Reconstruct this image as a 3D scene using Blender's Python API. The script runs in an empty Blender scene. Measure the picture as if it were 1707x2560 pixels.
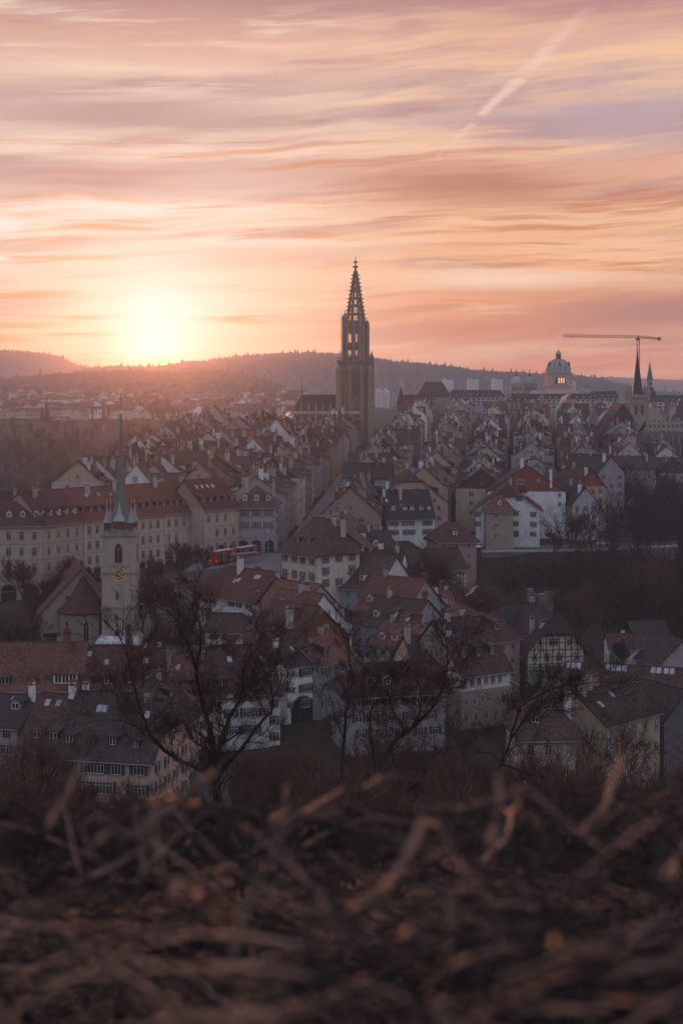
import bpy, math, random
from math import radians as R, sin, cos, pi, atan2, sqrt, hypot
from mathutils import Vector, Matrix
import numpy as np

# ------------------------------------------------------------------ camera
F, CX, HY, CZ = 3900.0, 853.5, 990.0, 62.0     # focal length in px of the photograph, centre column, horizon row, eye height
scene = bpy.context.scene
col = scene.collection
cam_d = bpy.data.cameras.new('camera'); cam = bpy.data.objects.new('camera', cam_d); col.objects.link(cam)
cam.location = (0, 0, CZ); cam.rotation_euler = (R(90), 0, 0)
cam_d.sensor_fit = 'VERTICAL'; cam_d.sensor_height = 36; cam_d.sensor_width = 24
cam_d.lens = F/2560*36; cam_d.shift_y = -(1280-HY)/2560; cam_d.shift_x = 0
cam_d.clip_start = 0.1; cam_d.clip_end = 60000
cam_d.dof.use_dof = True; cam_d.dof.focus_distance = 400; cam_d.dof.aperture_fstop = 2.8; cam_d.dof.aperture_blades = 0
scene.camera = cam

def GX(px, Y): return (px-CX)*Y/F
def GZ(py, Y): return CZ-(py-HY)*Y/F
def DY(py, z): return (CZ-z)*F/(py-HY)
def W(px, py, z):                                # the point of height z seen at a pixel
    d = DY(py, z); return (GX(px, d), d)

# ------------------------------------------------------------------ world
SUN_AZ, SUN_EL = -6.75, 2.0
world = bpy.data.worlds.new('World'); scene.world = world; world.use_nodes = True
nt = world.node_tree; nt.nodes.clear()
class NB:
    """tiny helper for math node chains"""
    def __init__(s, nt): s.nt = nt
    def _in(s, sock, v):
        if isinstance(v, bpy.types.NodeSocket): s.nt.links.new(v, sock)
        else: sock.default_value = v
    def m(s, op, a, b=None, c=None, clamp=False):
        n = s.nt.nodes.new('ShaderNodeMath'); n.operation = op; n.use_clamp = clamp
        s._in(n.inputs[0], a)
        if b is not None: s._in(n.inputs[1], b)
        if c is not None: s._in(n.inputs[2], c)
        return n.outputs[0]
    def mix(s, f, a, b, mode='MIX'):
        n = s.nt.nodes.new('ShaderNodeMix'); n.data_type = 'RGBA'; n.blend_type = mode; n.clamp_factor = True
        s._in(n.inputs[0], f)
        for i, v in ((6, a), (7, b)):
            if isinstance(v, (tuple, list)): v = (*v[:3], 1)
            s._in(n.inputs[i], v)
        return n.outputs[2]
    def ramp(s, f, stops, interp='LINEAR'):
        n = s.nt.nodes.new('ShaderNodeValToRGB'); n.color_ramp.interpolation = interp
        el = n.color_ramp.elements
        while len(el) > 1: el.remove(el[-1])
        for i, (p, c) in enumerate(stops):
            e = el[0] if i == 0 else el.new(p)
            e.position = p; e.color = (*c, 1) if len(c) == 3 else c
        s._in(n.inputs[0], f); return n.outputs[0]
    def noise(s, vec, scale, detail=4, rough=.5, dist=0, dim='3D'):
        n = s.nt.nodes.new('ShaderNodeTexNoise'); n.noise_dimensions = dim
        s._in(n.inputs['Vector'], vec); n.inputs['Scale'].default_value = scale
        n.inputs['Detail'].default_value = detail; n.inputs['Roughness'].default_value = rough
        n.inputs['Distortion'].default_value = dist
        return n.outputs['Fac']
    def comb(s, x, y, z):
        n = s.nt.nodes.new('ShaderNodeCombineXYZ')
        for i, v in enumerate((x, y, z)): s._in(n.inputs[i], v)
        return n.outputs[0]
    def sep(s, v):
        n = s.nt.nodes.new('ShaderNodeSeparateXYZ'); s._in(n.inputs[0], v); return n.outputs
    def smooth(s, x, a, b):
        n = s.nt.nodes.new('ShaderNodeMapRange'); n.interpolation_type = 'SMOOTHSTEP'
        s._in(n.inputs[0], x); n.inputs[1].default_value = a; n.inputs[2].default_value = b
        return n.outputs[0]
def lin(r, g, b):
    f = lambda c: (c/255/12.92 if c/255 <= .04045 else ((c/255+.055)/1.055)**2.4)
    return (f(r), f(g), f(b))

def build_world():
    B = NB(nt)
    tc = nt.nodes.new('ShaderNodeTexCoord')
    x, y, z = B.sep(tc.outputs['Generated'])
    u = B.m('MULTIPLY', B.m('ARCTAN2', x, y), 57.2958)            # degrees right of the view axis
    v = B.m('MULTIPLY', B.m('ARCSINE', z), 57.2958)               # degrees above the horizon
    # wavy coordinates make the streaks bend
    wob = B.noise(B.comb(B.m('MULTIPLY', u, .08), B.m('MULTIPLY', v, .14), 3.1), 1.0, 3, .5)
    vv = B.m('ADD', v, B.m('MULTIPLY', B.m('SUBTRACT', wob, .5), 1.5))
    vt = B.m('ADD', vv, B.m('MULTIPLY', u, -.05))
    # elevation gradient, left (sunward) and right
    e = B.m('DIVIDE', B.m('ADD', vv, 1), 61, clamp=True)
    def st(*rows): return [((v0+1)/61, lin(*c)) for v0, c in rows]
    left = B.ramp(e, st((-1, (240,140,85)), (.8, (254,166,84)), (1.8, (254,200,136)), (3.2, (248,222,194)), (5.2, (242,216,200)), (7, (230,202,192)),
                        (9, (210,172,164)), (10.6, (205,168,162)), (12, (224,184,166)), (13.2, (212,162,146)), (14.3, (186,144,140)), (20, (182,166,184)), (40, (168,174,206)), (60, (158,172,212))))
    right = B.ramp(e, st((-1, (226,130,100)), (.8, (244,134,86)), (2.0, (240,138,88)), (3.2, (226,140,104)), (4.6, (246,172,116)), (6.6, (240,182,144)), (8.2, (230,172,148)),
                         (9.2, (206,170,164)), (10.8, (202,172,170)), (12, (222,178,160)), (13.2, (210,160,150)), (14.3, (180,138,140)), (20, (178,166,186)), (40, (166,174,208)), (60, (156,172,212))))
    lr = B.smooth(u, -7, 6)
    c = B.mix(lr, left, right)
    # broad soft cloud sheets
    n1 = B.noise(B.comb(B.m('MULTIPLY', u, .085), B.m('MULTIPLY', vt, .62), 0.0), 1.0, 5, .55, .12)
    c = B.mix(B.m('MULTIPLY', B.smooth(n1, .47, .64), .85), c, lin(178,134,136))
    n2 = B.noise(B.comb(B.m('MULTIPLY', u, .07), B.m('MULTIPLY', vt, .75), 7.7), 1.0, 7, .6, .15)
    bright = B.mix(lr, lin(252,226,208), lin(250,200,158))
    c = B.mix(B.m('MULTIPLY', B.smooth(n2, .48, .63), .8), c, bright)
    # thin streaks
    n3 = B.noise(B.comb(B.m('MULTIPLY', u, .13), B.m('MULTIPLY', vt, 3.0), 4.4), 1.0, 6, .65, .1)
    low = B.m('SUBTRACT', 1.0, B.smooth(v, 7.5, 12))
    c = B.mix(B.m('MULTIPLY', B.m('MULTIPLY', B.smooth(n3, .49, .64), .75), low), c, B.mix(lr, lin(224,146,98), lin(198,112,82)))
    n4 = B.noise(B.comb(B.m('MULTIPLY', u, .13), B.m('MULTIPLY', vt, 2.0), 9.4), 1.0, 7, .65, .12)
    c = B.mix(B.m('MULTIPLY', B.smooth(n4, .52, .67), .65), c, bright)
    def P(px, py): return ((px-CX)/68.07, (HY-py)/68.07)
    def blob(c, px, py, sx, sy, colr, k, slant=0, edge=None, boost=1.0):
        cu, cv = P(px, py); a = B.m('DIVIDE', B.m('SUBTRACT', u, cu), sx/68.07)
        wv = v if edge is None else B.m('ADD', v, B.m('MULTIPLY', B.m('SUBTRACT', edge, .5), 1.1))
        b = B.m('DIVIDE', B.m('SUBTRACT', B.m('SUBTRACT', wv, cv), B.m('MULTIPLY', B.m('SUBTRACT', u, cu), slant)), sy/68.07)
        r2 = B.m('ADD', B.m('MULTIPLY', a, a), B.m('MULTIPLY', b, b))
        g = B.m('MULTIPLY', B.m('POWER', 2.71828, B.m('MULTIPLY', r2, -1)), k, clamp=True)
        return B.mix(g, c, tuple(q*boost for q in lin(*colr)))
    # the larger cloud banks of this evening
    c = blob(c, 1180, 470, 330, 46, (186,122,102), 1.1, -.02, n4)
    c = blob(c, 1620, 790, 330, 60, (172,112,108), 1.1, .05, n4)
    c = blob(c, 1150, 830, 260, 30, (196,106,84), .95, 0, n4)
    c = blob(c, 300, 300, 520, 52, (184,148,150), .9, 0, n3)
    c = blob(c, 90, 440, 330, 34, (188,146,146), .85, 0, n3)
    c = blob(c, 800, 20, 900, 26, (182,132,130), .7, 0, n4)
    c = blob(c, 1500, 60, 400, 40, (186,132,130), .7, .03, n4)
    c = blob(c, 1560, 310, 300, 55, (184,158,168), .95, 0, n3)
    c = blob(c, 620, 650, 300, 20, (222,184,168), .75, .05, n3)
    c = blob(c, 420, 480, 420, 20, (206,172,168), .6, 0, n3)
    c = blob(c, 1250, 700, 330, 22, (250,222,200), .8, .0, n3)
    c = blob(c, 330, 190, 420, 24, (250,216,194), .7, .02, n3)
    c = blob(c, 1000, 130, 700, 40, (238,184,158), .5, .03, n4)
    c = blob(c, 330, 530, 330, 14, (253,236,226), .85, 0, n3)
    c = blob(c, 560, 610, 420, 12, (253,234,220), .7, .01, n3)
    # sun glow, centred behind the ridge
    c = blob(c, 420, 850, 480, 150, (250,216,186), .65, 0, n2)
    c = blob(c, 405, 925, 420, 36, (255,140,62), .8)
    c = blob(c, 400, 790, 230, 150, (246,226,218), .75, 0, n2, boost=1.0)
    c = blob(c, 395, 795, 120, 100, (244,232,240), .9, 0, n2, boost=1.15)
    c = blob(c, 390, 868, 72, 40, (248,234,240), 1.0, 0, boost=1.35)
    c = blob(c, 392, 908, 34, 10, (255,210,130), 1.2, 0, boost=1.6)
    for (px, py, sx, sy) in ((60, 815, 110, 7), (190, 838, 80, 5), (60, 745, 120, 5), (180, 793, 90, 4), (20, 850, 60, 8), (600, 800, 90, 4), (210, 898, 45, 6)):
        c = blob(c, px, py, sx, sy, (226,140,92), .85, .01, n3)
    # condensation trail from upper right
    (u0, v0), (u1, v1) = P(1060, 430), P(1520, 0)
    dx, dv = u1-u0, v1-v0; L = hypot(dx, dv); dx /= L; dv /= L
    du = B.m('SUBTRACT', u, u0); dvv = B.m('SUBTRACT', v, v0)
    al = B.m('ADD', B.m('MULTIPLY', du, dx), B.m('MULTIPLY', dvv, dv))
    ac = B.m('ABSOLUTE', B.m('ADD', B.m('ADD', B.m('MULTIPLY', du, -dv), B.m('MULTIPLY', dvv, dx)), B.m('MULTIPLY', B.m('SUBTRACT', n4, .5), .5)))
    wid = B.m('ADD', .03, B.m('MULTIPLY', B.m('MINIMUM', al, 5), .036))
    tr = B.m('SUBTRACT', 1, B.smooth(B.m('DIVIDE', ac, wid), .2, 1.6))
    tr = B.m('MULTIPLY', B.m('MULTIPLY', tr, B.smooth(al, -.1, 2.2)), B.m('SUBTRACT', 1, B.smooth(al, 4.5, 10)))
    c = B.mix(B.m('MULTIPLY', B.m('MULTIPLY', tr, .75), B.smooth(n3, .36, .56)), c, lin(246,206,188))
    # small bright cloud at the left edge
    for (px, py, sx, sy, k) in ((25, 560, 45, 9, .9), (35, 575, 38, 12, .9), (15, 590, 42, 6, .8), (10, 655, 30, 8, .9)):
        c = blob(c, px, py, sx, sy, (255,238,230), k, .0, n4)
    # away from the sunset the lavender sky is brightened to light the town walls
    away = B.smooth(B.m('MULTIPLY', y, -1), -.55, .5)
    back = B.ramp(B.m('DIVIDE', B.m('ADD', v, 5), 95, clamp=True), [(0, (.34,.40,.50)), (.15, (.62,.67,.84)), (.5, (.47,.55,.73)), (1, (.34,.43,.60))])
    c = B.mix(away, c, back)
    # a faint physical sky underneath
    sky = nt.nodes.new('ShaderNodeTexSky'); sky.sky_type = 'NISHITA'; sky.sun_disc = False
    sky.sun_elevation = R(SUN_EL); sky.sun_rotation = R(SUN_AZ); sky.altitude = 500
    bg1 = nt.nodes.new('ShaderNodeBackground'); nt.links.new(sky.outputs[0], bg1.inputs[0]); bg1.inputs[1].default_value = .05*.2
    bg2 = nt.nodes.new('ShaderNodeBackground'); nt.links.new(c, bg2.inputs[0]); bg2.inputs[1].default_value = 1.0
    add = nt.nodes.new('ShaderNodeAddShader'); nt.links.new(bg1.outputs[0], add.inputs[0]); nt.links.new(bg2.outputs[0], add.inputs[1])
    out = nt.nodes.new('ShaderNodeOutputWorld'); nt.links.new(add.outputs[0], out.inputs[0])
build_world()
world.cycles.sampling_method = 'MANUAL'; world.cycles.sample_map_resolution = 1024

sun_d = bpy.data.lights.new('sun', 'SUN'); sun_d.energy = 2.8; sun_d.angle = R(.6); sun_d.color = (1.0, .30, .12)
sun = bpy.data.objects.new('sun', sun_d); col.objects.link(sun)
_d = Vector((sin(R(SUN_AZ))*cos(R(SUN_EL)), cos(R(SUN_AZ))*cos(R(SUN_EL)), sin(R(SUN_EL))))
sun.rotation_euler = _d.to_track_quat('Z', 'Y').to_euler()
scene.view_settings.view_transform = 'Standard'; scene.view_settings.look = 'None'
scene.view_settings.exposure = 0; scene.view_settings.gamma = 1
cy = scene.cycles
cy.max_bounces = 5; cy.diffuse_bounces = 2; cy.glossy_bounces = 2; cy.volume_bounces = 1; cy.transparent_max_bounces = 4
cy.use_denoising = True; cy.use_adaptive_sampling = True; cy.adaptive_threshold = .02
cy.caustics_reflective = False; cy.caustics_refractive = False

# ------------------------------------------------------------------ materials
MATS = {}
def mat(name, base, rough=.9, var=.25, scale=.6, kind=None, base2=None, spec=.2, emit=None, metal=0):
    if name in MATS: return MATS[name]
    m = bpy.data.materials.new(name); m.use_nodes = True; t = m.node_tree; b = t.nodes['Principled BSDF']
    B = NB(t); g = t.nodes.new('ShaderNodeNewGeometry'); pos = g.outputs['Position']
    oi = t.nodes.new('ShaderNodeObjectInfo'); rnd = oi.outputs['Random']
    base2 = base2 or tuple(min(1, v*.62) for v in base)
    n = B.noise(pos, scale, 6, .65)
    f = B.smooth(n, .36, .66)
    c = B.mix(B.m('MULTIPLY', f, var*2, clamp=True), base, base2)
    if kind == 'roof':
        x, y, z = B.sep(pos)
        n2 = B.noise(pos, 2.6, 3, .8)
        c = B.mix(B.m('MULTIPLY', B.smooth(n2, .47, .62), .75), c, tuple(min(1, v*2.1+.022) for v in base))
        n3 = B.noise(pos, .22, 3, .6)
        c = B.mix(B.m('MULTIPLY', B.smooth(n3, .50, .70), .65), c, (.030,.026,.024))
        n6 = B.noise(pos, .75, 2, .9)
        c = B.mix(B.m('MULTIPLY', B.smooth(n6, .60, .63), .5), c, tuple(min(1, v*q) for v, q in zip(base, (2.0,1.5,1.3))))
        n4 = B.noise(pos, 5.5, 2, .8)
        c = B.mix(B.m('MULTIPLY', B.smooth(n4, .55, .64), .75), c, tuple(v*.22 for v in base))
        rw = B.m('FRACT', B.m('MULTIPLY', z, 3.2))                       # rows of tiles
        c = B.mix(B.m('MULTIPLY', B.smooth(rw, .72, .98), .5), c, tuple(v*.3 for v in base))
        bp = t.nodes.new('ShaderNodeBump'); bp.inputs['Strength'].default_value = .8; bp.inputs['Distance'].default_value = .10
        t.links.new(B.m('ADD', rw, n2), bp.inputs['Height']); t.links.new(bp.outputs[0], b.inputs['Normal'])
    if kind == 'stone':
        x, y, z = B.sep(pos)
        rw = B.m('FRACT', B.m('MULTIPLY', z, 1.6)); sh = B.m('FLOOR', B.m('MULTIPLY', z, 1.6))
        cw = B.m('FRACT', B.m('ADD', B.m('MULTIPLY', B.m('ADD', x, y), .9), B.m('MULTIPLY', sh, .5)))
        j = B.m('MAXIMUM', B.m('GREATER_THAN', rw, .9), B.m('GREATER_THAN', cw, .94))
        c = B.mix(B.m('MULTIPLY', j, .42), c, tuple(v*.45 for v in base))
        n2 = B.noise(B.comb(B.m('MULTIPLY', x, 2), B.m('MULTIPLY', y, 2), B.m('MULTIPLY', z, .15)), .7, 4, .6)
        c = B.mix(B.m('MULTIPLY', B.smooth(n2, .52, .72), .4), c, tuple(v*.5 for v in base))
    if kind == 'wall':
        x, y, z = B.sep(pos)
        n2 = B.noise(B.comb(B.m('MULTIPLY', x, .9), B.m('MULTIPLY', y, .9), B.m('MULTIPLY', z, .3)), 1.1, 5, .65)
        c = B.mix(B.m('MULTIPLY', B.smooth(n2, .46, .70), .38), c, tuple(v*.45 for v in base))
        n5 = B.noise(pos, .35, 4, .6)
        c = B.mix(B.m('MULTIPLY', B.smooth(n5, .5, .66), .35), c, tuple(v*.6 for v in base))
    if kind == 'wood':
        x, y, z = B.sep(pos)
        n2 = B.noise(B.comb(B.m('MULTIPLY', x, 4), B.m('MULTIPLY', y, 4), B.m('MULTIPLY', z, .3)), 1.5, 3, .6)
        c = B.mix(B.smooth(n2, .4, .65), c, tuple(v*.5 for v in base))
    hs = t.nodes.new('ShaderNodeHueSaturation'); t.links.new(c, hs.inputs['Color'])
    t.links.new(B.m('ADD', .82, B.m('MULTIPLY', rnd, .36)), hs.inputs['Value'])
    if kind in ('roof', 'wall'): t.links.new(B.m('ADD', .493, B.m('MULTIPLY', rnd, .014)), hs.inputs['Hue'])
    t.links.new(hs.outputs[0], b.inputs['Base Color'])
    b.inputs['Roughness'].default_value = rough; b.inputs['Metallic'].default_value = metal
    b.inputs['Specular IOR Level'].default_value = spec
    if emit:
        b.inputs['Emission Color'].default_value = (*emit[0], 1); b.inputs['Emission Strength'].default_value = emit[1]
    MATS[name] = m; return m

def setup_mats():
    W_ = lambda n, c, **k: mat(n, c, kind='wall', var=.18, **k)
    W_('white', (.66,.63,.62)); W_('cream', (.52,.44,.35)); W_('beige', (.42,.34,.26)); W_('grey', (.33,.32,.33)); W_('pink', (.44,.28,.25))
    W_('ochre', (.36,.27,.18)); W_('yellow', (.40,.32,.22)); W_('mauve', (.36,.29,.31)); W_('bluegrey', (.34,.36,.38)); W_('redwall', (.20,.060,.052))
    W_('tan', (.34,.26,.20)); W_('peach', (.52,.35,.27)); W_('greygreen', (.25,.27,.25))
    mat('timberwall', (.17,.070,.040), kind='wood'); mat('brownwood', (.10,.055,.04), kind='wood'); mat('darkwood', (.035,.028,.026), kind='wood')
    mat('sandstone', (.30,.25,.21), kind='stone', var=.2); mat('palestone', (.38,.31,.26), kind='stone', var=.15); mat('minster', (.27,.20,.155), kind='stone', var=.3)
    mat('greystone', (.17,.16,.16), kind='stone', var=.3); mat('plinth', (.62,.60,.60), kind='stone', var=.15)
    Rf = lambda n, c: mat(n, c, kind='roof', var=.3, scale=.5, rough=.85)
    Rf('rust', (.112,.046,.036)); Rf('maroon', (.068,.031,.030)); Rf('brown', (.068,.041,.036)); Rf('umber', (.046,.034,.033)); Rf('charcoal', (.032,.031,.035)); Rf('red', (.125,.054,.045))
    mat('slate', (.035,.036,.04), rough=.6); mat('copper', (.13,.16,.15), rough=.6, scale=.9, var=.5); mat('palecopper', (.30,.34,.33), rough=.6); mat('darkcopper', (.045,.062,.062), rough=.6)
    mat('glass', (.022,.024,.03), rough=.12, var=0, spec=.6); mat('skyglass', (.28,.29,.31), rough=.08, var=0, spec=1, metal=.85); mat('frame', (.60,.58,.58), var=.05); mat('surround', (.22,.19,.17), var=.1)
    mat('green_shutter', (.045,.065,.058), var=.2); mat('red_shutter', (.22,.035,.03)); mat('grey_shutter', (.13,.135,.14)); mat('brown_shutter', (.09,.05,.04))
    mat('gutter', (.34,.34,.36), rough=.5, metal=.2); mat('brick', (.20,.09,.06), kind='stone'); mat('chimgrey', (.36,.33,.32), kind='wall'); mat('zinc', (.30,.31,.33), rough=.4, metal=.4)
    mat('bark', (.030,.024,.020), rough=.95, scale=6, var=.5, base2=(.045,.040,.022)); mat('twig', (.060,.037,.030), rough=.95); mat('farwood', (.034,.027,.026), rough=1)
    mat('conifer', (.018,.026,.018), rough=1, var=.5); mat('hedge_twig', (.30,.15,.10), rough=.6, scale=5, var=.5, base2=(.04,.024,.022), spec=.4)  # orange highlights painted into the hedge stems over a dark tone
    mat('earth', (.034,.029,.024), rough=1, scale=.25, var=.5, base2=(.020,.022,.015)); mat('brush', (.115,.066,.050), rough=1); mat('paving', (.17,.175,.185), rough=.75, scale=.8, var=.25); mat('asphalt', (.07,.072,.078), rough=.8, var=.3)
    mat('hillearth', (.045,.045,.035), rough=1, scale=.01, var=.5, base2=(.03,.035,.022)); mat('paint_white', (.7,.7,.7), var=.1)
    mat('gold', (.95,.58,.16), rough=.45, metal=.2, var=.1); mat('dial', (.03,.03,.035), var=.1); mat('dialred', (.13,.04,.035), var=.2)
    mat('busred', (.26,.02,.018), rough=.35, spec=.5, var=.05); mat('tyre', (.015,.015,.015)); mat('carwhite', (.62,.62,.64), rough=.25, spec=.5, var=.03); mat('cardark', (.03,.032,.036), rough=.25, spec=.5, var=.03)
    mat('carred', (.3,.02,.02), rough=.25, spec=.5, var=.03); mat('carsilver', (.32,.33,.34), rough=.3, metal=.5, var=.03)
    mat('crane', (.30,.12,.06), rough=.6); mat('lamp_warm', (.9,.5,.2), var=0, emit=((1,.45,.15), 9)); mat('tail', (.9,.05,.02), var=0, emit=((1,.05,.02), 1.6))
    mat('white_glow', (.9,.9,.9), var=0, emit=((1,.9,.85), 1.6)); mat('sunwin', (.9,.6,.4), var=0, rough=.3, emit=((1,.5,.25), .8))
    mat('skin', (.35,.2,.15), var=.05); mat('coat', (.03,.03,.04), var=.1); mat('trousers', (.02,.022,.03), var=.1)
    mat('moss', (.085,.085,.030), kind='roof', var=.5)
    mat('diamond', (.30,.26,.20), rough=.7)
setup_mats()
def M(n): return MATS[n]

# ------------------------------------------------------------------ mesh helpers
class MB:
    def __init__(s): s.v = []; s.f = []; s.mi = []; s.mats = []; s.cur = 0
    def mat(s, name):
        if name not in s.mats: s.mats.append(name)
        s.cur = s.mats.index(name); return s
    def poly(s, pts):
        q = []
        for p in pts:
            if not q or max(abs(p[i]-q[-1][i]) for i in range(3)) > 1e-5: q.append(p)
        if len(q) > 1 and max(abs(q[0][i]-q[-1][i]) for i in range(3)) < 1e-5: q.pop()
        if len(q) < 3: return
        n = len(s.v); s.v += [tuple(p) for p in q]; s.f.append(tuple(range(n, n+len(q)))); s.mi.append(s.cur)
    def mesh(s, vs, fs):
        n = len(s.v); s.v += [tuple(p) for p in vs]
        for f in fs: s.f.append(tuple(n+i for i in f)); s.mi.append(s.cur)
    def box(s, x0, x1, y0, y1, z0, z1):
        s.mesh([(x0,y0,z0),(x1,y0,z0),(x1,y1,z0),(x0,y1,z0),(x0,y0,z1),(x1,y0,z1),(x1,y1,z1),(x0,y1,z1)],
               [(0,3,2,1),(4,5,6,7),(0,1,5,4),(1,2,6,5),(2,3,7,6),(3,0,4,7)])
    def prism(s, poly, z0, z1, top=1.0, cx=0, cy=0):
        n = len(poly)
        vs = [(p[0],p[1],z0) for p in poly]+[(cx+(p[0]-cx)*top, cy+(p[1]-cy)*top, z1) for p in poly]
        fs = [tuple(reversed(range(n))), tuple(range(n, 2*n))]+[(i,(i+1)%n,n+(i+1)%n,n+i) for i in range(n)]
        s.mesh(vs, fs)
    def beam(s, p, q, w, h=None, up=(0,0,1)):
        p, q = Vector(p), Vector(q); d = (q-p); 
        if d.length < 1e-6: return
        d.normalize(); h = h or w
        a = d.cross(Vector(up)); 
        if a.length < 1e-3: a = d.cross(Vector((1,0,0)))
        a.normalize(); b = d.cross(a); a *= w/2; b *= h/2
        vs = [p-a-b, p+a-b, p+a+b, p-a+b, q-a-b, q+a-b, q+a+b, q-a+b]
        s.mesh(vs, [(0,3,2,1),(4,5,6,7),(0,1,5,4),(1,2,6,5),(2,3,7,6),(3,0,4,7)])
    def lathe(s, prof, n=16, cx=0, cy=0, rot=0):
        rings = []
        vs = []
        for (r, z) in prof:
            for i in range(n):
                a = 2*pi*i/n+rot; vs.append((cx+r*cos(a), cy+r*sin(a), z))
        fs = []
        for k in range(len(prof)-1):
            for i in range(n):
                j = (i+1) % n; fs.append((k*n+i, k*n+j, (k+1)*n+j, (k+1)*n+i))
        fs.append(tuple(reversed(range(n)))); fs.append(tuple((len(prof)-1)*n+i for i in range(n)))
        s.mesh(vs, fs)
    def data(s, name, smooth=False):
        me = bpy.data.meshes.new(name); me.from_pydata(s.v, [], s.f)
        for m in s.mats: me.materials.append(M(m))
        if len(s.mats) > 1: me.polygons.foreach_set('material_index', s.mi)
        if smooth: me.polygons.foreach_set('use_smooth', [True]*len(me.polygons))
        me.update(); return me
def obj(name, data, parent=None, loc=(0,0,0), rz=0):
    o = bpy.data.objects.new(name, data.data(name) if isinstance(data, MB) else data)
    o.location = loc; o.rotation_euler = (0,0,rz); o.parent = parent
    col.objects.link(o); return o
def tag(o, label=None, cat=None, group=None, kind=None):
    if label: o['label'] = label
    if cat: o['category'] = cat
    if group: o['group'] = group
    if kind: o['kind'] = kind
    return o
def thing(name, label, cat, loc=(0,0,0), rz=0, group=None):
    o = bpy.data.objects.new(name, None); o.location = loc; o.rotation_euler = (0,0,rz); o.empty_display_size = .5
    col.objects.link(o); return tag(o, label, cat, group)
def copy_tree(o, parent=None):
    c = o.copy(); col.objects.link(c); c.parent = parent
    for ch in o.children: copy_tree(ch, c)
    return c

# ------------------------------------------------------------------ terrain
def lerp(t, a, b): return a+(b-a)*t
def sst(x, a, b):
    t = min(1, max(0, (x-a)/(b-a))); return t*t*(3-2*t)
def pw(x, pts):
    if x <= pts[0][0]: return pts[0][1]
    for (a, va), (b, vb) in zip(pts, pts[1:]):
        if x <= b: return lerp((x-a)/(b-a), va, vb)
    return pts[-1][1]
TOWN = [(0,60.2),(12,57.8),(225,-2.5),(262,-2),(290,1),(330,3.5),(362,5),(385,11.5),(400,14.5),(445,18.3),(480,19.5),(600,25),(850,36),(1000,38),(1400,38),(2400,41),(12000,44)]
BANK = [(0,60.2),(12,57.8),(225,-2.5),(262,-2),(290,0),(340,1.5),(400,3.5),(462,6),(468,15.0),(560,17),(700,24),(850,34),(1000,38),(1400,38),(2400,41),(12000,44)]
SUB = [(1300,0),(1500,0),(2000,8),(2700,23),(3200,28),(5000,20)]
LEFT = [(0,60.2),(12,57.8),(225,-3),(262,-2),(290,0),(380,6),(450,5),(700,0),(880,6),(1080,30),(1400,38),(2400,41),(12000,44)]
RIGHT= [(0,60.2),(12,57.8),(225,-3),(262,-2),(320,0),(460,2),(560,5),(700,9),(820,18),(1000,34),(1400,38),(2400,41),(12000,44)]
def ground(x, y):
    z = pw(y, TOWN); zb = pw(y, BANK)
    z = lerp(sst(x, 20, 34), z, zb)
    xr = pw(y, [(300,75),(470,82),(560,95),(700,118),(850,150),(1000,230)])
    z = lerp(sst(x, xr, xr+45), z, pw(y, RIGHT))
    xl = pw(y, [(300,-120),(400,-100),(480,-92),(850,-100),(1100,-90),(1400,-200)])
    z = lerp(1-sst(x, xl-35, xl), z, pw(y, LEFT))
    if y > 1300: z += pw(y, SUB)*(1-sst(x, -60, 120))
    return z
def sheet(name, xs, ys, m, fn, label=None):
    b = MB(); b.mat(m); nx, ny = len(xs), len(ys)
    vs = [(x, y, fn(x, y)) for y in ys for x in xs]
    b.mesh(vs, [(j*nx+i, j*nx+i+1, (j+1)*nx+i+1, (j+1)*nx+i) for j in range(ny-1) for i in range(nx-1)])
    me = b.data(name, True); o = obj(name, me); o['kind'] = 'structure'; return o
def build_ground():
    ys = [-60,-5,0,4,8,12]+list(range(20, 460, 8))+[460,462,465,468,472]+list(range(480, 1400, 16))+[1400,1600,1900,2400,3000,4000,6000,9000,14000]
    xs = [-9000,-5000,-3000,-1800,-1100,-700,-450]+list(range(-320, 340, 10))+[450,700,1100,1800,3000,5000,9000]
    sheet('ground', xs, ys, 'earth', ground)
build_ground()
def paved(name, poly, m, off=.05, step=4):
    """a paved sheet following the ground inside a convex quad given as 4 corners"""
    a, b_, c, d = [Vector(p) for p in poly]
    n = max(2, int(max((b_-a).length, (d-c).length)/step)); k = max(2, int(max((d-a).length, (c-b_).length)/step))
    b = MB(); b.mat(m); vs = []
    for j in range(k+1):
        for i in range(n+1):
            p = (a.lerp(b_, i/n)).lerp(d.lerp(c, i/n), j/k); vs.append((p.x, p.y, ground(p.x, p.y)+off))
    b.mesh(vs, [(j*(n+1)+i, j*(n+1)+i+1, (j+1)*(n+1)+i+1, (j+1)*(n+1)+i) for j in range(k) for i in range(n)])
    o = obj(name, b); o['kind'] = 'structure'; return o
paved('square', [(-46,392), (-12,400), (-9,448), (-34,452)], 'paving')
paved('street', [(-17,446), (-8,446), (9,700), (1,700)], 'paving', .09)
paved('road', [(-95,362), (-40,362), (-28,420), (-80,388)], 'asphalt', .07)
paved('churchyard', [(-58,330), (-30,330), (-28,392), (-52,395)], 'paving', .09)
paved('lane', [(-3,292), (7,292), (3,372), (-5,372)], 'asphalt', .07)
paved('riverside_road', [(-75,226), (75,226), (75,236), (-75,236)], 'asphalt', .07)
paved('lower_square', [(-38,237), (20,237), (20,262), (-34,266)], 'asphalt', .12)
paved('terrace_road', [(42,468.5), (104,486), (104,496), (42,484)], 'asphalt', .07)

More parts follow.
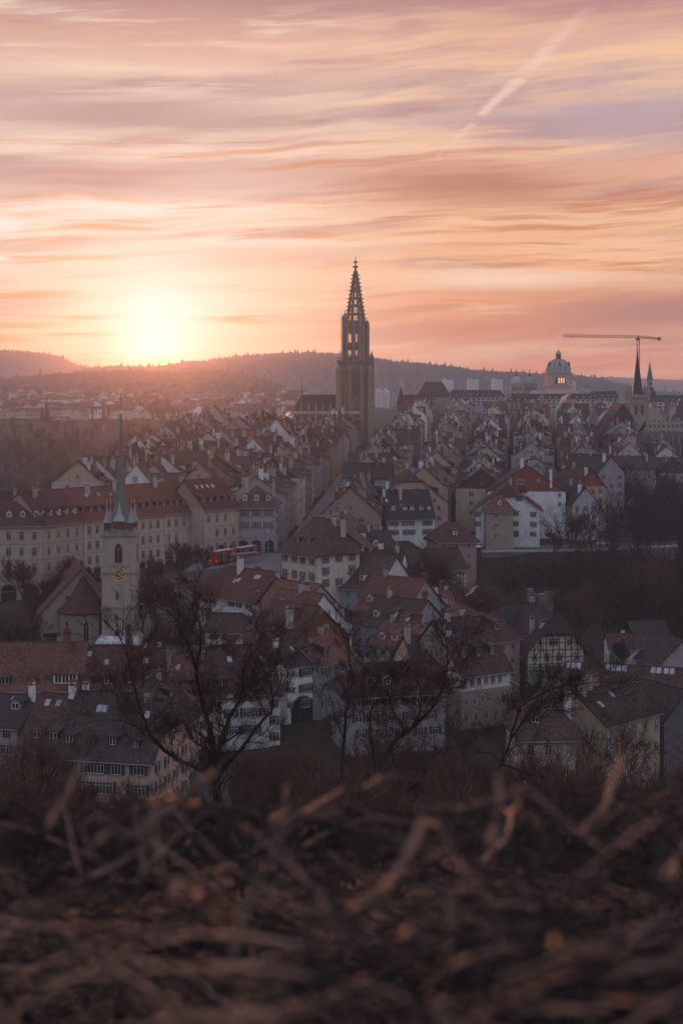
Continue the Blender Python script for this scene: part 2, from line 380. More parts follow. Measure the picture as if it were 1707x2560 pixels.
# ------------------------------------------------------------------ shared house pieces
CACHE = {}
def cached(key, fn):
    if key not in CACHE: CACHE[key] = fn()
    return CACHE[key]
def m_window(w, h, arch=False):
    def f():
        b = MB(); b.mat('surround'); t = .12
        b.box(-w/2-t, -w/2, -.05, .05, -h/2-t, h/2+t); b.box(w/2, w/2+t, -.05, .05, -h/2-t, h/2+t)
        b.box(-w/2, w/2, -.05, .05, h/2, h/2+t); b.box(-w/2-.06, w/2+.06, -.12, .05, -h/2-t-.06, -h/2)
        b.mat('glass'); b.box(-w/2, w/2, -.015, .02, -h/2, h/2)
        return b.data('window')
    return cached(('w', w, h), f)
def m_frame(w, h):
    def f():
        b = MB(); b.mat('frame'); t = .07; n = max(2, round(w/.55))
        b.box(-w/2, w/2, -.05, -.018, -h/2, -h/2+t); b.box(-w/2, w/2, -.05, -.018, h/2-t, h/2)
        for i in range(n+1):
            x = -w/2+(w-t)*i/n; b.box(x, x+t, -.047, -.018, -h/2+t, h/2-t)
        b.box(-w/2, w/2, -.044, -.02, h*.18, h*.18+.05)
        return b.data('window_frame')
    return cached(('f', w, h), f)
def m_farwin(w, h):
    def f():
        b = MB(); b.mat('surround'); b.box(-w/2-.1, w/2+.1, -.03, .02, -h/2-.1, h/2+.1)
        b.mat('glass'); b.box(-w/2, w/2, -.05, -.031, -h/2, h/2)
        b.mat('frame'); b.box(-.05, .05, -.07, -.051, -h/2, h/2); b.box(-w/2, w/2, -.07, -.052, h*.2, h*.2+.06)
        return b.data('window')
    return cached(('fw', w, h), f)
def m_shutter(w, h, m):
    def f():
        b = MB(); b.mat(m); b.box(-w/2, w/2, -.11, -.055, -h/2, h/2)
        for i in range(int(h/.16)): b.box(-w/2+.06, w/2-.06, -.125, -.11, -h/2+.06+i*.16, -h/2+.13+i*.16)
        return b.data('shutter')
    return cached(('s', w, h, m), f)
def m_chimney(w, d, h, m, pots):
    def f():
        b = MB(); b.mat(m); b.box(-w/2, w/2, -d/2, d/2, -2.2, h)
        b.mat('umber'); b.box(-w/2-.12, w/2+.12, -d/2-.12, d/2+.12, h, h+.12)
        if pots == 1:     # little tiled hood on piers
            b.mat(m); b.box(-w/2, -w/2+.2, -d/2, d/2, h+.12, h+.55); b.box(w/2-.2, w/2, -d/2, d/2, h+.12, h+.55)
            b.mat('rust'); b.prism([(-w/2-.15,-d/2-.15),(w/2+.15,-d/2-.15),(w/2+.15,d/2+.15),(-w/2-.15,d/2+.15)], h+.55, h+.95, .35)
        elif pots == 2:
            b.mat('brick'); n = max(1, int(w/.5))
            for i in range(n): b.lathe([(.14, h+.12), (.12, h+.7)], 8, -w/2+w*(i+.5)/n, 0)
        elif pots == 3:
            b.mat('zinc'); b.lathe([(.12, h+.12), (.12, h+1.1), (.24, h+1.12), (.05, h+1.35)], 8)
        return b.data('chimney')
    return cached(('c', w, d, h, m, pots), f)
def m_dormer(w, h, dep, kind, wallm, roofm):
    """front face on local -y at y=0, runs back to y=dep; origin at the sill on the roof"""
    def f():
        b = MB(); b.mat(wallm); b.box(-w/2, w/2, 0, dep, -.9, h)
        o = .3
        if kind == 'gable':
            r = w*.42; b.mat(wallm); b.poly([(-w/2,0,h),(w/2,0,h),(0,0,h+r)])
            b.mat(roofm)
            for s in (-1, 1):
                A, Bp = (s*(w/2+o), -o, h-o*r/(w/2)+.03), (0, -o, h+r+.03); C, D_ = (0, dep+1, h+r+.03), (s*(w/2+o), dep+1, h-o*r/(w/2)+.03)
                up = lambda p: (p[0], p[1], p[2]+.14)
                b.mesh([A, Bp, C, D_, up(A), up(Bp), up(C), up(D_)], [(0,1,2,3),(4,5,6,7),(0,1,5,4),(1,2,6,5),(2,3,7,6),(3,0,4,7)])
        elif kind == 'shed':
            b.mat(roofm); zb = h+.1; k = .22
            vs = [(-w/2-o,-o,zb-.12),(w/2+o,-o,zb-.12),(w/2+o,dep+1.4,zb+dep*k+.3),(-w/2-o,dep+1.4,zb+dep*k+.3)]
            b.mesh(vs+[(p[0],p[1],p[2]+.16) for p in vs], [(0,3,2,1),(4,5,6,7),(0,1,5,4),(1,2,6,5),(2,3,7,6),(3,0,4,7)])
        else:                                        # hipped
            b.mat(roofm); r = w*.45; e = h-.05
            A, Bq, C, D_ = (-w/2-o,-o,e), (w/2+o,-o,e), (w/2+o,dep+.6,e), (-w/2-o,dep+.6,e); T0, T1 = (0,w*.4,e+r), (0,dep+.6,e+r)
            b.mesh([A,Bq,C,D_,T0,T1,(A[0],A[1],e-.12),(Bq[0],Bq[1],e-.12),(C[0],C[1],e-.12),(D_[0],D_[1],e-.12)],
                   [(0,1,4),(1,2,5,4),(3,0,4,5),(2,3,5),(0,6,7,1),(1,7,8,2),(2,8,9,3),(3,9,6,0),(6,9,8,7)])
        n = max(1, round(w/1.3)); ww = (w-.3)/n-.12
        for i in range(n):
            x = -w/2+.15+(w-.3)*(i+.5)/n
            b.mat('frame'); b.box(x-ww/2, x+ww/2, -.05, .0, .12, h-.15)
            b.mat('glass')
            for sx in (-1, 1): b.box(x+sx*ww/4-ww/4+.07, x+sx*ww/4+ww/4-.05, -.065, -.051, .2, h-.23)
        return b.data('dormer')
    return cached(('d', w, h, dep, kind, wallm, roofm), f)
def m_skylight():
    def f():
        b = MB(); b.mat('zinc'); b.box(-.42, .42, -.65, .65, -.05, .10); b.mat('skyglass'); b.box(-.34, .34, -.57, .57, .10, .115)
        return b.data('skylight')
    return cached('sky', f)

rng = random.Random(7)
FOOT = []       # footprints of hand-placed buildings (x, y, r)
def roof_z(y, D, rise, kick):                       # height of the roof surface above the eave at distance y from the ridge line
    h = D/2
    if kick > 0:
        yk = h-kick; zk = kick*rise/h*.45
        if abs(y) > yk: return zk*(h-abs(y))/kick
        return zk+(rise-zk)*(1-abs(y)/yk)
    return rise*(1-abs(y)/h)

def house(A, B, depth, ze, rise, label, name='town_house', cat='house', group=None, zb=None, gable=False, qf=0, qb=0, kick=0.0,
          wall='white', roof='maroon', gablem=None, fw=(2,3), lw=None, rw=None, ww=1.1, wh=1.45, sh=2.9, shut=None, dorm=(), chim=(), sky=(),
          detail=2, ov=.7, pr=None, timber=None, top=1.6, lower=None, foot=True, door=None, arcade=0, band=False):
    """A, B: front corners (world x, y) seen left and right; the building runs back by depth. gable: the ridge runs front to back."""
    A = Vector(A); Bv = Vector(B); d = Bv-A; width = d.length; ang = atan2(d.y, d.x)
    back = Vector((-sin(ang), cos(ang))); c = (A+Bv)/2+back*(depth/2)
    g0 = min(ground(p.x, p.y) for p in (A, Bv, c, A+back*depth, Bv+back*depth))
    if zb is None: zb = g0-.5
    if pr: rise = max(2.0, GZ(pr, ((A+Bv)/2).y if gable else c.y)-ze)
    H = ze-zb
    if foot: FOOT.append((c.x, c.y, max(width, depth)/2))
    if gable: L, Dp, rz = depth, width, ang-pi/2; FM = {'f': 'px', 'l': 'my', 'r': 'py', 'b': 'mx'}
    else: L, Dp, rz = width, depth, ang; FM = {'f': 'my', 'l': 'mx', 'r': 'px', 'b': 'py'}
    root = thing(name, label, cat, (c.x, c.y, zb), rz, group)
    hx, hy = L/2, Dp/2
    # q of each ridge end: mx end and px end
    if gable: qpx, qmx = qf, qb
    else: qmx, qpx = qf, qb            # here qf is the left end, qb the right end
    # walls
    w = MB(); w.mat(wall)
    w.mesh([(-hx,-hy,0),(hx,-hy,0),(hx,hy,0),(-hx,hy,0),(-hx,-hy,H),(hx,-hy,H),(hx,hy,H),(-hx,hy,H)], [(0,1,5,4),(1,2,6,5),(2,3,7,6),(3,0,4,7)])
    gm = gablem or wall
    yk = hy-kick; zk = kick*rise/hy*.45 if kick else 0
    for sx, q in ((-1, qmx), (1, qpx)):
        if q >= .99: continue
        w.mat(gm)
        x = sx*hx
        if kick and q == 0: pts = [(x,-hy,H),(x,-yk,H+zk),(x,0,H+rise),(x,yk,H+zk),(x,hy,H)]
        else: pts = [(x,-hy,H),(x,-hy*q,H+rise*(1-q)),(x,hy*q,H+rise*(1-q)),(x,hy,H)]
        if sx < 0: pts = pts[::-1]
        w.poly(pts)
    if band:
        w.mat('surround')
        for k in range(int(H/sh)):
            z = H-top-sh*(k)-sh*.55
            if z > 1: w.box(-hx-.06, hx+.06, -hy-.06, -hy-.002, z, z+.18)
    obj('wall', w, root)
    if lower:
        lw_ = MB(); lw_.mat(lower[1]); lw_.box(-hx-.03, hx+.03, -hy-.03, hy+.03, 0, H-lower[0]); obj('lower_wall', lw_, root)
    # verge boards and eaves line catch the light
    # roof
    r = MB(); r.mat(roof); t = .22; sl = rise/hy
    def slab(tops):
        n = len(tops); lows = [(p[0], p[1], p[2]-t) for p in tops]
        r.mesh(list(tops)+lows, [tuple(range(n)), tuple(reversed(range(n, 2*n)))]+[(i,n+i,n+(i+1)%n,(i+1)%n) for i in range(n)])
    ye = hy+ov; hz = H+t
    def dedupe(pts):
        q = []
        for p in pts:
            if not q or (Vector(p)-Vector(q[-1])).length > 1e-3: q.append(p)
        if (Vector(q[0])-Vector(q[-1])).length < 1e-3: q.pop()
        return q
    if kick and qmx == 0 and qpx == 0:
        s2 = zk/kick; zE = hz-ov*s2; xe = hx+ov*.5
        for sy in (-1, 1):
            slab([(-xe, sy*ye, zE), (xe, sy*ye, zE), (xe, sy*yk, hz+zk), (-xe, sy*yk, hz+zk)][::(1 if sy < 0 else -1)])
            slab([(-xe, sy*yk, hz+zk), (xe, sy*yk, hz+zk), (xe, 0, hz+rise), (-xe, 0, hz+rise)][::(1 if sy < 0 else -1)])
    else:
        zE = hz-ov*sl; tot = rise+ov*sl
        xm = -(hx+(ov if qmx > 0 else ov*.5)); xp = hx+(ov if qpx > 0 else ov*.5)
        hl = ye*.85
        Rm = (xm+qmx*hl, 0, hz+rise); Rp = (xp-qpx*hl, 0, hz+rise)
        Rm = (min(Rm[0], 0 if Rp[0] > 0 else Rp[0]), 0, hz+rise); Rp = (max(Rp[0], Rm[0]), 0, hz+rise)
        def pt(x, sy, q): return (x, sy*ye*q, zE+tot*(1-q))
        for sy in (-1, 1):
            pts = dedupe([(xm, sy*ye, zE), (xp, sy*ye, zE), pt(xp, sy, qpx), Rp, Rm, pt(xm, sy, qmx)])
            slab(pts[::(1 if sy < 0 else -1)])
        for x, q, Rr, s in ((xm, qmx, Rm, -1), (xp, qpx, Rp, 1)):
            if q > 0:
                pts = dedupe([pt(x, -s, q), pt(x, s, q), Rr]); slab(pts)
    # ridge tiles
    r.mat('rust' if roof in ('maroon', 'brown', 'red', 'rust') else roof)
    if kick or True:
        xm_ = -hx*(1-.0)+qmx*hy*.85; xp_ = hx-qpx*hy*.85
        if xp_ > xm_: r.box(xm_, xp_, -.16, .16, hz+rise-.05, hz+rise+.10)
    ro = obj('roof', r, root)
    if detail >= 2:
        g = MB(); g.mat('gutter')
        ez = (hz-ov*(zk/kick) if kick and qmx == 0 and qpx == 0 else hz-ov*sl)
        for sy in (-1, 1): g = MB(); g.mat('gutter'); g.box(-hx-.3, hx+.3, sy*ye-.09, sy*ye+.09, ez-.30, ez-.14); obj('gutter', g, root)
        g = MB(); g.mat('gutter'); g.box(-hx+.15, -hx+.27, -hy-.18, -hy-.06, 0, ez-.15); obj('downpipe', g, root)
    # windows
    def wins(side, spec):
        if not spec: return
        if isinstance(spec, tuple) and isinstance(spec[0], int): rows, cols = spec; lst = None
        else: lst = spec; 
        key = FM[side]
        wl, fn, rr = {'my': (L, lambda s, z: (s, -hy, z), 0), 'py': (L, lambda s, z: (-s, hy, z), pi), 'px': (Dp, lambda s, z: (hx, s, z), pi/2), 'mx': (Dp, lambda s, z: (-hx, -s, z), -pi/2)}[key]
        out = []
        if lst is None:
            for i in range(rows):
                for j in range(cols):
                    if rng.random() < .05: continue
                    out.append((wl*((j+.5)/cols-.5)*.94+(rng.uniform(-.12,.12) if detail < 2 else 0), H-top-i*sh+(rng.uniform(-.1,.1) if detail < 2 else 0), ww, wh))
        else:
            for e in lst: out.append((wl*(e[0]-.5), H-e[1], e[2] if len(e) > 2 else ww, e[3] if len(e) > 3 else wh))
        for (s, z, w_, h_) in out:
            if z < .9: continue
            if detail >= 2:
                wo = obj('window', m_window(w_, h_), root, (fn(s, z) if not (lower and z < H-lower[0]) else tuple(Vector(fn(s, z))+Vector(({'px':.03,'mx':-.03}.get(key,0), {'my':-.03,'py':.03}.get(key,0), 0)))), rr)
                obj('window_frame', m_frame(w_, h_), wo)
                if shut:
                    sw = .52 if w_ < 1.6 else .62
                    for k in (-1, 1): obj('shutter', m_shutter(sw, h_, shut), wo, (k*(w_/2+sw/2+.02), 0, 0))
            else: obj('window', m_farwin(w_, h_), root, fn(s, z), rr)
    wins('f', fw); wins('l', lw); wins('r', rw)
    # dormers: (side, s along ridge 0..1, frac up the slope, width, height, kind, wall, roof)
    for dm in dorm:
        side, s, fr = dm[:3]; w_ = dm[3] if len(dm) > 3 else 1.5; h_ = dm[4] if len(dm) > 4 else 1.4
        kd = dm[5] if len(dm) > 5 else 'gable'; wm = dm[6] if len(dm) > 6 else 'greygreen'; rm = dm[7] if len(dm) > 7 else roof
        sy = {'f': -1, 'b': 1, 'l': -1, 'r': 1}[side]; y = hy*(1-fr); z = H+t+roof_z(y, Dp, rise, kick)
        dep = min(y, (h_+.4)/max(.3, sl)+.3)
        obj('dormer', m_dormer(w_, h_, round(dep, 1), kd, wm, rm), ro, (L*(s-.5)*(1 if sy < 0 else -1), sy*y, z), 0 if sy < 0 else pi)
    for ch in chim:
        s, fy, h_ = ch[:3]; w_ = ch[3] if len(ch) > 3 else .9; m_ = ch[4] if len(ch) > 4 else 'chimgrey'; p_ = ch[5] if len(ch) > 5 else rng.choice((0,1,1,2,3))
        y = hy*fy; z = H+t+roof_z(y, Dp, rise, kick)
        obj('chimney', m_chimney(w_, .8, h_, m_, p_), ro, (L*(s-.5), y, z), rng.choice((0, pi/2)) if len(ch) < 7 else 0)
    for sk in sky:
        side, s, fr = sk[:3]; sy = -1 if side in 'fl' else 1; y = hy*(1-fr); z = H+t+roof_z(y, Dp, rise, kick)
        a = math.atan(sl); o = obj('skylight', m_skylight(), ro, (L*(s-.5)*(1 if sy < 0 else -1), sy*y, z+.03))
        o.rotation_euler = (a, 0, 0) if sy < 0 else (-a, 0, 0)
    if timber:
        # half-timber framing on the front face (beams 3 cm proud)
        b = MB(); b.mat('darkwood')
        kx = FM['f']; wl = Dp if kx in ('px', 'mx') else L
        def P3(s, z):
            return {'my': (s, -hy-.03, z), 'px': (hx+.03, s, z)}[kx]
        z0, z1 = timber; zt = H+(rise if kx == 'px' else 0)
        def lim(z):                                 # half width of the gable at height z
            if kx != 'px' or z <= H: return wl/2
            return (wl/2)*(1-(z-H)/rise)
        zz = z0
        while zz < zt-.4:
            l_ = lim(zz)-.1
            if qpx > 0 and zz > H+rise*(1-qpx): break
            if l_ > .3: b.beam(P3(-l_, zz), P3(l_, zz), .2, .12)
            n = int(wl/1.25); zn = min(zz+1.45, zt)
            for i in range(n+1):
                s = -wl/2+wl*i/n
                if abs(s) < lim(zn)-.02: b.beam(P3(s, zz), P3(s, zn), .17, .12)
            for i in (1, n-2):
                s = -wl/2+wl*i/n; s2 = s+wl/n
                if abs(s) < lim(zn) and abs(s2) < lim(zn): b.beam(P3(s, zz), P3(s2, zn), .15, .11)
            zz += 1.45
        obj('timber_frame', b, root)
    if door:
        b = MB(); b.mat('darkwood'); b.box(-.6, .6, -.06, .02, 0, 2.2); b.mat('surround'); b.box(-.75, -.6, -.1, .02, 0, 2.35); b.box(.6, .75, -.1, .02, 0, 2.35); b.box(-.6, .6, -.1, .02, 2.2, 2.35)
        s = {'my': (L*(door-.5), -hy, g0-zb), 'px': (hx, Dp*(door-.5), g0-zb)}[FM['f']]
        obj('door', b, root, (s[0], s[1], max(.5, s[2])), 0 if FM['f'] == 'my' else pi/2)
    if arcade:
        b = MB(); n = arcade; kx = FM['f']; wl = L if kx == 'my' else Dp; bw = wl/n; base = g0-zb
        for i in range(n):
            cx_ = -wl/2+bw*(i+.5); ra = bw*.34; hh = 2.3
            pts = [(cx_-ra, base-.4), (cx_+ra, base-.4)]+[(cx_+ra*cos(a_), base+hh+ra*sin(a_)) for a_ in [pi*k/8 for k in range(9)]]
            b.mat('darkwood')
            if kx == 'my': b.poly([(p[0], -hy-.03, p[1]) for p in pts])
            else: b.poly([(hx+.03, p[0], p[1]) for p in pts])
            b.mat('surround')
            for k in range(8):
                a0, a1 = pi*k/8, pi*(k+1)/8
                p0, p1 = (cx_+(ra+.12)*cos(a0), base+hh+(ra+.12)*sin(a0)), (cx_+(ra+.12)*cos(a1), base+hh+(ra+.12)*sin(a1))
                if kx == 'my': b.beam((p0[0], -hy-.06, p0[1]), (p1[0], -hy-.06, p1[1]), .25, .12, (0,1,0))
                else: b.beam((hx+.06, p0[0], p0[1]), (hx+.06, p1[0], p1[1]), .25, .12, (1,0,0))
        obj('arcade', b, root)
    return root
# ------------------------------------------------------------------ hand-placed buildings
def E(a, b, c, d, z): return W(a, b, z), W(c, d, z)
GR1 = 'houses along the riverside'; GR2 = 'houses along the long red-roofed terrace'; GR3 = 'houses of the lower old town'; GR4 = 'houses around the bridgehead'
def G(px, py, zr, half, L, rot):
    """a house whose right-hand gable apex is seen at a pixel at height zr; the ridge runs off to the left and back"""
    P = Vector(W(px, py, zr)); u = Vector((cos(R(rot)), sin(R(rot)))); n = Vector((sin(R(rot)), -cos(R(rot)))); B = P+n*half; return B-u*L, B
def heroes():
    # front row beside the river, at the foot of the slope
    A, B = E(142,1886,379,1900,7.3)
    house(A, B, 17, 7.3, 7.2, pr=1735, label='peach house with a wide dark tiled roof, four dormers and a band of large windows', roof='umber', wall='peach', group=GR1, qb=.55,
          fw=[(.14,1.6,1.5,1.9),(.40,1.6,3.2,1.9),(.63,1.6,1.6,1.9),(.87,1.6,1.7,1.6),(.42,4.6,5.4,1.9),(.86,4.7,2.4,1.8),(.27,7.6,1.4,1.6),(.5,7.6,1.2,1.6),(.75,7.6,1.5,1.6)], rw=(3,4), shut='green_shutter',
          dorm=[('f',.1,.16,1.5,1.5,'hip','darkwood'),('f',.33,.14,1.1,1.1,'hip','darkwood'),('f',.56,.16,1.4,1.5,'hip','darkwood'),('f',.8,.14,1.3,1.4,'hip','darkwood')],
          sky=[('f',.29,.72),('f',.35,.72),('f',.82,.66)], chim=[(.05,.1,1.8,1.0,'white',1),(.78,-.1,1.3,1.2,'chimgrey',0)])
    A2 = (-26.6, 253.6); B2 = (-24.6, 270)
    house(A2, B2, 15, 7.6, 6, 'long rear wing with shed dormers running back behind the peach riverside house', roof='umber', wall='peach', group=GR1, fw=(3,5), shut='brown_shutter',
          dorm=[('f',.3,.45,2.2,1.2,'shed','darkwood'),('f',.7,.5,2.2,1.2,'shed','darkwood')], chim=[(.9,-.1,1.2,.9,'chimgrey',1)], qb=.4)
    A, B = E(46,1866,139,1872,8.0)
    house(A, B, 16, 8.0, 7.2, pr=1736, label='grey house with two wide dormers wedged beside the peach house', roof='brown', wall='bluegrey', group=GR1, fw=[(.35,1.5,2.0,1.6),(.8,1.5,1.3,1.6),(.3,4.6,1.2,1.5),(.6,4.6,1.2,1.5),(.3,7.4,1.2,1.5),(.7,7.4,1.2,1.5)], shut='brown_shutter',
          dorm=[('f',.42,.14,1.7,1.2,'shed','darkwood'),('f',.86,.14,1.7,1.2,'shed','darkwood')], chim=[(.9,-.05,1.8,1.1,'white',1)], sky=[('f',.3,.8),('f',.6,.8)])
    A, B = E(-60,1812,44,1818,10.2)
    house(A, B, 15, 10.2, 6.4, pr=1738, label='mauve gabled house at the picture edge beside the grey house', roof='umber', wall='mauve', group=GR1, fw=[(.45,.6,1.0,1.4),(.75,1.2,1.5,1.4),(.7,3.6,2.6,1.6),(.7,6.6,2.6,1.6),(.7,9.6,2,1.5)], qf=0, qb=.5,
          dorm=[('f',.7,.5,1.6,1.2,'gable','mauve')], sky=[('f',.5,.8)], chim=[(.85,0,1.6,.9,'white',1)])
    # the long terrace of red roofs
    rows = [(-40,1724,203,1722,9.6,16,7.0,'first house of the long red terrace with a bright verge, by the picture edge',.0,[('f',.21,.13,1.7,1.5,'hip','darkwood'),('f',.5,.13,1.3,1.2,'hip','darkwood'),('f',.83,.16,4.2,1.8,'hip','white')],[(.70,.25,2.8,1.3,'chimgrey',0),(.80,0,1.6,1.3,'brick',1)],[]),
            (205,1722,308,1722,9.6,16,6.9,'red terrace house with two small dormers below the clock tower',.0,[('f',.12,.13,1.6,1.5,'hip','darkwood'),('f',.62,.13,1.6,1.5,'hip','darkwood')],[(.98,-.02,3.0,1.6,'brick',1)],[('f',.05,.8),('f',.5,.62)]),
            (310,1720,414,1717,9.7,16,6.9,'red terrace house with one wide dormer right of the clock tower foot',.0,[('f',.16,.13,1.2,1.3,'hip','darkwood'),('f',.62,.16,2.0,1.7,'hip','darkwood')],[(.1,.2,1.2,.8,'white',0),(.55,0,.6,.5,'white',0),(.9,0,.6,.5,'white',0)],[('f',.55,.66)]),
            (416,1748,540,1750,8.2,16,7.2,'red terrace house with red and white walls and red shutters',.0,[('f',.15,.33,1.2,1.2,'hip','brown'),('f',.52,.33,1.2,1.2,'hip','brown'),('f',.86,.30,1.8,1.5,'hip','darkwood')],[(.38,.2,1.0,.7,'white',0)],[('f',.12,.7)]),
            (542,1744,700,1736,8.8,16,8.0,'high red terrace house behind the white round-gabled front',.0,[('f',.12,.28,1.5,1.3,'hip','darkwood'),('f',.93,.34,1.6,1.5,'shed','darkwood')],[(.35,-.03,1.2,1.6,'brick',1),(.97,.3,1.2,.7,'white',1)],[('f',.3,.74),('f',.82,.72),('f',.55,.5)])]
    for i, (a,b,c,d,z,dep,ri,lab,q,dm,ch,sk) in enumerate(rows):
        A, B = E(a,b,c,d,z)
        house(A, B, dep, z, ri, lab, pr=(1608,1615,1617,1636,1615)[i], roof=('rust','maroon','maroon','rust','brown')[i], wall=('beige','beige','grey','white','white')[i], group=GR2, dorm=dm, chim=ch, sky=sk,
              fw=(3,(7,4,4,3,5)[i]), ww=1.3, shut=('grey_shutter','grey_shutter','grey_shutter','red_shutter','grey_shutter')[i], gablem=('white',)[0], ov=.9, kick=1.6)
    A, B = E(556,1742,690,1736,8.6); 
    A = (A[0], A[1]-2.2); B = (B[0]-1.2, B[1]-2.2)
    house(A, B, 10, 8.2, 5.2, pr=1672, label='white house front under a half-round gable in the red terrace', roof='rust', wall='white', group=GR2, gable=True, qf=.62, fw=[(.38,-.6,1.1,1.3),(.62,-.6,1.1,1.3),(.2,2.2,1.5,1.5),(.62,2.2,2.6,1.6),(.95,2.2,1.2,1.5),(.25,5.2,1.5,1.5),(.62,5.2,2.6,1.6)], shut='brown_shutter', foot=False)
    A, B = E(714,1666,797,1656,11.8)
    house(A, B, 13, 11.8, 6.0, pr=1578, label='white three-storey house with green shutters and an arched cellar door', roof='umber', wall='white', gablem='timberwall', group=GR3,
          fw=[(.15,1.5,.7,.9),(.62,1.5,2.2,1.5),(.15,4.5,.7,.9),(.62,4.5,2.2,1.5),(.15,7.3,.7,.9),(.6,7.3,1.8,1.5)], shut='green_shutter', sky=[('f',.45,.42),('f',.62,.44)], chim=[(.02,-.45,1.1,.7,'white',1),(.72,.05,4.2,1.3,'chimgrey',1)], arcade=1, ov=.5, lw=[(.5,-2.2,1.1,1.2)])
    A, B = E(798,1662,884,1632,11.6)
    house(A, B, 10, 11.6, 6.0, pr=1592, label='blue-grey corner house bending round beside the white green-shuttered house', roof='rust', wall='bluegrey', group=GR3, fw=(4,5), shut='grey_shutter',
          dorm=[('f',.33,.18,2.4,1.7,'shed','darkwood')], chim=[(.7,0,1.4)], ov=.6)
    # brown timber gable, the white gables behind it
    A, B = G(796,1516,19.3,9.0,13,-45)
    house(A, B, 18, 12.6, 6.7, 'brown timber-clad gable house with one white framed window and a smoking chimney', roof='brown', wall='timberwall', group=GR3, kick=1.5,
          rw=[(.62,-2.0,1.3,1.5),(.72,2.2,1.1,1.3)], chim=[(.94,-.5,3.0,1.6,'brick',1),(.4,.2,1.5)], dorm=[('b',.2,.1,2.0,1.6,'shed','darkwood')], ov=.9, fw=(2,3))
    A, B = G(792,1511,17.6,5.5,8.5,-14)
    house(A, B, 11, 13.8, 3.8, 'low mottled red roof house tucked before the blue-white gable', roof='rust', wall='grey', group=GR3, fw=(2,3), chim=[(.1,0,1.2)], qf=.5)
    A, B = G(808,1486,19.8,9,13,-43)
    house(A, B, 18, 12.6, 7.2, 'house with a broad white gable and two tiny attic windows', roof='rust', wall='white', group=GR3, kick=2.0,
          rw=[(.60,-3.2,.7,.8),(.80,-.6,.6,.7),(.7,2.2,1,1.3)], dorm=[('b',.15,.35,2.4,1.6,'shed','brown'),('b',.5,.3,2.4,1.6,'shed','brown')], chim=[(.97,.45,1.4,.8,'chimgrey',0),(.5,0,1.6)], fw=(3,3))
    A, B = G(738,1456,19.2,6,11,-40)
    house(A, B, 12, 14.8, 4.6, 'red-roofed house with dark wooden balconies stepping down to the lane', roof='rust', wall='bluegrey', group=GR3, fw=(3,4), shut='grey_shutter', dorm=[('f',.35,.2,1.6,1.4,'gable','greygreen')], sky=[('f',.6,.6)], chim=[(.5,0,1.5)])
    A, B = G(800,1462,20.6,8,13,-42)
    house(A, B, 16, 14.6, 6.0, 'house with a blue-white end gable and a tall grey chimney on its verge', roof='red', wall='bluegrey', group=GR3, kick=1.6, rw=[(.6,-2,1,1.2)], fw=(3,4), chim=[(.95,-.45,3.2,1.0,'chimgrey',0)], dorm=[('f',.6,.3,2.6,1.5,'shed','greygreen')])
    A, B = (-34.2, 371.0), (-19.8, 357.5)
    house(A, B, 14, 15.4, 5.6, 'white house with green shutters, dark balconies and a big white chimney', roof='rust', wall='white', group=GR4, fw=[(.60,1.6),(.73,1.6),(.90,1.6),(.60,4.6),(.73,4.6),(.90,4.6),(.9,7.6),(.12,1.3,1.0,1.8),(.28,1.3,1.0,1.8),(.2,4.4,1.0,1.8),(.2,7.3,1,1.8)], shut='green_shutter', qf=.5, qb=.2,
          chim=[(.43,-.15,3.2,1.5,'white',1),(.52,.4,1.6,1.4,'brick',1)], sky=[('f',.47,.5),('f',.52,.55),('f',.75,.72),('f',.8,.72)], top=1.7, ov=1.1)
    A, B = E(514,1574,612,1576,9.6)
    house(A, B, 6.5, 9.6, 3.2, 'low half-timbered outbuilding with a plain brown roof in front of the balcony house', name='outbuilding', cat='outbuilding', roof='brown', wall='white', group=None, fw=(1,3), timber=(1.0,4), qf=0, qb=.5, foot=True)
    # the block left of the lane's upper end
    A, B = E(702,1371,794,1383,24.0)
    house(A, B, 13, 24.0, 6.6, 'sandstone corner house with shuttered windows and a pointed hipped roof above the lane', roof='brown', wall='cream', group=GR4, fw=[(.12,1.9),(.38,1.9),(.6,1.9),(.85,1.9),(.12,5.9),(.38,5.9),(.6,5.9),(.85,5.9)], wh=1.9, shut='grey_shutter', qf=.95, qb=.95, rw=(3,3), pr=1296,
          dorm=[('f',.35,.2,1.3,1.2,'shed','darkwood'),('f',.65,.22,1.3,1.2,'shed','darkwood')], chim=[(.7,.3,2.6,1.2,'chimgrey',3),(.95,.3,2.2,1.0,'chimgrey',0)], ov=1.0, band=True, zb=5)
    house((-13.5,412), (6.6,409), 30, 22.0, 7.6, 'long house with an orange-brown timber gable strip and a dark roof behind the corner house', roof='brown', wall='timberwall', group=GR4, gable=True, fw=[(.62,-1.2,1,1.2)],
          sky=[('r',.8,.8),('r',.7,.62),('r',.66,.62),('r',.55,.5),('r',.3,.4)], chim=[(.95,.05,1.5),(.7,.1,2.0),(.45,0,2),(.2,.1,1.7),(.8,-.4,2,1.2,'white',0)], dorm=[('r',.8,.2,2,1.5,'gable','white'),('r',.45,.2,2,1.5,'gable','white')])
    house((7.4,418), (15,421), 13, 20.5, 4.6, 'white-fronted house squeezed between the orange gable strip and the dark-roofed white house', roof='umber', wall='white', group=GR4, fw=(2,3), chim=[(.3,0,2),(.8,.2,2)], dorm=[('f',.3,.2,1.5,1.3,'gable','white')])
    house((6.5,395), (14.5,393), 12, 17.5, 4.8, 'dark-roofed white house at the top of the stepped lane row', roof='umber', wall='white', group=GR4, fw=(2,3), chim=[(.25,.1,2.2,1.2,'white',0),(.8,-.1,1.8)], dorm=[('f',.5,.2,1.6,1.3,'gable','white')])
    A, B = E(730,1420,830,1415,19.0)
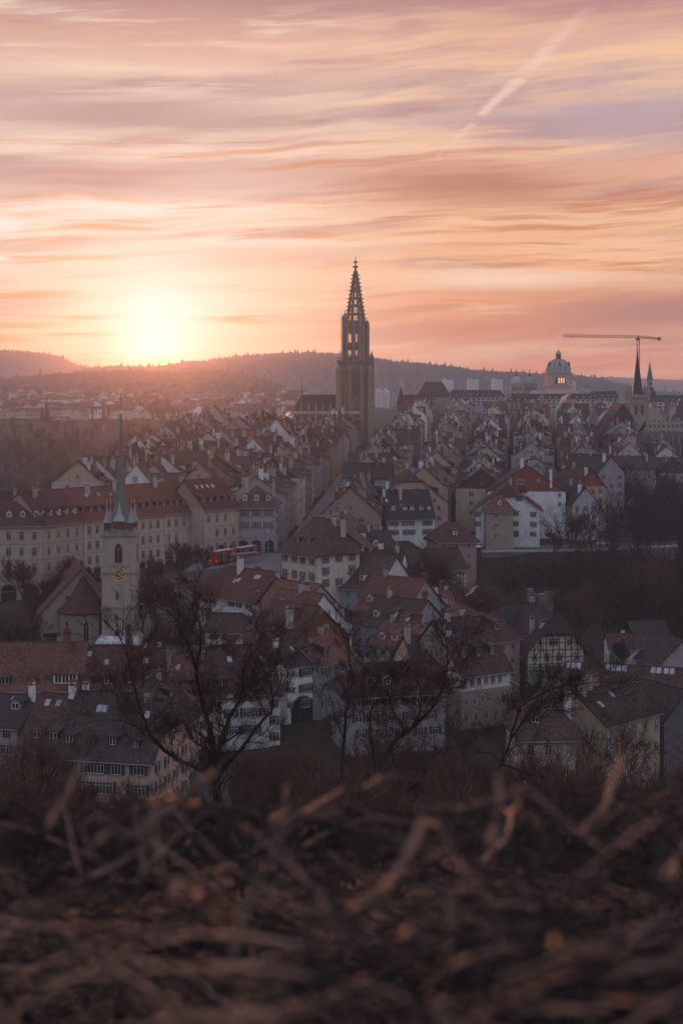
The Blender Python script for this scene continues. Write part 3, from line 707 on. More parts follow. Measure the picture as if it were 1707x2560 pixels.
    house((A[0]+4, A[1]+4), (B[0]+4.5, B[1]+2), 10, 17.0, 4.4, 'low brown roof with an overhanging corner beside the sandstone corner house', roof='brown', wall='white', group=GR4, fw=(2,4), gable=False, qf=.5, chim=[(.7,.0,2.4,1.3,'white',0),(.9,-.2,2,1.2,'white',0)])
    # the row right of the steep lane, each roof stepping down
    m = [((990,1393,22.5),9.0,7.2,13,-36,'tall grey house with a white end gable, highest of the stepped lane row','brown','bluegrey','white'),
         ((1062,1449,19.8),9.0,7.0,14,-38,'tall beige-fronted house with a pale gable, second in the stepped lane row','rust','tan','grey'),
         ((1068,1502,16.4),7.5,5.0,13,-38,'blue-grey house with a low red roof, third in the stepped lane row','brown','bluegrey','grey'),
         ((1052,1562,13.4),6.0,4.0,9,-34,'small house with a lean-to roof, lowest of the stepped lane row','rust','grey','tan')]
    for i, (p, half, ri, L_, rot, lab, rf, wl, gm) in enumerate(m):
        A, B = G(*p, half, L_, rot); z = p[2]-ri
        house(A, B, 2*half, z, ri, lab, roof=rf, wall=wl, gablem=gm, group=GR3, fw=(4,4), ww=.9, wh=1.35, sh=2.7, kick=1.6, chim=[(.2,.0,1.6),(.85,.25,2.2,.9,'brick',1)], rw=[(.35,-2.0,.8,.9)] if i else None,
              dorm=[('f',.2,.3,1.4,1.3,'gable','white'),('f',.55,.3,1.4,1.3,'shed','white'),('f',.85,.12,1.4,1.3,'shed','white')], ov=.8)
    A, B = E(1060,1548,1185,1536,11.5)
    house((A[0], A[1]+8), (B[0], B[1]+8), 12, 12.0, 6.5, pr=1482, label='pale red roof crowded with chimneys and roof lights above the lane houses', roof='red', wall='cream', group=GR3, gable=False, chim=[(.1,-.3,2.4,.8,'chimgrey',2),(.35,.1,1.8,1.3),(.5,-.2,2,1.4,'white',0),(.7,0,1.6,1,'brick',1),(.85,.3,2,1.6,'white',0)],
          sky=[('f',.2,.6),('f',.26,.6),('f',.5,.6),('f',.55,.7)], dorm=[('f',.65,.3,2.2,1.3,'shed','white')])
    # right of the steep lane, front
    A, B = E(866,1734,1112,1722,10.2)
    house(A, B, 11, 10.2, 4.6, pr=1658, label='pale grey house with a low hipped red roof and two white dormers facing the river', roof='maroon', wall='grey', group=GR1, fw=[(.1,1.6,1.7,1.5),(.24,1.6,1.7,1.5),(.38,1.6,1.3,1.5),(.62,1.6,1.0,1.6),(.74,1.6,1.0,1.6),(.86,1.6,1.0,1.6),(.12,4.4,1.3,1.5),(.26,4.4,1.3,1.5),(.42,4.4,1.3,1.5),(.62,4.4,1.0,1.6),(.74,4.4,1.0,1.6),(.86,4.4,1.0,1.6),(.15,7.2),(.35,7.2),(.55,7.2),(.75,7.2),(.9,7.2)],
          shut='brown_shutter', qf=.9, qb=.2, dorm=[('f',.26,.2,1.5,1.4,'gable','white'),('f',.42,.2,1.5,1.4,'gable','white')], chim=[(.3,.1,1.6)], ov=1.1)
    A, B = (13.6, 291.5), (22.0, 293.5)
    house(A, B, 14, 11.6, 7.0, 'steep dark-roofed house with a tan side gable and a huge chimney stack', roof='umber', wall='white', gablem='peach', group=GR1, fw=(3,3), shut='grey_shutter', chim=[(.04,-.15,2.6,1.7,'chimgrey',1),(.5,.0,1.5)], sky=[('f',.35,.6),('f',.6,.7),('f',.9,.62)], pr=1590)
    A, B = E(1152,1684,1275,1668,10.9)
    house(A, B, 17, 10.9, 8.8, pr=1548, lower=(3.4, 'tan'), label='big house, white above and tan below, with three white-framed roof dormers', roof='brown', wall='white', gablem='tan', group=GR1, fw=[(.08,1.7),(.22,1.7),(.36,1.7),(.5,1.7),(.64,1.7),(.78,1.7),(.1,5.2),(.27,5.2),(.43,5.2),(.58,5.2),(.73,5.2),(.1,8.2),(.3,8.2),(.5,8.2),(.7,8.2)], ww=.85, wh=1.6,
          dorm=[('f',.2,.24,1.3,1.7,'shed','umber'),('f',.5,.24,1.3,1.7,'shed','umber'),('f',.78,.24,1.3,1.7,'shed','umber')], sky=[('f',.0,.6),('f',.08,.72),('f',.14,.72),('f',.2,.72)], chim=[(.02,-.3,2.0,1.1,'chimgrey',0),(.3,0,1.3)], rw=(3,2), ov=.8)
    A, B = E(1276,1620,1352,1602,12.0)
    house((A[0]-7, A[1]+4), (B[0]-4, B[1]+3), 15, 12.3, 6.6, pr=1540, label='maroon-roofed house with stacked dark balconies on its far corner', roof='maroon', wall='pink', group=GR1, fw=(4,4), rw=(3,3),
          dorm=[('f',.3,.3,1.6,1.5,'shed','redwall'),('f',.7,.35,1.6,1.5,'shed','redwall'),('f',.5,.75,3,1.0,'shed','maroon')], sky=[('f',.1,.8),('f',.17,.8)], chim=[(.35,.1,1.8,1.0,'chimgrey',0)])
    # half-timbered house and its neighbours
    A, B = E(1319,1626,1464,1609,9.9)
    B = (A[0]+11.6, A[1]+1.6)
    house(A, B, 19, 9.9, 7.0, 'half-timbered house with a half-hipped gable and mossy dark roof', name='half_timbered_house', roof='umber', wall='cream', group=GR3, gable=True, qf=.45, lower=(3.2, 'greygreen'), fw=[(.22,-1.6,.9,1.3),(.46,-1.6,1.9,1.4),(.74,-1.4,.9,1.3),(.12,1.5,1.0,1.5),(.34,1.5,1.0,1.5),(.57,1.5,1.0,1.5),(.88,1.5,1.0,1.5),(.57,4.3,1.0,1.4),(.88,4.3,1.0,1.4)],
          timber=(5.2,9), chim=[(.7,-.6,2.6,.9,'chimgrey',1)], dorm=[('r',.5,.25,1.8,1.5,'gable','greygreen'),('l',.85,.55,1.6,1.3,'shed','white')], ov=1.2, rw=(2,4), sh=2.9)
    A, B = E(1276,1568,1372,1562,12.4)
    house(A, B, 13, 11.0, 6.0, pr=1512, label='dark slate-coloured roof with one large gabled dormer beside the half-timbered house', roof='charcoal', wall='greygreen', group=GR3, fw=(2,4), dorm=[('f',.62,.3,2.2,2.2,'gable','bluegrey')], chim=[(.97,.1,2.0,1.0,'chimgrey',1)], sky=[('f',.85,.8)], qf=.5)
    A, B = E(1521,1618,1633,1619,8.2)
    house(A, B, 9, 8.2, 3.4, pr=1586, label='plain white cottage with a dark roof standing alone under the wooded bank', name='cottage', cat='cottage', roof='maroon', wall='white', group=None, fw=[(.70,1.1,.7,1.1),(.90,1.1,.7,1.1),(.12,3.8,1.4,1.9),(.70,3.7,.6,1.0),(.88,4.0,.9,1.5),(.7,6.0,.6,.8)], chim=[(.38,.2,1.0,.7,'white',0)], ov=.6)
    A, B = E(1650,1660,1760,1655,6.6)
    house(A, B, 12, 6.6, 4.6, 'pale gabled cottage cut by the picture edge beside the white cottage', name='cottage', cat='cottage', roof='umber', wall='mauve', group=None, gable=True, fw=[(.5,2.2)], ov=.7)
    A, B = E(1625,1640,1720,1635,8.0)
    house((A[0], A[1]+14), (B[0], B[1]+14), 9, 8.6, 3.8, 'low dark-roofed barn behind the pale cottage', name='barn', cat='barn', roof='umber', wall='darkwood', fw=None)
    A, B = E(1396,1738,1760,1762,8.6)
    house(A, B, 13, 7.0, 6.4, 'very long low roof with three pairs of white roof lights', name='warehouse', cat='warehouse', roof='brown', wall='greystone', group=None, fw=None,
          sky=[('f',.02,.9),('f',.06,.9),('f',.095,.9),('f',.30,.9),('f',.34,.9),('f',.38,.9),('f',.42,.9),('f',.62,.9),('f',.66,.9),('f',.71,.9),('f',.75,.9)], chim=[(.27,-.3,1.8,1.2,'brick',1)], dorm=[('f',.5,.5,2.4,1.1,'shed','brown'),('f',.22,.55,2.0,1.1,'shed','brown')])
    A, B = E(1300,1840,1440,1838,10.2)
    house(A, B, 13, 10.2, 5.6, pr=1730, label='stone house with a wide hipped brown roof and a tall pale chimney by the river', roof='brown', wall='beige', group=GR1, qf=.95, qb=.8, fw=(4,3), rw=(4,2), wh=1.7, sh=3.3, chim=[(.93,-.45,2.6,1.3,'white',1),(.75,.0,2.2,.9,'chimgrey',1)], dorm=[('f',.3,.25,1.6,1.1,'shed','brown'),('f',.62,.55,1.6,1.1,'shed','brown')], ov=.9, top=2.2)
    A, B = E(1512,1813,1648,1778,10.3)
    house(A, B, 12, 10.3, 5.4, pr=1716, label='yellow four-storey house with tall dark windows and a brown gabled roof', roof='umber', wall='yellow', group=GR1, fw=[(.08,2.2),(.31,2.2),(.54,2.2,.9,2.3),(.74,2.2),(.93,2.2),(.08,5.6),(.31,5.6),(.54,5.6,.9,2.3),(.74,5.6),(.93,5.6),(.08,9),(.31,9),(.54,9),(.74,9),(.93,9)], wh=1.7, ww=.9,
          chim=[(.08,-.1,2.2,1.3,'chimgrey',1),(.25,.0,2.4,1.3,'chimgrey',0),(.42,.1,2.0,1.2,'chimgrey',0)], sky=[('f',.2,.5),('f',.5,.7)], ov=.5, lw=(1,1))
    A, B = E(1650,1800,1760,1800,9.0)
    house((A[0]+1, A[1]+2), (B[0]+2, B[1]+6), 12, 8.5, 4.5, 'dark weathered shed behind the yellow house', name='shed', cat='shed', roof='umber', wall='greystone', gable=True, fw=None)
    A, B = E(1662,1942,1760,1940,4.0)
    house((A[0], A[1]-16), (B[0], B[1]-16), 6, 6.2, 2.2, 'small garden hut with a brown roof at the right picture edge', name='garden_hut', cat='hut', roof='brown', wall='darkwood', fw=None, zb=1)
    # ---- the bridgehead: long sandstone building in five lengths
    S = [((0,1308),(108,1307),'pedimented end pavilion of the long beige arcaded building',4,'px'),((108,1307),(208,1296),'second length of the long arcaded building, behind the church roof ridge',4,''),
         ((208,1296),(410,1280),'longest length of the arcaded building, directly behind the clock tower',10,''),((410,1280),(509,1271),'fourth length of the arcaded building, left of the bus',5,''),((509,1270),(597,1263),'far end pavilion of the arcaded building, beside the bus, with a white cornice',4,'')]
    for i, (p, q, lab, n, k) in enumerate(S):
        z = 30.6+(.7 if i == 4 else 0)
        A, B = E(*p, *q, z)
        if i == 0: A = (A[0]-6, A[1]-1)
        house(A, B, 15, z, 7.2, 'beige ' + lab if not lab.startswith('ped') else lab, name='arcaded_building', cat='arcaded building', roof=('maroon','maroon','rust','rust','maroon')[i], wall='beige', gablem='tan', group='lengths of the long arcaded building', zb=11,
              fw=(3, n+(1 if i == 0 else 0)), top=3.2, sh=3.9, ww=1.15, wh=2.1, qf=.0, qb=0, arcade=max(3, n-1), band=True, ov=.9,
              dorm=[('f', (j+.5)/(n+1), .16, 1.2, 1.3, 'gable' if i < 2 else 'shed', 'white' if i < 2 else 'brown') for j in range(n+1)],
              chim=[((j+.7)/3, rng.uniform(-.3,.4), rng.uniform(1.6,3), 1.1, 'chimgrey') for j in range(3 if i != 1 else 2)], sky=[('f', .2+.15*j, .72) for j in range(4 if i in (2,4) else 0)])
        if i == 0:
            Av, Bv = Vector(A), Vector(B)
    A, B = E(592,1265,690,1265,31)
    house(A, B, 16, 31, 7.0, pr=1214, label='pale corner house with dark shutters, a gate arch and three dormers closing the square', roof='brown', wall='grey', group=GR4, fw=[(.2,2.0,1.5,1.9),(.5,2.0,1.5,1.9),(.8,2.0,1.5,1.9),(.2,5.4,1.5,1.9),(.5,5.4,1.5,1.9),(.8,5.4,1.5,1.9)], shut='grey_shutter', qf=.9, qb=.9, rw=(3,4), arcade=3, band=True,
          dorm=[('f',.2,.22,1.3,1.4,'gable','white'),('f',.5,.22,1.3,1.4,'gable','white'),('f',.8,.22,1.3,1.4,'gable','white')], chim=[(.2,0,2.4,1.2),(.9,.2,2.2,1.2)], ov=1.0, zb=16)
    # ---- right bridgehead
    A, B = E(969,1295,1086,1293,25.8)
    house(A, B, 15, 25.8, 6.8, pr=1226, label='white house with grey shutters under a broad dark roof beside the pink gable', roof='charcoal', wall='white', group=GR4, fw=[(.13,1.7,1.9,1.4),(.35,1.7,.9,1.4),(.5,1.7,.9,1.4),(.84,1.7,1.9,1.4),(.13,4.3,1.9,1.4),(.38,4.3,.9,1.4),(.52,4.3,.9,1.4),(.80,4.3,.9,1.6),(.92,4.3,.9,1.6)], shut='grey_shutter', lw=(2,2),
          dorm=[('f',.15,.25,1.1,1.1,'gable','white'),('f',.4,.25,1.1,1.1,'shed','white'),('f',.55,.25,1.1,1.1,'shed','white'),('f',.75,.25,1.1,1.1,'shed','white')], chim=[(.36,-.3,3.6,1.2,'pink',1),(.02,-.2,2,.8,'white',0)], sky=[('f',.05,.6),('f',.35,.4),('f',.92,.3)])
    A, B = E(930,1300,1122,1284,26.5); 
    house((A[0]+1, A[1]+44), (B[0]+1, B[1]+20), 22, 28.6, 8.6, pr=1180, label='broad pink house with a long sloping white-trimmed gable', roof='umber', wall='pink', group=GR4, gable=True, qf=.3, fw=[(.3,-4,1,1.5),(.7,-4,1,1.5),(.82,-.6,1,1.5),(.88,1.8,1.2,1.6),(.88,5,1.2,1.6),(.5,1,1.2,1.6),(.6,-4.2,1.4,.9)], rw=(3,5), chim=[(.9,-.6,2.6,1,'white'),(.7,.1,2),(.4,.3,2),(.2,0,2)], dorm=[('r',.7,.2,2,1.4,'shed','brown'),('r',.4,.2,2,1.4,'shed','brown')])
    A, B = (44.0, 474.5), (52.2, 474.5)
    house(A, B, 7.5, 27.6, 3.6, 'tan square annex with a small pyramid roof and one white dormer', roof='rust', wall='tan', group=GR4, fw=[(.35,1.8,1,1.5),(.35,4.9,1,1.5),(.35,8,1,1.5)], rw=(3,2), qf=1, qb=1, dorm=[('f',.5,.28,1.2,1.1,'gable','white')], sh=3.1, ov=.9, zb=14, pr=1240)
    A, B = (41.5, 483), (61.0, 481)
    house(A, B, 20, 27.0, 7.4, 'big white house with a half-hipped gable standing behind the tan annex', roof='maroon', wall='white', group=GR4, gable=True, qf=.42, fw=[(.68,-3.2,.9,1.2),(.60,1.2,1.6,1.5),(.90,1.5,.9,1.5),(.6,4.4,1.6,1.5),(.9,4.6,.9,1.5),(.62,7.6,1.0,1.9),(.9,7.6,.9,1.4),(.03,1.5,.9,1.5),(.03,4.6,.9,1.5)], rw=(3,7), shut='grey_shutter',
          dorm=[('r',.8,.4,1.5,1.5,'gable','white'),('r',.7,.4,1.5,1.5,'gable','white'),('r',.6,.4,1.5,1.5,'gable','white')], chim=[(.5,.1,1.8)], zb=14, ov=1.1)
    A, B = (47.5, 507), (72.5, 505)
    house(A, B, 22, 31.0, 8.4, 'tall house with a brick-red gable wall between white firewalls', roof='umber', wall='white', gablem='redwall', group=GR4, gable=True, fw=[(.42,-3.2,2.2,1.6),(.65,-3.6,.9,.8),(.92,1,1,1.2),(.92,4,1,1.3)], rw=(4,8), chim=[(.98,-.12,3.4,1.1,'white',0),(.98,.62,3.8,1.3,'white',0),(.6,.4,2),(.4,.1,2),(.2,-.2,2)], zb=14)
    A, B = E(1092,1352,1190,1350,20.6)
    house(A, B, 11, 20.6, 4.8, 'small pinkish house with a steep hipped roof below the terrace road', roof='maroon', wall='pink', group=GR4, fw=(3,3), rw=(3,3), qf=.9, qb=.9, dorm=[('f',.5,.25,1.3,1.2,'shed','white'),('r',.5,.25,1.1,1.1,'shed','white')], ov=.9, zb=6)
    A, B = E(1045,1368,1092,1366,22)
    house((A[0]-3, A[1]-12), (B[0], B[1]-12), 9, 17.5, 3.8, 'small timber loft house with an open carved balcony gable', roof='umber', wall='brownwood', group=GR4, gable=True, fw=[(.5,-.6,1.6,1.4),(.5,2,1.6,1.4)], timber=(3,6), ov=1.1)
    A, B = E(1070,1402,1164,1396,16)
    house((A[0], A[1]-4), (B[0], B[1]-4), 10, 14.0, 5.0, 'brown-roofed barn half hidden by bare trees under the terrace', name='barn', cat='barn', roof='umber', wall='cream', group=None, fw=(2,3), timber=(2,6), qf=.4)
    # houses right of the red gable, along the edge of the bank
    for (a,b,c,d,z,dep,ri,lab,rf,wl,q) in [
        (74,500,82.5,502,27.5,18,5,'brown rendered house, first right of the red-gabled house','umber','grey','grey'),
        (80,524,89,527,31.5,20,5.5,'house with a dark red gable wall above the wooded bank','maroon','tan','redwall'),
        (90,548,100,552,35,20,5.5,'tall house with a grey roof near the stepped white gable','charcoal','mauve','mauve')]:
        house((a, b), (c, d), dep, z, ri, lab, roof=rf, wall=wl, gablem=q, group=GR4, gable=True, fw=(3,3), rw=(4,6), lw=(3,4), detail=1, chim=[(.9,-.3,2.4,1,'white'),(.6,.3,2.4),(.3,0,2)], dorm=[('r',.6,.25,1.8,1.3,'shed','white')], zb=12)
heroes()
# ------------------------------------------------------------------ the old town: rows of houses along the streets
_o1 = ['first','second','third','fourth','fifth','sixth','seventh','eighth','ninth','tenth','eleventh','twelfth','thirteenth','fourteenth','fifteenth','sixteenth','seventeenth','eighteenth','nineteenth']
ORD = list(_o1)
for _t, _o in (('twent','twenty'), ('thirt','thirty'), ('fort','forty'), ('fift','fifty')): ORD += [_t+'ieth']+[_o+'-'+q for q in _o1[:9]]
WALLN = {'white':'white','cream':'cream','beige':'beige','grey':'grey','tan':'tan','mauve':'mauve','pink':'pink','ochre':'ochre','bluegrey':'blue-grey'}
ROOFN = {'rust':'rust','maroon':'maroon','brown':'brown','umber':'dark brown','charcoal':'charcoal','red':'red'}
BLOCK = []      # (x0, x1, y0, y1) kept free for the landmarks
def town_rows():
    # polyline of row centre: start x at y0, slope; (side facing street: +1 right, -1 left)
    rows = [('outermost row on the river side', -84, .045, 490, 850, 1), ('second row in from the river side', -63, .06, 478, 850, -1), ('third row in from the river side', -45, .07, 476, 850, 1),
            ('row left of the main street', -26, .075, 463, 850, 1), ('row right of the main street', 4, .085, 449, 850, -1)]
    for i, nm in enumerate(('second','third','fourth','fifth','sixth','seventh','eighth')):
        rows.append((nm+' row right of the main street', (22.5,39,57,74,92,109,127)[i], .097+.0125*i, (505,525,545,575,620,690,740)[i], 835, 1 if i % 2 == 0 else -1))
    cands = []
    for name, x0, s, ya, yb, side in rows:
        y = ya; k = 0
        ang = atan2(1, s)
        while y < yb:
            fr = rng.uniform(9.5, 15.5)
            dep = rng.uniform(14, 18)
            x = x0+s*(y-460)+rng.uniform(-1.2, 1.2)
            cy_ = y+fr/2; cx_ = x+s*fr/2
            ok = all(hypot(cx_-fx, cy_-fy) > r_*.8+6.5 for fx, fy, r_ in FOOT) and not any(a < cx_ < b and c < cy_ < d for a, b, c, d in BLOCK)
            if ok: cands.append((name, k, cx_, cy_, fr, dep, s, side)); k += 1
            y += fr+(rng.uniform(2.5, 6) if rng.random() < .07 else 0.02)
    for (name, k, x, y, fr, dep, s, side) in cands:
        far = y > 640
        g = ground(x, y); walln = rng.choice(('cream','beige','grey','tan','mauve','white','tan','ochre','bluegrey','pink','beige','grey')); roofn = rng.choice(('rust','maroon','brown','umber','brown','umber','charcoal','maroon','umber'))
        ze = g+rng.uniform(10.5, 15.5); ri = rng.uniform(5.2, 7.6)
        if name.startswith('row right') or name.startswith('row left'): ze = g+rng.uniform(12.5, 15)
        if name.startswith('row right') and k < 3: walln = ('tan','beige','mauve')[k]; ze = g+9.5+k; cross_ok = False
        d = Vector((s, 1)).normalized(); n = Vector((d.y, -d.x))
        # front = street side; for side=+1 the front faces +n (right), corners from near to far
        if side > 0: A = Vector((x, y))-d*fr/2+n*dep/2; B = A+d*fr
        else: B = Vector((x, y))-d*fr/2-n*dep/2; A = B+d*fr
        cross = rng.random() < .2
        rows_ = 3 if not far else 2
        lab = f"{WALLN[walln]} house with {ROOFN[roofn]} roof, {ORD[k]} along the {name}"
        chim = [(rng.random(), rng.uniform(-.6, .6), rng.uniform(1.6, 3.2), rng.choice((.8,1.0,1.3,1.6)), rng.choice(('chimgrey','chimgrey','white','tan','brick','grey'))) for _ in range(rng.choice((2,3,3,4,5)))]
        dm = [(rng.choice('fb'), (j+rng.uniform(.3,.7))/3, rng.choice((.16,.2,.5)), rng.choice((1.2,1.6,2.4)), rng.choice((1.2,1.4)), rng.choice(('gable','shed','shed','hip')), rng.choice(('white','greygreen','brown','darkwood'))) for j in range(3) if rng.random() < (.75 if not far else .5)]
        sk = [('fb'[rng.random() < .5], rng.uniform(.15,.85), rng.uniform(.3,.8)) for _ in range(rng.choice((0,0,1,2)))]
        cols = 4 if not far else 3
        if cross:
            # a house turned with its gable over the street
            house(A, B, dep, ze, ri*.8, lab, group='old town houses in rows', zb=g-1, gable=True, wall=walln, roof=roofn, fw=(rows_, cols), lw=None, detail=1, chim=chim, ov=.6)
        else:
            nearside = 'l' if side > 0 else 'r'
            kw = {('lw' if side > 0 else 'rw'): [(.3, 1.8), (.7, 1.8), (.3, 4.8), (.7, 4.8), (.3, 7.8), (.5, -1.6, .8, 1.0)] if k == 0 or rng.random() < .12 else ([(.5, -1.6, .8, 1.0)] if rng.random() < .5 else None)}
            see = (side > 0 and x < 10) or (side < 0 and x > -2)
            house(A, B, dep, ze, ri, lab, group='old town houses in rows', zb=g-1, wall=walln, roof=roofn, gablem=rng.choice((walln, walln, 'white', 'tan', 'brownwood')), kick=rng.choice((0, 1.6, 2.2)), fw=(rows_+1 if not far else 3, cols if see else 2) if see or rng.random() < .5 else None,
                  detail=1, chim=chim, dorm=dm, sky=sk, ov=.6, **kw)
BLOCK += [(9, 44, 455, 520), (38, 84, 440, 530), (-36, 34, 785, 900), (128, 210, 790, 905)]
town_rows()

def far_town():
    """everything past the countable houses: one mesh of roofs, chimneys and walls reaching to the station quarter"""
    b = MB(); r2 = random.Random(11)
    def blk(x, y, w, d, h, ri, ang, wm, rm):
        ca, sa = cos(ang), sin(ang); g = ground(x, y)-.5
        def T(p): return (x+p[0]*ca-p[1]*sa, y+p[0]*sa+p[1]*ca, g+p[2])
        b.mat(wm); hx, hy = w/2, d/2
        b.mesh([T(p) for p in [(-hx,-hy,0),(hx,-hy,0),(hx,hy,0),(-hx,hy,0),(-hx,-hy,h),(hx,-hy,h),(hx,hy,h),(-hx,hy,h),(-hx,0,h+ri-.1),(hx,0,h+ri-.1)]], [(0,1,5,4),(1,2,6,5),(2,3,7,6),(3,0,4,7),(4,7,8),(5,9,6)])
        b.mat(rm); o = .6; z = h-o*ri/hy
        for s in (-1, 1):
            b.mesh([T(p) for p in [(-hx-.3,s*(hy+o),z),(hx+.3,s*(hy+o),z),(hx+.3,0,h+ri),(-hx-.3,0,h+ri),(-hx-.3,s*(hy+o),z-.3),(hx+.3,s*(hy+o),z-.3)]], [(0,1,2,3),(0,4,5,1)])
        b.mat('glass')
        for s_ in (-1, 1):
            for q in range(int(w/2.6)):
                for e in range(2): xx = -hx+1.3+q*2.6; zz = h-1.8-e*2.9; b.mesh([T(p) for p in [(xx-.45,s_*(hy+.06),zz-.7),(xx+.45,s_*(hy+.06),zz-.7),(xx+.45,s_*(hy+.06),zz+.7),(xx-.45,s_*(hy+.06),zz+.7)]], [(0,1,2,3)])
            for q in range(r2.choice((0,1,2))):
                xx = r2.uniform(-hx+1,hx-1); yy = s_*hy*.75; zz = h+ri*.25; b.mat(r2.choice(('white','brownwood','greygreen'))); dd = -s_*2.5
                b.mesh([T(p) for p in [(xx-.8,yy,zz-.5),(xx+.8,yy,zz-.5),(xx+.8,yy+dd,zz-.5),(xx-.8,yy+dd,zz-.5),(xx-.8,yy,zz+1.3),(xx+.8,yy,zz+1.3),(xx+.8,yy+dd,zz+1.3),(xx-.8,yy+dd,zz+1.3)]], [(0,1,5,4),(1,2,6,5),(2,3,7,6),(3,0,4,7),(4,5,6,7)]); b.mat('glass')
        for _ in range(r2.choice((2,3,4))):
            cx_, cy_ = r2.uniform(-hx,hx)*.9, r2.uniform(-hy,hy)*.7; zz = h+ri*(1-abs(cy_)/hy); b.mat(r2.choice(('chimgrey','white','tan','brick')))
            q = r2.uniform(.4,.8); b.mesh([T(p) for p in [(cx_-q,cy_-q,zz-1.5),(cx_+q,cy_-q,zz-1.5),(cx_+q,cy_+q,zz-1.5),(cx_-q,cy_+q,zz-1.5),(cx_-q,cy_-q,zz+2),(cx_+q,cy_-q,zz+2),(cx_+q,cy_+q,zz+2),(cx_-q,cy_+q,zz+2)]], [(0,1,5,4),(1,2,6,5),(2,3,7,6),(3,0,4,7),(4,5,6,7)])
    for i in range(13):
        x0 = (4,22.5,39,57,74,92,109,127,146,166,187,208,230)[i]; sl = .085+.0125*i
        y = 852 if i < 8 and i != 0 else (905 if i == 0 else 852)
        while y < 1290:
            fr = r2.uniform(9, 16); x = x0+(y-460)*sl
            if not any(a_ < x < b_ and c_ < y < d_ for a_, b_, c_, d_ in BLOCK): blk(x+r2.uniform(-2,2), y, fr, 15.5, r2.uniform(10,16), r2.uniform(4.5,7.5), atan2(1,sl)+(pi/2 if r2.random() < .3 else 0), r2.choice(('cream','beige','grey','tan','white','mauve')), r2.choice(('maroon','brown','umber','charcoal','rust')))
            y += fr+r2.uniform(0, 2)
    o = obj('distant_rooftops', b); tag(o, kind='stuff', label='dense far rooftops of the upper old town')
far_town()
# ------------------------------------------------------------------ landmarks
def lancet(b, x, z, w, h, face, mats=('surround', 'glass', 'frame'), d=.06):
    """pointed window on a face; face(s, z, out) gives a point. Layers stand proud of the wall one after another"""
    def outline(w, h):
        pts = [(-w/2, 0), (w/2, 0)]; n = 5; zr = h-w*.8
        for i in range(n+1): t = i/n; pts.append((w/2*(1-t**1.6), zr+w*.8*t**.75))
        for i in range(n-1, -1, -1): t = i/n; pts.append((-w/2*(1-t**1.6), zr+w*.8*t**.75))
        return pts
    for k, (ww, hh, zz) in enumerate(((w+.5, h+.45, -.25), (w, h, 0))):
        b.mat(mats[k]); b.poly([face(x+p[0], z+zz+p[1], d*(k+1)) for p in outline(ww, hh)])
    b.mat(mats[2])
    n = max(1, int(w/.9))
    for i in range(1, n+1):
        xx = x-w/2+w*i/(n+1); b.beam(face(xx, z, d*3), face(xx, z+h*.8, d*3), .13, .08)
    b.beam(face(x-w/2, z+h*.72, d*3.4), face(x+w/2, z+h*.72, d*3.4), .13, .08)

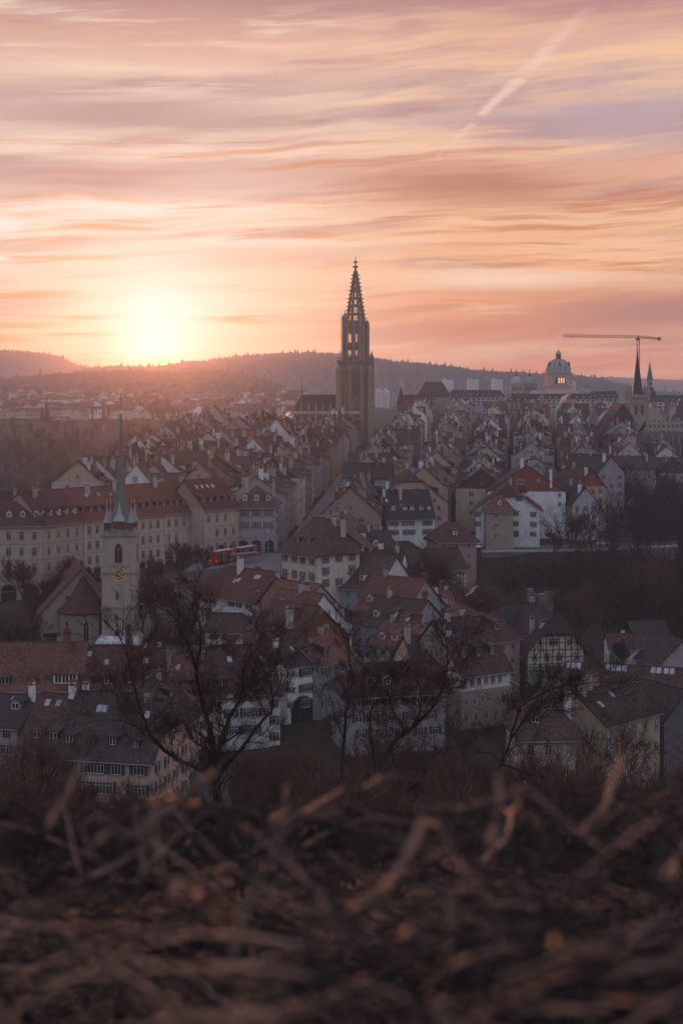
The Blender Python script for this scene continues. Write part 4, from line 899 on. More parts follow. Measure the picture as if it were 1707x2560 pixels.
mat('dialface', (.055,.028,.024), var=.1)
def nydegg():
    Y0 = 356.0; x0 = GX(297, Y0); zb = 4.0; s = 3.8; zt = 30.2
    t = thing('church_tower', 'pale square church tower with a gilded clock and a tall green needle spire', 'church tower', (x0, Y0+s, zb), 0)
    H = zt-zb
    b = MB(); b.mat('palestone'); b.box(-s, s, -s, s, 0, H)
    obj('tower_wall', b, t)
    for z, k in ((GZ(1520, Y0)-zb, .22), (GZ(1433, Y0)-zb, .22)):
        b = MB(); b.mat('surround')
        for (x0_, x1_, y0_, y1_) in ((-s-k, s+k, -s-k, -s), (-s-k, s+k, s, s+k), (-s-k, -s, -s, s), (s, s+k, -s, s)): b.box(x0_, x1_, y0_, y1_, z-.25, z+.25)
        obj('string_course', b, t)
    b = MB(); b.mat('plinth'); b.prism([(-s-1.4,-s-1.4),(s+1.1,-s-1.4),(s+1.1,s+1),(-s-1.4,s+1)], -2.5, 2.0, .97); b.prism([(-s-1.2,-s-1.2),(s+.9,-s-1.2),(s+.9,s+.9),(-s-1.2,s+.9)], 2.0, 3.2, .86)
    obj('plinth', b, t)
    f = lambda x, z, o: (x, -s-o, z); fr = lambda x, z, o: (s+o, x, z); fl = lambda x, z, o: (-s-o, -x, z)
    for face in (f, fr, fl):
        b = MB(); lancet(b, 0, GZ(1406, Y0)-zb, 1.5, 4.3, face, ('sandstone', 'glass', 'palestone')); obj('belfry_window', b, t)
        b = MB(); b.mat('surround'); z = GZ(1415, Y0)-zb
        if face is f: b.box(-2, 2, -s-.35, -s, z-.15, z+.15); obj('clock_hood', b, t)
    for z, w, h in ((GZ(1498, Y0), .45, 1.8), (GZ(1551, Y0), .75, 1.5), (GZ(1591, Y0), .85, 1.6)):
        b = MB(); lancet(b, -.35, z-zb, w, h, f, ('surround', 'darkwood', 'surround')); obj('tower_window', b, t)
    # clock
    def clock(rot, off):
        c = thing_part('clock', t, off, rot)
        b = MB(); zc = 0
        b.mat('dialface'); disc(b, 1.62, -.10); obj('clock_rim', b, c)
        b = MB(); b.mat('gold'); ringf(b, 1.62, 1.40, -.14); ringf(b, .90, .78, -.14)
        for k in range(12):
            a = pi/2-k*pi/6; n = (3,1,2,3,2,1,2,3,3,2,1,2)[k]
            for j in range(n):
                aa = a+(j-(n-1)/2)*.10; p0 = (cos(aa)*.92, -.13, sin(aa)*.92); p1 = (cos(aa)*1.3, -.13, sin(aa)*1.3); b.beam(p0, p1, .10, .04, (0,1,0))
        obj('clock_numerals', b, c)
        b = MB(); b.mat('dial'); disc(b, .78, -.12); b.mat('palestone'); disc(b, .34, -.125); obj('clock_centre', b, c)
        b = MB(); b.mat('gold')
        for a, l in ((R(142), 1.3), (R(-38), .8)): b.beam((0,-.17,0), (cos(a)*l, -.17, sin(a)*l), .12, .03, (0,1,0))
        obj('clock_hand', b, c)
    def disc(b, r, y, n=32): b.poly([(r*cos(2*pi*i/n), y, r*sin(2*pi*i/n)) for i in range(n)])
    def ringf(b, r1, r0, y, n=32):
        for i in range(n):
            a, c = 2*pi*i/n, 2*pi*(i+1)/n; b.poly([(r0*cos(a), y, r0*sin(a)), (r1*cos(a), y, r1*sin(a)), (r1*cos(c), y, r1*sin(c)), (r0*cos(c), y, r0*sin(c))])
    def thing_part(n, par, loc, rz):
        o = bpy.data.objects.new(n, None); o.location = loc; o.rotation_euler = (0,0,rz); o.parent = par; col.objects.link(o); return o
    clock(0, (0, -s, GZ(1435, Y0)-zb)); clock(pi/2, (s, 0, GZ(1435, Y0)-zb))
    # flared spire, eight-sided above a square foot
    b = MB(); b.mat('copper')
    prof = [(4.25, 30.0), (3.35, 31.0), (2.55, 32.3), (1.95, 34.2), (1.55, 36.5), (1.15, 40), (.85, 44.2), (.6, 48), (.38, 53), (.2, 57.6)]
    vs = []; n = 16
    for k, (r_, z) in enumerate(prof):
        sq = max(0, 1-k/3.0)
        for i in range(n):
            a = 2*pi*i/n+pi/16*0
            ca, sa = cos(a), sin(a); m = max(abs(ca), abs(sa)); q = lerp(sq, 1.04, 1/m)
            vs.append((r_*ca*q, r_*sa*q, z-zb))
    vs.append((0,0,58.2-zb))
    fs = [(k*n+i, k*n+(i+1)%n, (k+1)*n+(i+1)%n, (k+1)*n+i) for k in range(len(prof)-1) for i in range(n)]+[((len(prof)-1)*n+i, (len(prof)-1)*n+(i+1)%n, len(vs)-1) for i in range(n)]+[tuple(reversed(range(n)))]
    b.mesh(vs, fs); sp = obj('spire', b, t)
    b = MB(); b.mat('darkcopper'); b.lathe([(.07, 57.5-zb), (.05, 63.4-zb)], 6); b.mat('gold'); b.lathe([(.02, 57.5-zb), (.34, 57.8-zb), (.42, 58.1-zb), (.34, 58.4-zb), (.02, 58.7-zb)], 10)
    b.box(-.55, .15, -.03, .03, 62.6-zb, 62.9-zb); obj('spire_finial', b, sp)
    for (cx_, cy_) in ((-1, -1), (1, -1), (1, 1), (-1, 1)):
        c = MB(); px, py = cx_*2.75, cy_*2.75; z = 31.2-zb
        c.mat('dialred'); c.lathe([(.72, z+.5), (.72, z+1.9)], 8, px, py, pi/8); c.mat('palecopper'); c.lathe([(1.0, z+1.85), (.62, z+2.7), (.3, z+4.2), (.05, z+6.0)], 8, px, py, pi/8)
        c.mat('gold'); c.lathe([(.04, z+6), (.04, z+7.2)], 5, px, py); c.lathe([(.02, z+6.3), (.14, z+6.45), (.02, z+6.6)], 6, px, py)
        obj('corner_turret', c, t)
    c = MB(); z = 31.6-zb; py = -2.7
    c.mat('dialred'); c.prism([(-1.15,py-.5),(1.15,py-.5),(1.15,py+.9),(-1.15,py+.9)], z, z+1.7); c.mat('palecopper'); c.prism([(-1.4,py-.75),(1.4,py-.75),(1.4,py+1.0),(-1.4,py+1.0)], z+1.7, z+3.4, .45, 0, py+.2); c.prism([(-.55,py-.1),(.55,py-.1),(.55,py+.6),(-.55,py+.6)], z+3.4, z+6.2, .06, 0, py+.3)
    obj('spire_dormer', c, t)
    FOOT.append((x0, Y0+s, 6))
    # nave and choir
    xa, ya = GX(203, 364), 364.0; dx, dy = GX(186, 390)-GX(203, 364), 26.0
    ang = atan2(dx, dy)*-1
    n = thing('church', 'stone church with a rust-red saddle roof and a polygonal choir beside the clock tower', 'church', (xa, ya, zb), ang)
    hw, L_, hE, hR = 9.0, 30.0, GZ(1528, 364)-zb, GZ(1424, 364)-zb
    b = MB(); b.mat('sandstone')
    b.mesh([(-hw,0,-1),(hw,0,-1),(hw,L_,-1),(-hw,L_,-1),(-hw,0,hE),(hw,0,hE),(hw,L_,hE),(-hw,L_,hE),(0,0,hR),(0,L_,hR)], [(0,1,5,8,4),(1,2,6,5),(3,7,9,6,2),(3,0,4,7)])
    obj('nave_wall', b, n)
    b = MB(); b.mat('rust'); sl = (hR-hE)/hw; o = .9
    for s_ in (-1, 1):
        A = [(s_*(hw+o), -.5, hE-o*sl+.3), (0, -.5, hR+.3), (0, L_+.3, hR+.3), (s_*(hw+o), L_+.3, hE-o*sl+.3)]
        b.mesh(A+[(p[0],p[1],p[2]-.35) for p in A], [(0,1,2,3),(7,6,5,4),(0,4,5,1),(1,5,6,2),(2,6,7,3),(3,7,4,0)])
    rf = obj('nave_roof', b, n)
    b = MB(); b.mat('zinc'); b.lathe([(.12, hR), (.08, hR+2.6), (.02, hR+3.6)], 6, 0, L_); obj('roof_finial', b, rf)
    b = MB(); b.mat('darkwood'); b.box(-3.4, -2.7, -.06, 0, hE+2.8, hE+3.6); b.box(-8.6, -4.8, -1.6, 0, 2.2, 2.9); obj('vent_opening', b, n)
    for y in (5, 11, 17, 23):
        b = MB(); lancet(b, 0, hE-6, 1.3, 4, lambda x, z, o, y=y: (-hw-o, y-x, z)); obj('nave_window', b, n)
    # choir: half octagon in front
    R_ = 5.6; cx_ = .8; yc = -1.0; hC = GZ(1531, 358)-zb
    pts = [(cx_+R_, yc+3), (cx_+R_, yc), (cx_+R_*.70, yc-R_*.62), (cx_, yc-R_*.95)]
    pts = [(cx_+R_, 0.0), (cx_+R_, yc-1.2), (cx_+R_*.5, yc-5.2), (cx_-R_*.5, yc-5.2), (cx_-R_, yc-1.2), (cx_-R_, 0.0)]
    b = MB(); b.mat('sandstone'); vs = [(p[0], p[1], -1) for p in pts]+[(p[0], p[1], hC) for p in pts]; m = len(pts)
    b.mesh(vs, [(i, m+i, m+i+1, i+1) for i in range(m-1)]); obj('choir_wall', b, n)
    b = MB(); b.mat('maroon'); apex = (cx_-.3, .3, GZ(1440, 360)-zb); o = 1.13
    q = [((p[0]-cx_)*o+cx_, (p[1]-yc)*o+yc if p[1] < -.1 else p[1], hC-.3) for p in pts]
    for i in range(m-1):
        mid = lambda p, t_: tuple(lerp(t_, p[j], apex[j])+(0 if j < 2 else -1.1*sin(pi*t_)*.9) for j in range(3))
        ks = [0, .18, .4, .7, 1]
        for a0, a1 in zip(ks, ks[1:]): b.poly([mid(q[i+1], a0), mid(q[i], a0), mid(q[i], a1), mid(q[i+1], a1)])
        b.poly([q[i], q[i+1], (q[i+1][0]*.97, q[i+1][1]*.97, hC-.55), (q[i][0]*.97, q[i][1]*.97, hC-.55)])
    cr = obj('choir_roof', b, n)
    for i in range(m-1):
        e = MB(); e.mat('rust'); pr = [mid(q[i], k/6) for k in range(7)]
        for p0, p1 in zip(pr, pr[1:]): e.beam(p0, p1, .22)
        if i: obj('hip_ridge', e, cr)
    for i in range(1, m-2+1):
        p0, p1 = Vector((*pts[i], 0)), Vector((*pts[i+1], 0)) if i+1 < m else None
        if p1 is None: continue
        mid_ = (p0+p1)/2; d = (p1-p0).normalized(); nrm = Vector((d.y, -d.x, 0)); 
        if nrm.dot(mid_-Vector((cx_, 0, 0))) < 0: nrm = -nrm; 
        if i >= 4: continue
        b = MB(); lancet(b, 0, hC-6.6, 1.15, 4.6, lambda x, z, o: tuple(mid_+d*x+nrm*o+Vector((0,0,z))), ('palestone', 'glass', 'palestone')); obj('choir_window', b, n)
    FOOT.append((xa-3, ya+14, 16))
nydegg()

def minster():
    Y0 = 852.0; x0 = GX(888, Y0); zb = 34.0
    t = thing('minster', 'huge gothic minster, its openwork spire rising above the town roofs', 'cathedral', (x0, Y0, zb), 0)
    z = lambda py: GZ(py, Y0)-zb
    w_ = lambda px: px*Y0/F
    # lower square stage
    s1 = w_(46); zt = z(906)
    b = MB(); b.mat('minster')
    b.mesh([(-s1,-s1,0),(s1*.86,-s1,0),(s1*.86,s1,0),(-s1,s1,0),(-s1*.94,-s1*.94,zt),(s1*.8,-s1*.94,zt),(s1*.8,s1*.94,zt),(-s1*.94,s1*.94,zt)], [(0,1,5,4),(1,2,6,5),(2,3,7,6),(3,0,4,7),(4,5,6,7)])
    obj('tower_base', b, t)
    for (x, y, q) in ((-s1*.92, -s1*.9, 1.5), (s1*.8, -s1*.9, 1.5), (-s1*.92, s1*.8, 1.4), (s1*.8, s1*.8, 1.4), (-s1*.3, -s1*.98, .9), (s1*.33, -s1*.98, 1.2)):
        b = MB(); b.mat('minster')
        b.box(x-q, x+q, y-q-1.0, y+q, 0, z(995)); b.box(x-q*.85, x+q*.85, y-q-.5, y+q*.9, z(995), z(925)); b.prism([(x-q*.85,y-q-.5),(x+q*.85,y-q-.5),(x+q*.85,y+q*.9),(x-q*.85,y+q*.9)], z(925), z(912), .3, x, y)
        obj('buttress', b, t)
    f1 = lambda x, zz, o: (x, -s1-o, zz)
    b = MB(); lancet(b, -s1*.02+w_(-4), z(984), w_(12), z(926)-z(984), lambda x, zz, o: (x, -s1+.1-o, zz), ('palestone', 'glass', 'minster'), .3); obj('great_window', b, t)
    b = MB(); b.mat('minster'); b.box(-s1*1.0, s1*.9, -s1*1.0, s1*1.0, zt-.3, zt+1.0)
    for i in range(14):
        x = -s1+i*(s1*1.9)/13; b.box(x-.18, x+.18, -s1-.02, -s1+.3, zt+1.0, zt+2.2)
    b.box(-s1, s1*.9, -s1-.01, -s1+.25, zt+2.2, zt+2.5); obj('lower_gallery', b, t)
    # stair turret at the right corner
    b = MB(); b.mat('minster'); xx = w_(1.0)+s1*.86; b.lathe([(w_(5.5), 0), (w_(5.5), z(899)), (w_(6.5), z(897)), (w_(6.2), z(895)), (w_(3), z(888)), (.1, z(878))], 8, xx, -s1*.7)
    obj('stair_turret', b, t)
    # upper stage, open with paired tall openings all the way through
    s2 = w_(33.5); z0, z1 = zt+1, z(806)
    piers = [(-s2, -s2+w_(13)), (-w_(8.5)+w_(2), w_(7)+w_(1)), (s2-w_(22), s2)]
    op = [(-w_(20.5), -w_(9)), (w_(3.2)-w_(5), w_(8.5)-w_(3))]
    b = MB(); b.mat('minster')
    xs = [-s2, -w_(19), -w_(10.5), w_(.5), w_(5.5), s2]
    openz = [(z(893), z(873)), (z(857), z(831))]
    def wallopen(y0, y1):
        for i in range(5):
            x0_, x1_ = xs[i], xs[i+1]
            if i in (1, 3):
                zz = z0
                for (a, c) in openz:
                    b.box(x0_, x1_, y0, y1, zz, a); zz = c
                    n = 6                                    # pointed head
                    for k in range(n):
                        h0 = (x1_-x0_)/2*(k/n)**1.4; zk0 = c-(1-(k)/n)*(x1_-x0_)*.8
                        b.box(x0_, x0_+max(.05, h0), y0+.01, y1-.01, zk0, zk0+(x1_-x0_)*.8/n); b.box(x1_-max(.05, h0), x1_, y0+.01, y1-.01, zk0, zk0+(x1_-x0_)*.8/n)
                    b.box((x0_+x1_)/2-.16, (x0_+x1_)/2+.16, y0+.2, y0+.5, a, c)
                b.box(x0_, x1_, y0, y1, zz, z1)
            else: b.box(x0_, x1_, y0, y1, z0, z1)
    wallopen(-s2, -s2+1.6); wallopen(s2-1.6, s2)
    b.box(-s2, -s2+1.6, -s2+1.6, s2-1.6, z0, z1); b.box(s2-1.6, s2, -s2+1.6, s2-1.6, z0, z1)
    obj('octagon_stage', b, t)
    b = MB(); b.mat('minster')
    for x in (-s2+.6, -w_(14.7)-w_(6), -w_(5), w_(12), w_(20), s2-.4):
        b.box(x-.7, x+.7, -s2-.9, -s2, z0, z1-2); b.prism([(x-.7,-s2-.9),(x+.7,-s2-.9),(x+.7,-s2),(x-.7,-s2)], z1-2, z1+1.0, .1, x, -s2-.4)
    for zz in (z(868), z(866)-.4, z(815)): b.box(-s2-.25, s2+.25, -s2-.3, -s2+.2, zz, zz+.5)
    obj('pilaster', b, t)
    for x, q in ((-s2+1.7, 1.7), (s2-1.2, .8)):
        b = MB(); b.mat('minster'); b.lathe([(q, z1-14), (q, z(797)), (q*1.15, z(797)+.5), (q*.6, z(790)), (.15, z(782)), (.35, z(780)), (.1, z(779)), (.1, z(776))] if q > 1 else [(.9, z1-4), (.8, z(806)), (.15, z(801)), (.1, z(797))], 8, x, -s2+1.4); obj('pinnacle', b, t)
    b = MB(); b.mat('minster'); b.lathe([(.9, z1-4), (.8, z(806)), (.15, z(801)), (.1, z(797))], 8, s2-1.2, s2-1.2); b.lathe([(1.5, z1-4), (1.4, z(803)), (.15, z(792)), (.1, z(789))], 8, -s2+1.6, s2-1.6); obj('pinnacle', b, t)
    # openwork spire: eight ribs, rings, tracery
    rz0, rz1 = z(806), z(678); r0, r1 = w_(23.5), w_(3.4); ztip = z(642)
    cs = w_(0.5)
    def rad(zz): return lerp((zz-rz0)/(rz1-rz0), r0, r1)
    sp = MB(); sp.mat('minster'); sp.lathe([(r0*1.03, rz0-3.5), (r0*1.03, rz0+.6)], 8, cs, 0, pi/8)
    spo = obj('spire', sp, t)
    for i in range(8):
        a = 2*pi*i/8+pi/8; b = MB(); b.mat('minster')
        K = 14
        for k in range(K):
            za, zc = lerp(k/K, rz0, rz1), lerp((k+1)/K, rz0, rz1); ra, rc = rad(za), rad(zc)
            b.beam((cs+ra*cos(a), ra*sin(a), za), (cs+rc*cos(a), rc*sin(a), zc), lerp(k/K, 1.25, .7), lerp(k/K, 1.1, .7), (-sin(a), cos(a), 0))
        for k in range(1, 13):                               # crockets
            zc = lerp(k/13, rz0, rz1); rr = rad(zc); b.beam((cs+rr*cos(a), rr*sin(a), zc), (cs+(rr+1.5)*cos(a), (rr+1.5)*sin(a), zc+.15), .42)
        obj('spire_rib', b, spo)
    b = MB(); b.mat('minster')
    rings = [(806,802),(788,783),(767,761),(748,743),(731,727),(725,719),(707,702),(698,680)]
    for (pa, pb) in rings:
        za, zc = z(pa), z(pb)
        for i in range(8):
            a0, a1 = 2*pi*i/8+pi/8, 2*pi*(i+1)/8+pi/8
            ra, rc = rad(za)*1.0, rad(zc)*1.0
            o = [(cs+ra*cos(a0), ra*sin(a0), za), (cs+ra*cos(a1), ra*sin(a1), za), (cs+rc*cos(a1), rc*sin(a1), zc), (cs+rc*cos(a0), rc*sin(a0), zc)]
            inn = [(cs+(p[0]-cs)*.86, p[1]*.86, p[2]) for p in o]
            b.mesh(o+inn, [(0,1,2,3),(7,6,5,4),(0,4,5,1),(1,5,6,2),(2,6,7,3),(3,7,4,0)])
    for (pa, pb, n) in ((802,789,4),(781,768,4),(759,749,3),(741.5,732,2),(718,708.5,1)):
        za, zc = z(pa), z(pb)
        for i in range(8):
            a0, a1 = 2*pi*i/8+pi/8, 2*pi*(i+1)/8+pi/8
            for j in range(1, n+1):
                u_ = j/(n+1); pa_ = Vector((cs+rad(za)*lerp(u_, cos(a0), cos(a1)), rad(za)*lerp(u_, sin(a0), sin(a1)), za)); pc = Vector((cs+rad(zc)*lerp(u_, cos(a0), cos(a1)), rad(zc)*lerp(u_, sin(a0), sin(a1)), zc))
                b.beam(pa_, pc, .22)
    obj('spire_tracery', b, spo)
    b = MB(); b.mat('minster'); b.lathe([(r1*1.0, rz1-.6), (w_(2.1), z(668)), (w_(.9), z(655)), (w_(.6), z(648)), (w_(1.6), z(645)), (w_(.5), z(643.5)), (.05, ztip)], 8, cs, 0)
    for py, hw in ((668, w_(7)), (656, w_(4.6))):
        b.lathe([(hw*.35, z(py)-.5), (hw, z(py)), (hw, z(py)+.5), (hw*.35, z(py)+.9)], 8, cs, 0)
    obj('spire_tip', b, spo)
    # scaffold pole on the left
    b = MB(); b.mat('crane')
    for xo in (0, .9):
        b.box(-s2-w_(3)+xo-.06, -s2-w_(3)+xo+.06, -s2+.4, -s2+.52, z(905), z(785))
    for k in range(40):
        zz = lerp(k/40, z(905), z(785)); b.box(-s2-w_(3), -s2-w_(3)+.9, -s2+.42, -s2+.5, zz, zz+.1)
    obj('hoist_mast', b, t)
    # nave: roof seen from the choir end, hipped at left
    zE, zR = z(1032), z(986.5); xl, xr = w_(728-888), -w_(-6)
    xr = w_(10)
    n = MB(); n.mat('minster'); n.box(xl+2, xr, -11, 11, -2, zE)
    obj('nave_wall', n, t)
    n = MB(); n.mat('umber'); hy = 12.0; xR0 = w_(755-888); 
    A = [(xl,-hy,zE),(xr,-hy,zE),(xr,hy,zE),(xl,hy,zE),(xR0,0,zR),(xr-8,0,zR)]
    n.mesh(A, [(0,1,5,4),(2,3,4,5),(3,0,4),(0,3,2,1),(1,2,5)]); nr = obj('nave_roof', n, t)
    n = MB(); n.mat('darkcopper'); n.lathe([(.35, zR-.5), (.25, zR+4), (.08, zR+7), (.06, zR+11)], 6, xR0, 0); n.mat('palestone')
    obj('ridge_turret', n, nr)
    n = MB(); n.mat('palestone'); n.box(xl-.3, xr, -hy-.6, -hy-.05, zE-.6, zE+1.1); obj('nave_balustrade', n, t)
    for i in range(9):
        x = xl+2+i*(xr-xl-6)/8; n = MB(); n.mat('minster')
        n.box(x-.7, x+.7, -19, -16.5, -2, z(1052)); n.prism([(x-.7,-19),(x+.7,-19),(x+.7,-16.5),(x-.7,-16.5)], z(1052), z(1032), .12, x, -17.8)
        n.beam((x, -17, z(1050)), (x, -12.2, z(1036)), .6)
        n.mat('palestone'); n.box(x-.3, x+.3, -13.0, -12.6, zE+.6, zE+3.5); n.prism([(x-.3,-13),(x+.3,-13),(x+.3,-12.6),(x-.3,-12.6)], zE+3.5, zE+6.5, .05, x, -12.8)
        obj('flying_buttress', n, t)
        if i < 8:
            n = MB(); lancet(n, x+(xr-xl-6)/16, zE-9, 3, 7, lambda a, zz, o: (a, -11-o, zz), ('palestone', 'glass', 'minster'), .15); obj('nave_window', n, t)
    n = MB(); n.mat('umber'); n.mesh([(xl-2,-20,zE-9),(xr,-20,zE-9),(xr,-11.5,zE-4),(xl-2,-11.5,zE-4)], [(0,1,2,3)]); n.mat('minster'); n.box(xl-2, xr, -20, -11.4, -3, zE-9.05); obj('aisle_roof', n, t)
minster()

def windows_grid(b, x0, x1, z0, z1, nx, nz, y, frac=.55, m='glass'):
    b.mat(m)
    for i in range(nx):
        for j in range(nz):
            cx_ = lerp((i+.5)/nx, x0, x1); cz_ = lerp((j+.5)/nz, z0, z1); w = (x1-x0)/nx*frac/2; h = (z1-z0)/nz*frac/2
            b.poly([(cx_-w, y, cz_-h), (cx_+w, y, cz_-h), (cx_+w, y, cz_+h), (cx_-w, y, cz_+h)])

def palace():
    Y0 = 1330.0; zb = 37.0; k = Y0/F; z = lambda py: GZ(py, Y0)-zb; x0 = GX(1395, Y0)
    t = thing('domed_palace', 'grand domed government palace with a pale green main dome', 'palace', (x0, Y0, zb), 0)
    b = MB(); b.mat('pink'); hw = 31*k; b.box(-hw, hw, -hw, hw, z(982)-6, z(936)); b.mat('sandstone'); b.box(-hw-.8, hw+.8, -hw-.8, hw+.8, z(936), z(933)); b.box(-hw-.5, hw+.5, -hw-.5, hw+.5, z(967), z(965)); drum = obj('drum_wall', b, t)
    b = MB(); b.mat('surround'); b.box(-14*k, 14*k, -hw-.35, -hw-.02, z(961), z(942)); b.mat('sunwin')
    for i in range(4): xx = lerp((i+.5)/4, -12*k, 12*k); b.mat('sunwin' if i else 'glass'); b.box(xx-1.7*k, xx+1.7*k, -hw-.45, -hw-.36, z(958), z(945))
    obj('dome_window', b, t)
    b = MB(); b.mat('sandstone'); b.poly([(-hw*.7,-hw-.9,z(933)),(hw*.7,-hw-.9,z(933)),(0,-hw-.9,z(927))]); b.lathe([(hw*1.02, z(933)), (hw*1.02, z(927)), (hw*.97, z(926))], 24); obj('dome_cornice', b, t)
    b = MB(); b.mat('palecopper'); R_ = hw*.97; zd = z(927); hh = z(897)-z(927)
    b.lathe([(R_*cos(a)**.9, zd+hh*sin(a)) for a in [pi/2*i/10 for i in range(10)]]+[(R_*.22, zd+hh)], 24); do = obj('dome', b, t)
    b = MB(); b.mat('darkcopper')
    for i in range(12):
        a = 2*pi*i/12
        for j in range(9):
            a0, a1 = pi/2*j/10, pi/2*(j+1)/10; p = [(1.012*R_*cos(q)**.9*cos(a), 1.012*R_*cos(q)**.9*sin(a), zd+hh*sin(q)) for q in (a0, a1)]; b.beam(p[0], p[1], .5, .3)
    obj('dome_rib', b, do)
    for a in (-pi/2, -pi/2-1.1, -pi/2+1.1):
        b = MB(); b.mat('darkcopper'); x, y = R_*.9*cos(a), R_*.9*sin(a); b.lathe([(.2, zd+hh*.3), (1.2, zd+hh*.42), (1.2, zd+hh*.62), (.1, zd+hh*.78)], 8, x, y); obj('dome_dormer', b, do)
    b = MB(); b.mat('darkcopper'); b.lathe([(6.4*k, z(897)), (6.4*k, z(886)), (7.2*k, z(885.5))], 10); b.mat('palecopper'); b.lathe([(6.8*k, z(885.5)), (6*k, z(881)), (3.4*k, z(878)), (.3, z(875)), (.1, z(869))], 10); obj('lantern', b, t)
    for px in (1290, 1323):
        xx = (px-1395)*k; b = MB(); b.mat('sandstone'); b.box(xx-16*k, xx+16*k, -14*k, 14*k, z(982)-6, z(961)); windows_grid(b, xx-12*k, xx+12*k, z(980), z(964), 4, 1, -14*k-.1, .6)
        b.mat('surround'); b.box(xx-17*k, xx+17*k, -15*k, 15*k, z(961), z(959)); b.mat('palecopper'); b.lathe([(14.5*k*cos(a)**.9, z(959)+18*k*sin(a)) for a in [pi/2*i/8 for i in range(8)]]+[(3*k, z(941))], 16, xx, 0)
        b.mat('darkcopper'); b.lathe([(3*k, z(941)), (2.6*k, z(937)), (.3*k, z(933)), (.2, z(924))], 8, xx, 0); obj('side_dome', b, t)
    b = MB(); b.mat('slate'); b.box(-120*k, 95*k, -10, 16, -2, z(984)); b.mat('sandstone'); b.box(-122*k, 97*k, -11, -10.05, -2, z(996)); b.mat('zinc'); b.box(20*k+32*k, 85*k, -10.6, -3, z(984), z(977)); b.mat('palestone'); b.prism([(32*k,-9),(88*k,-9),(88*k,10),(32*k,10)], z(984), z(976), .85, 60*k); b.prism([(-75*k,-9),(-40*k,-9),(-40*k,10),(-75*k,10)], z(984), z(976), .6, -57*k)
    b.prism([(-hw*1.15,-hw-4),(hw*1.15,-hw-4),(hw*1.15,hw),(-hw*1.15,hw)], z(984), z(976), .9); obj('palace_wing', b, t)
palace()

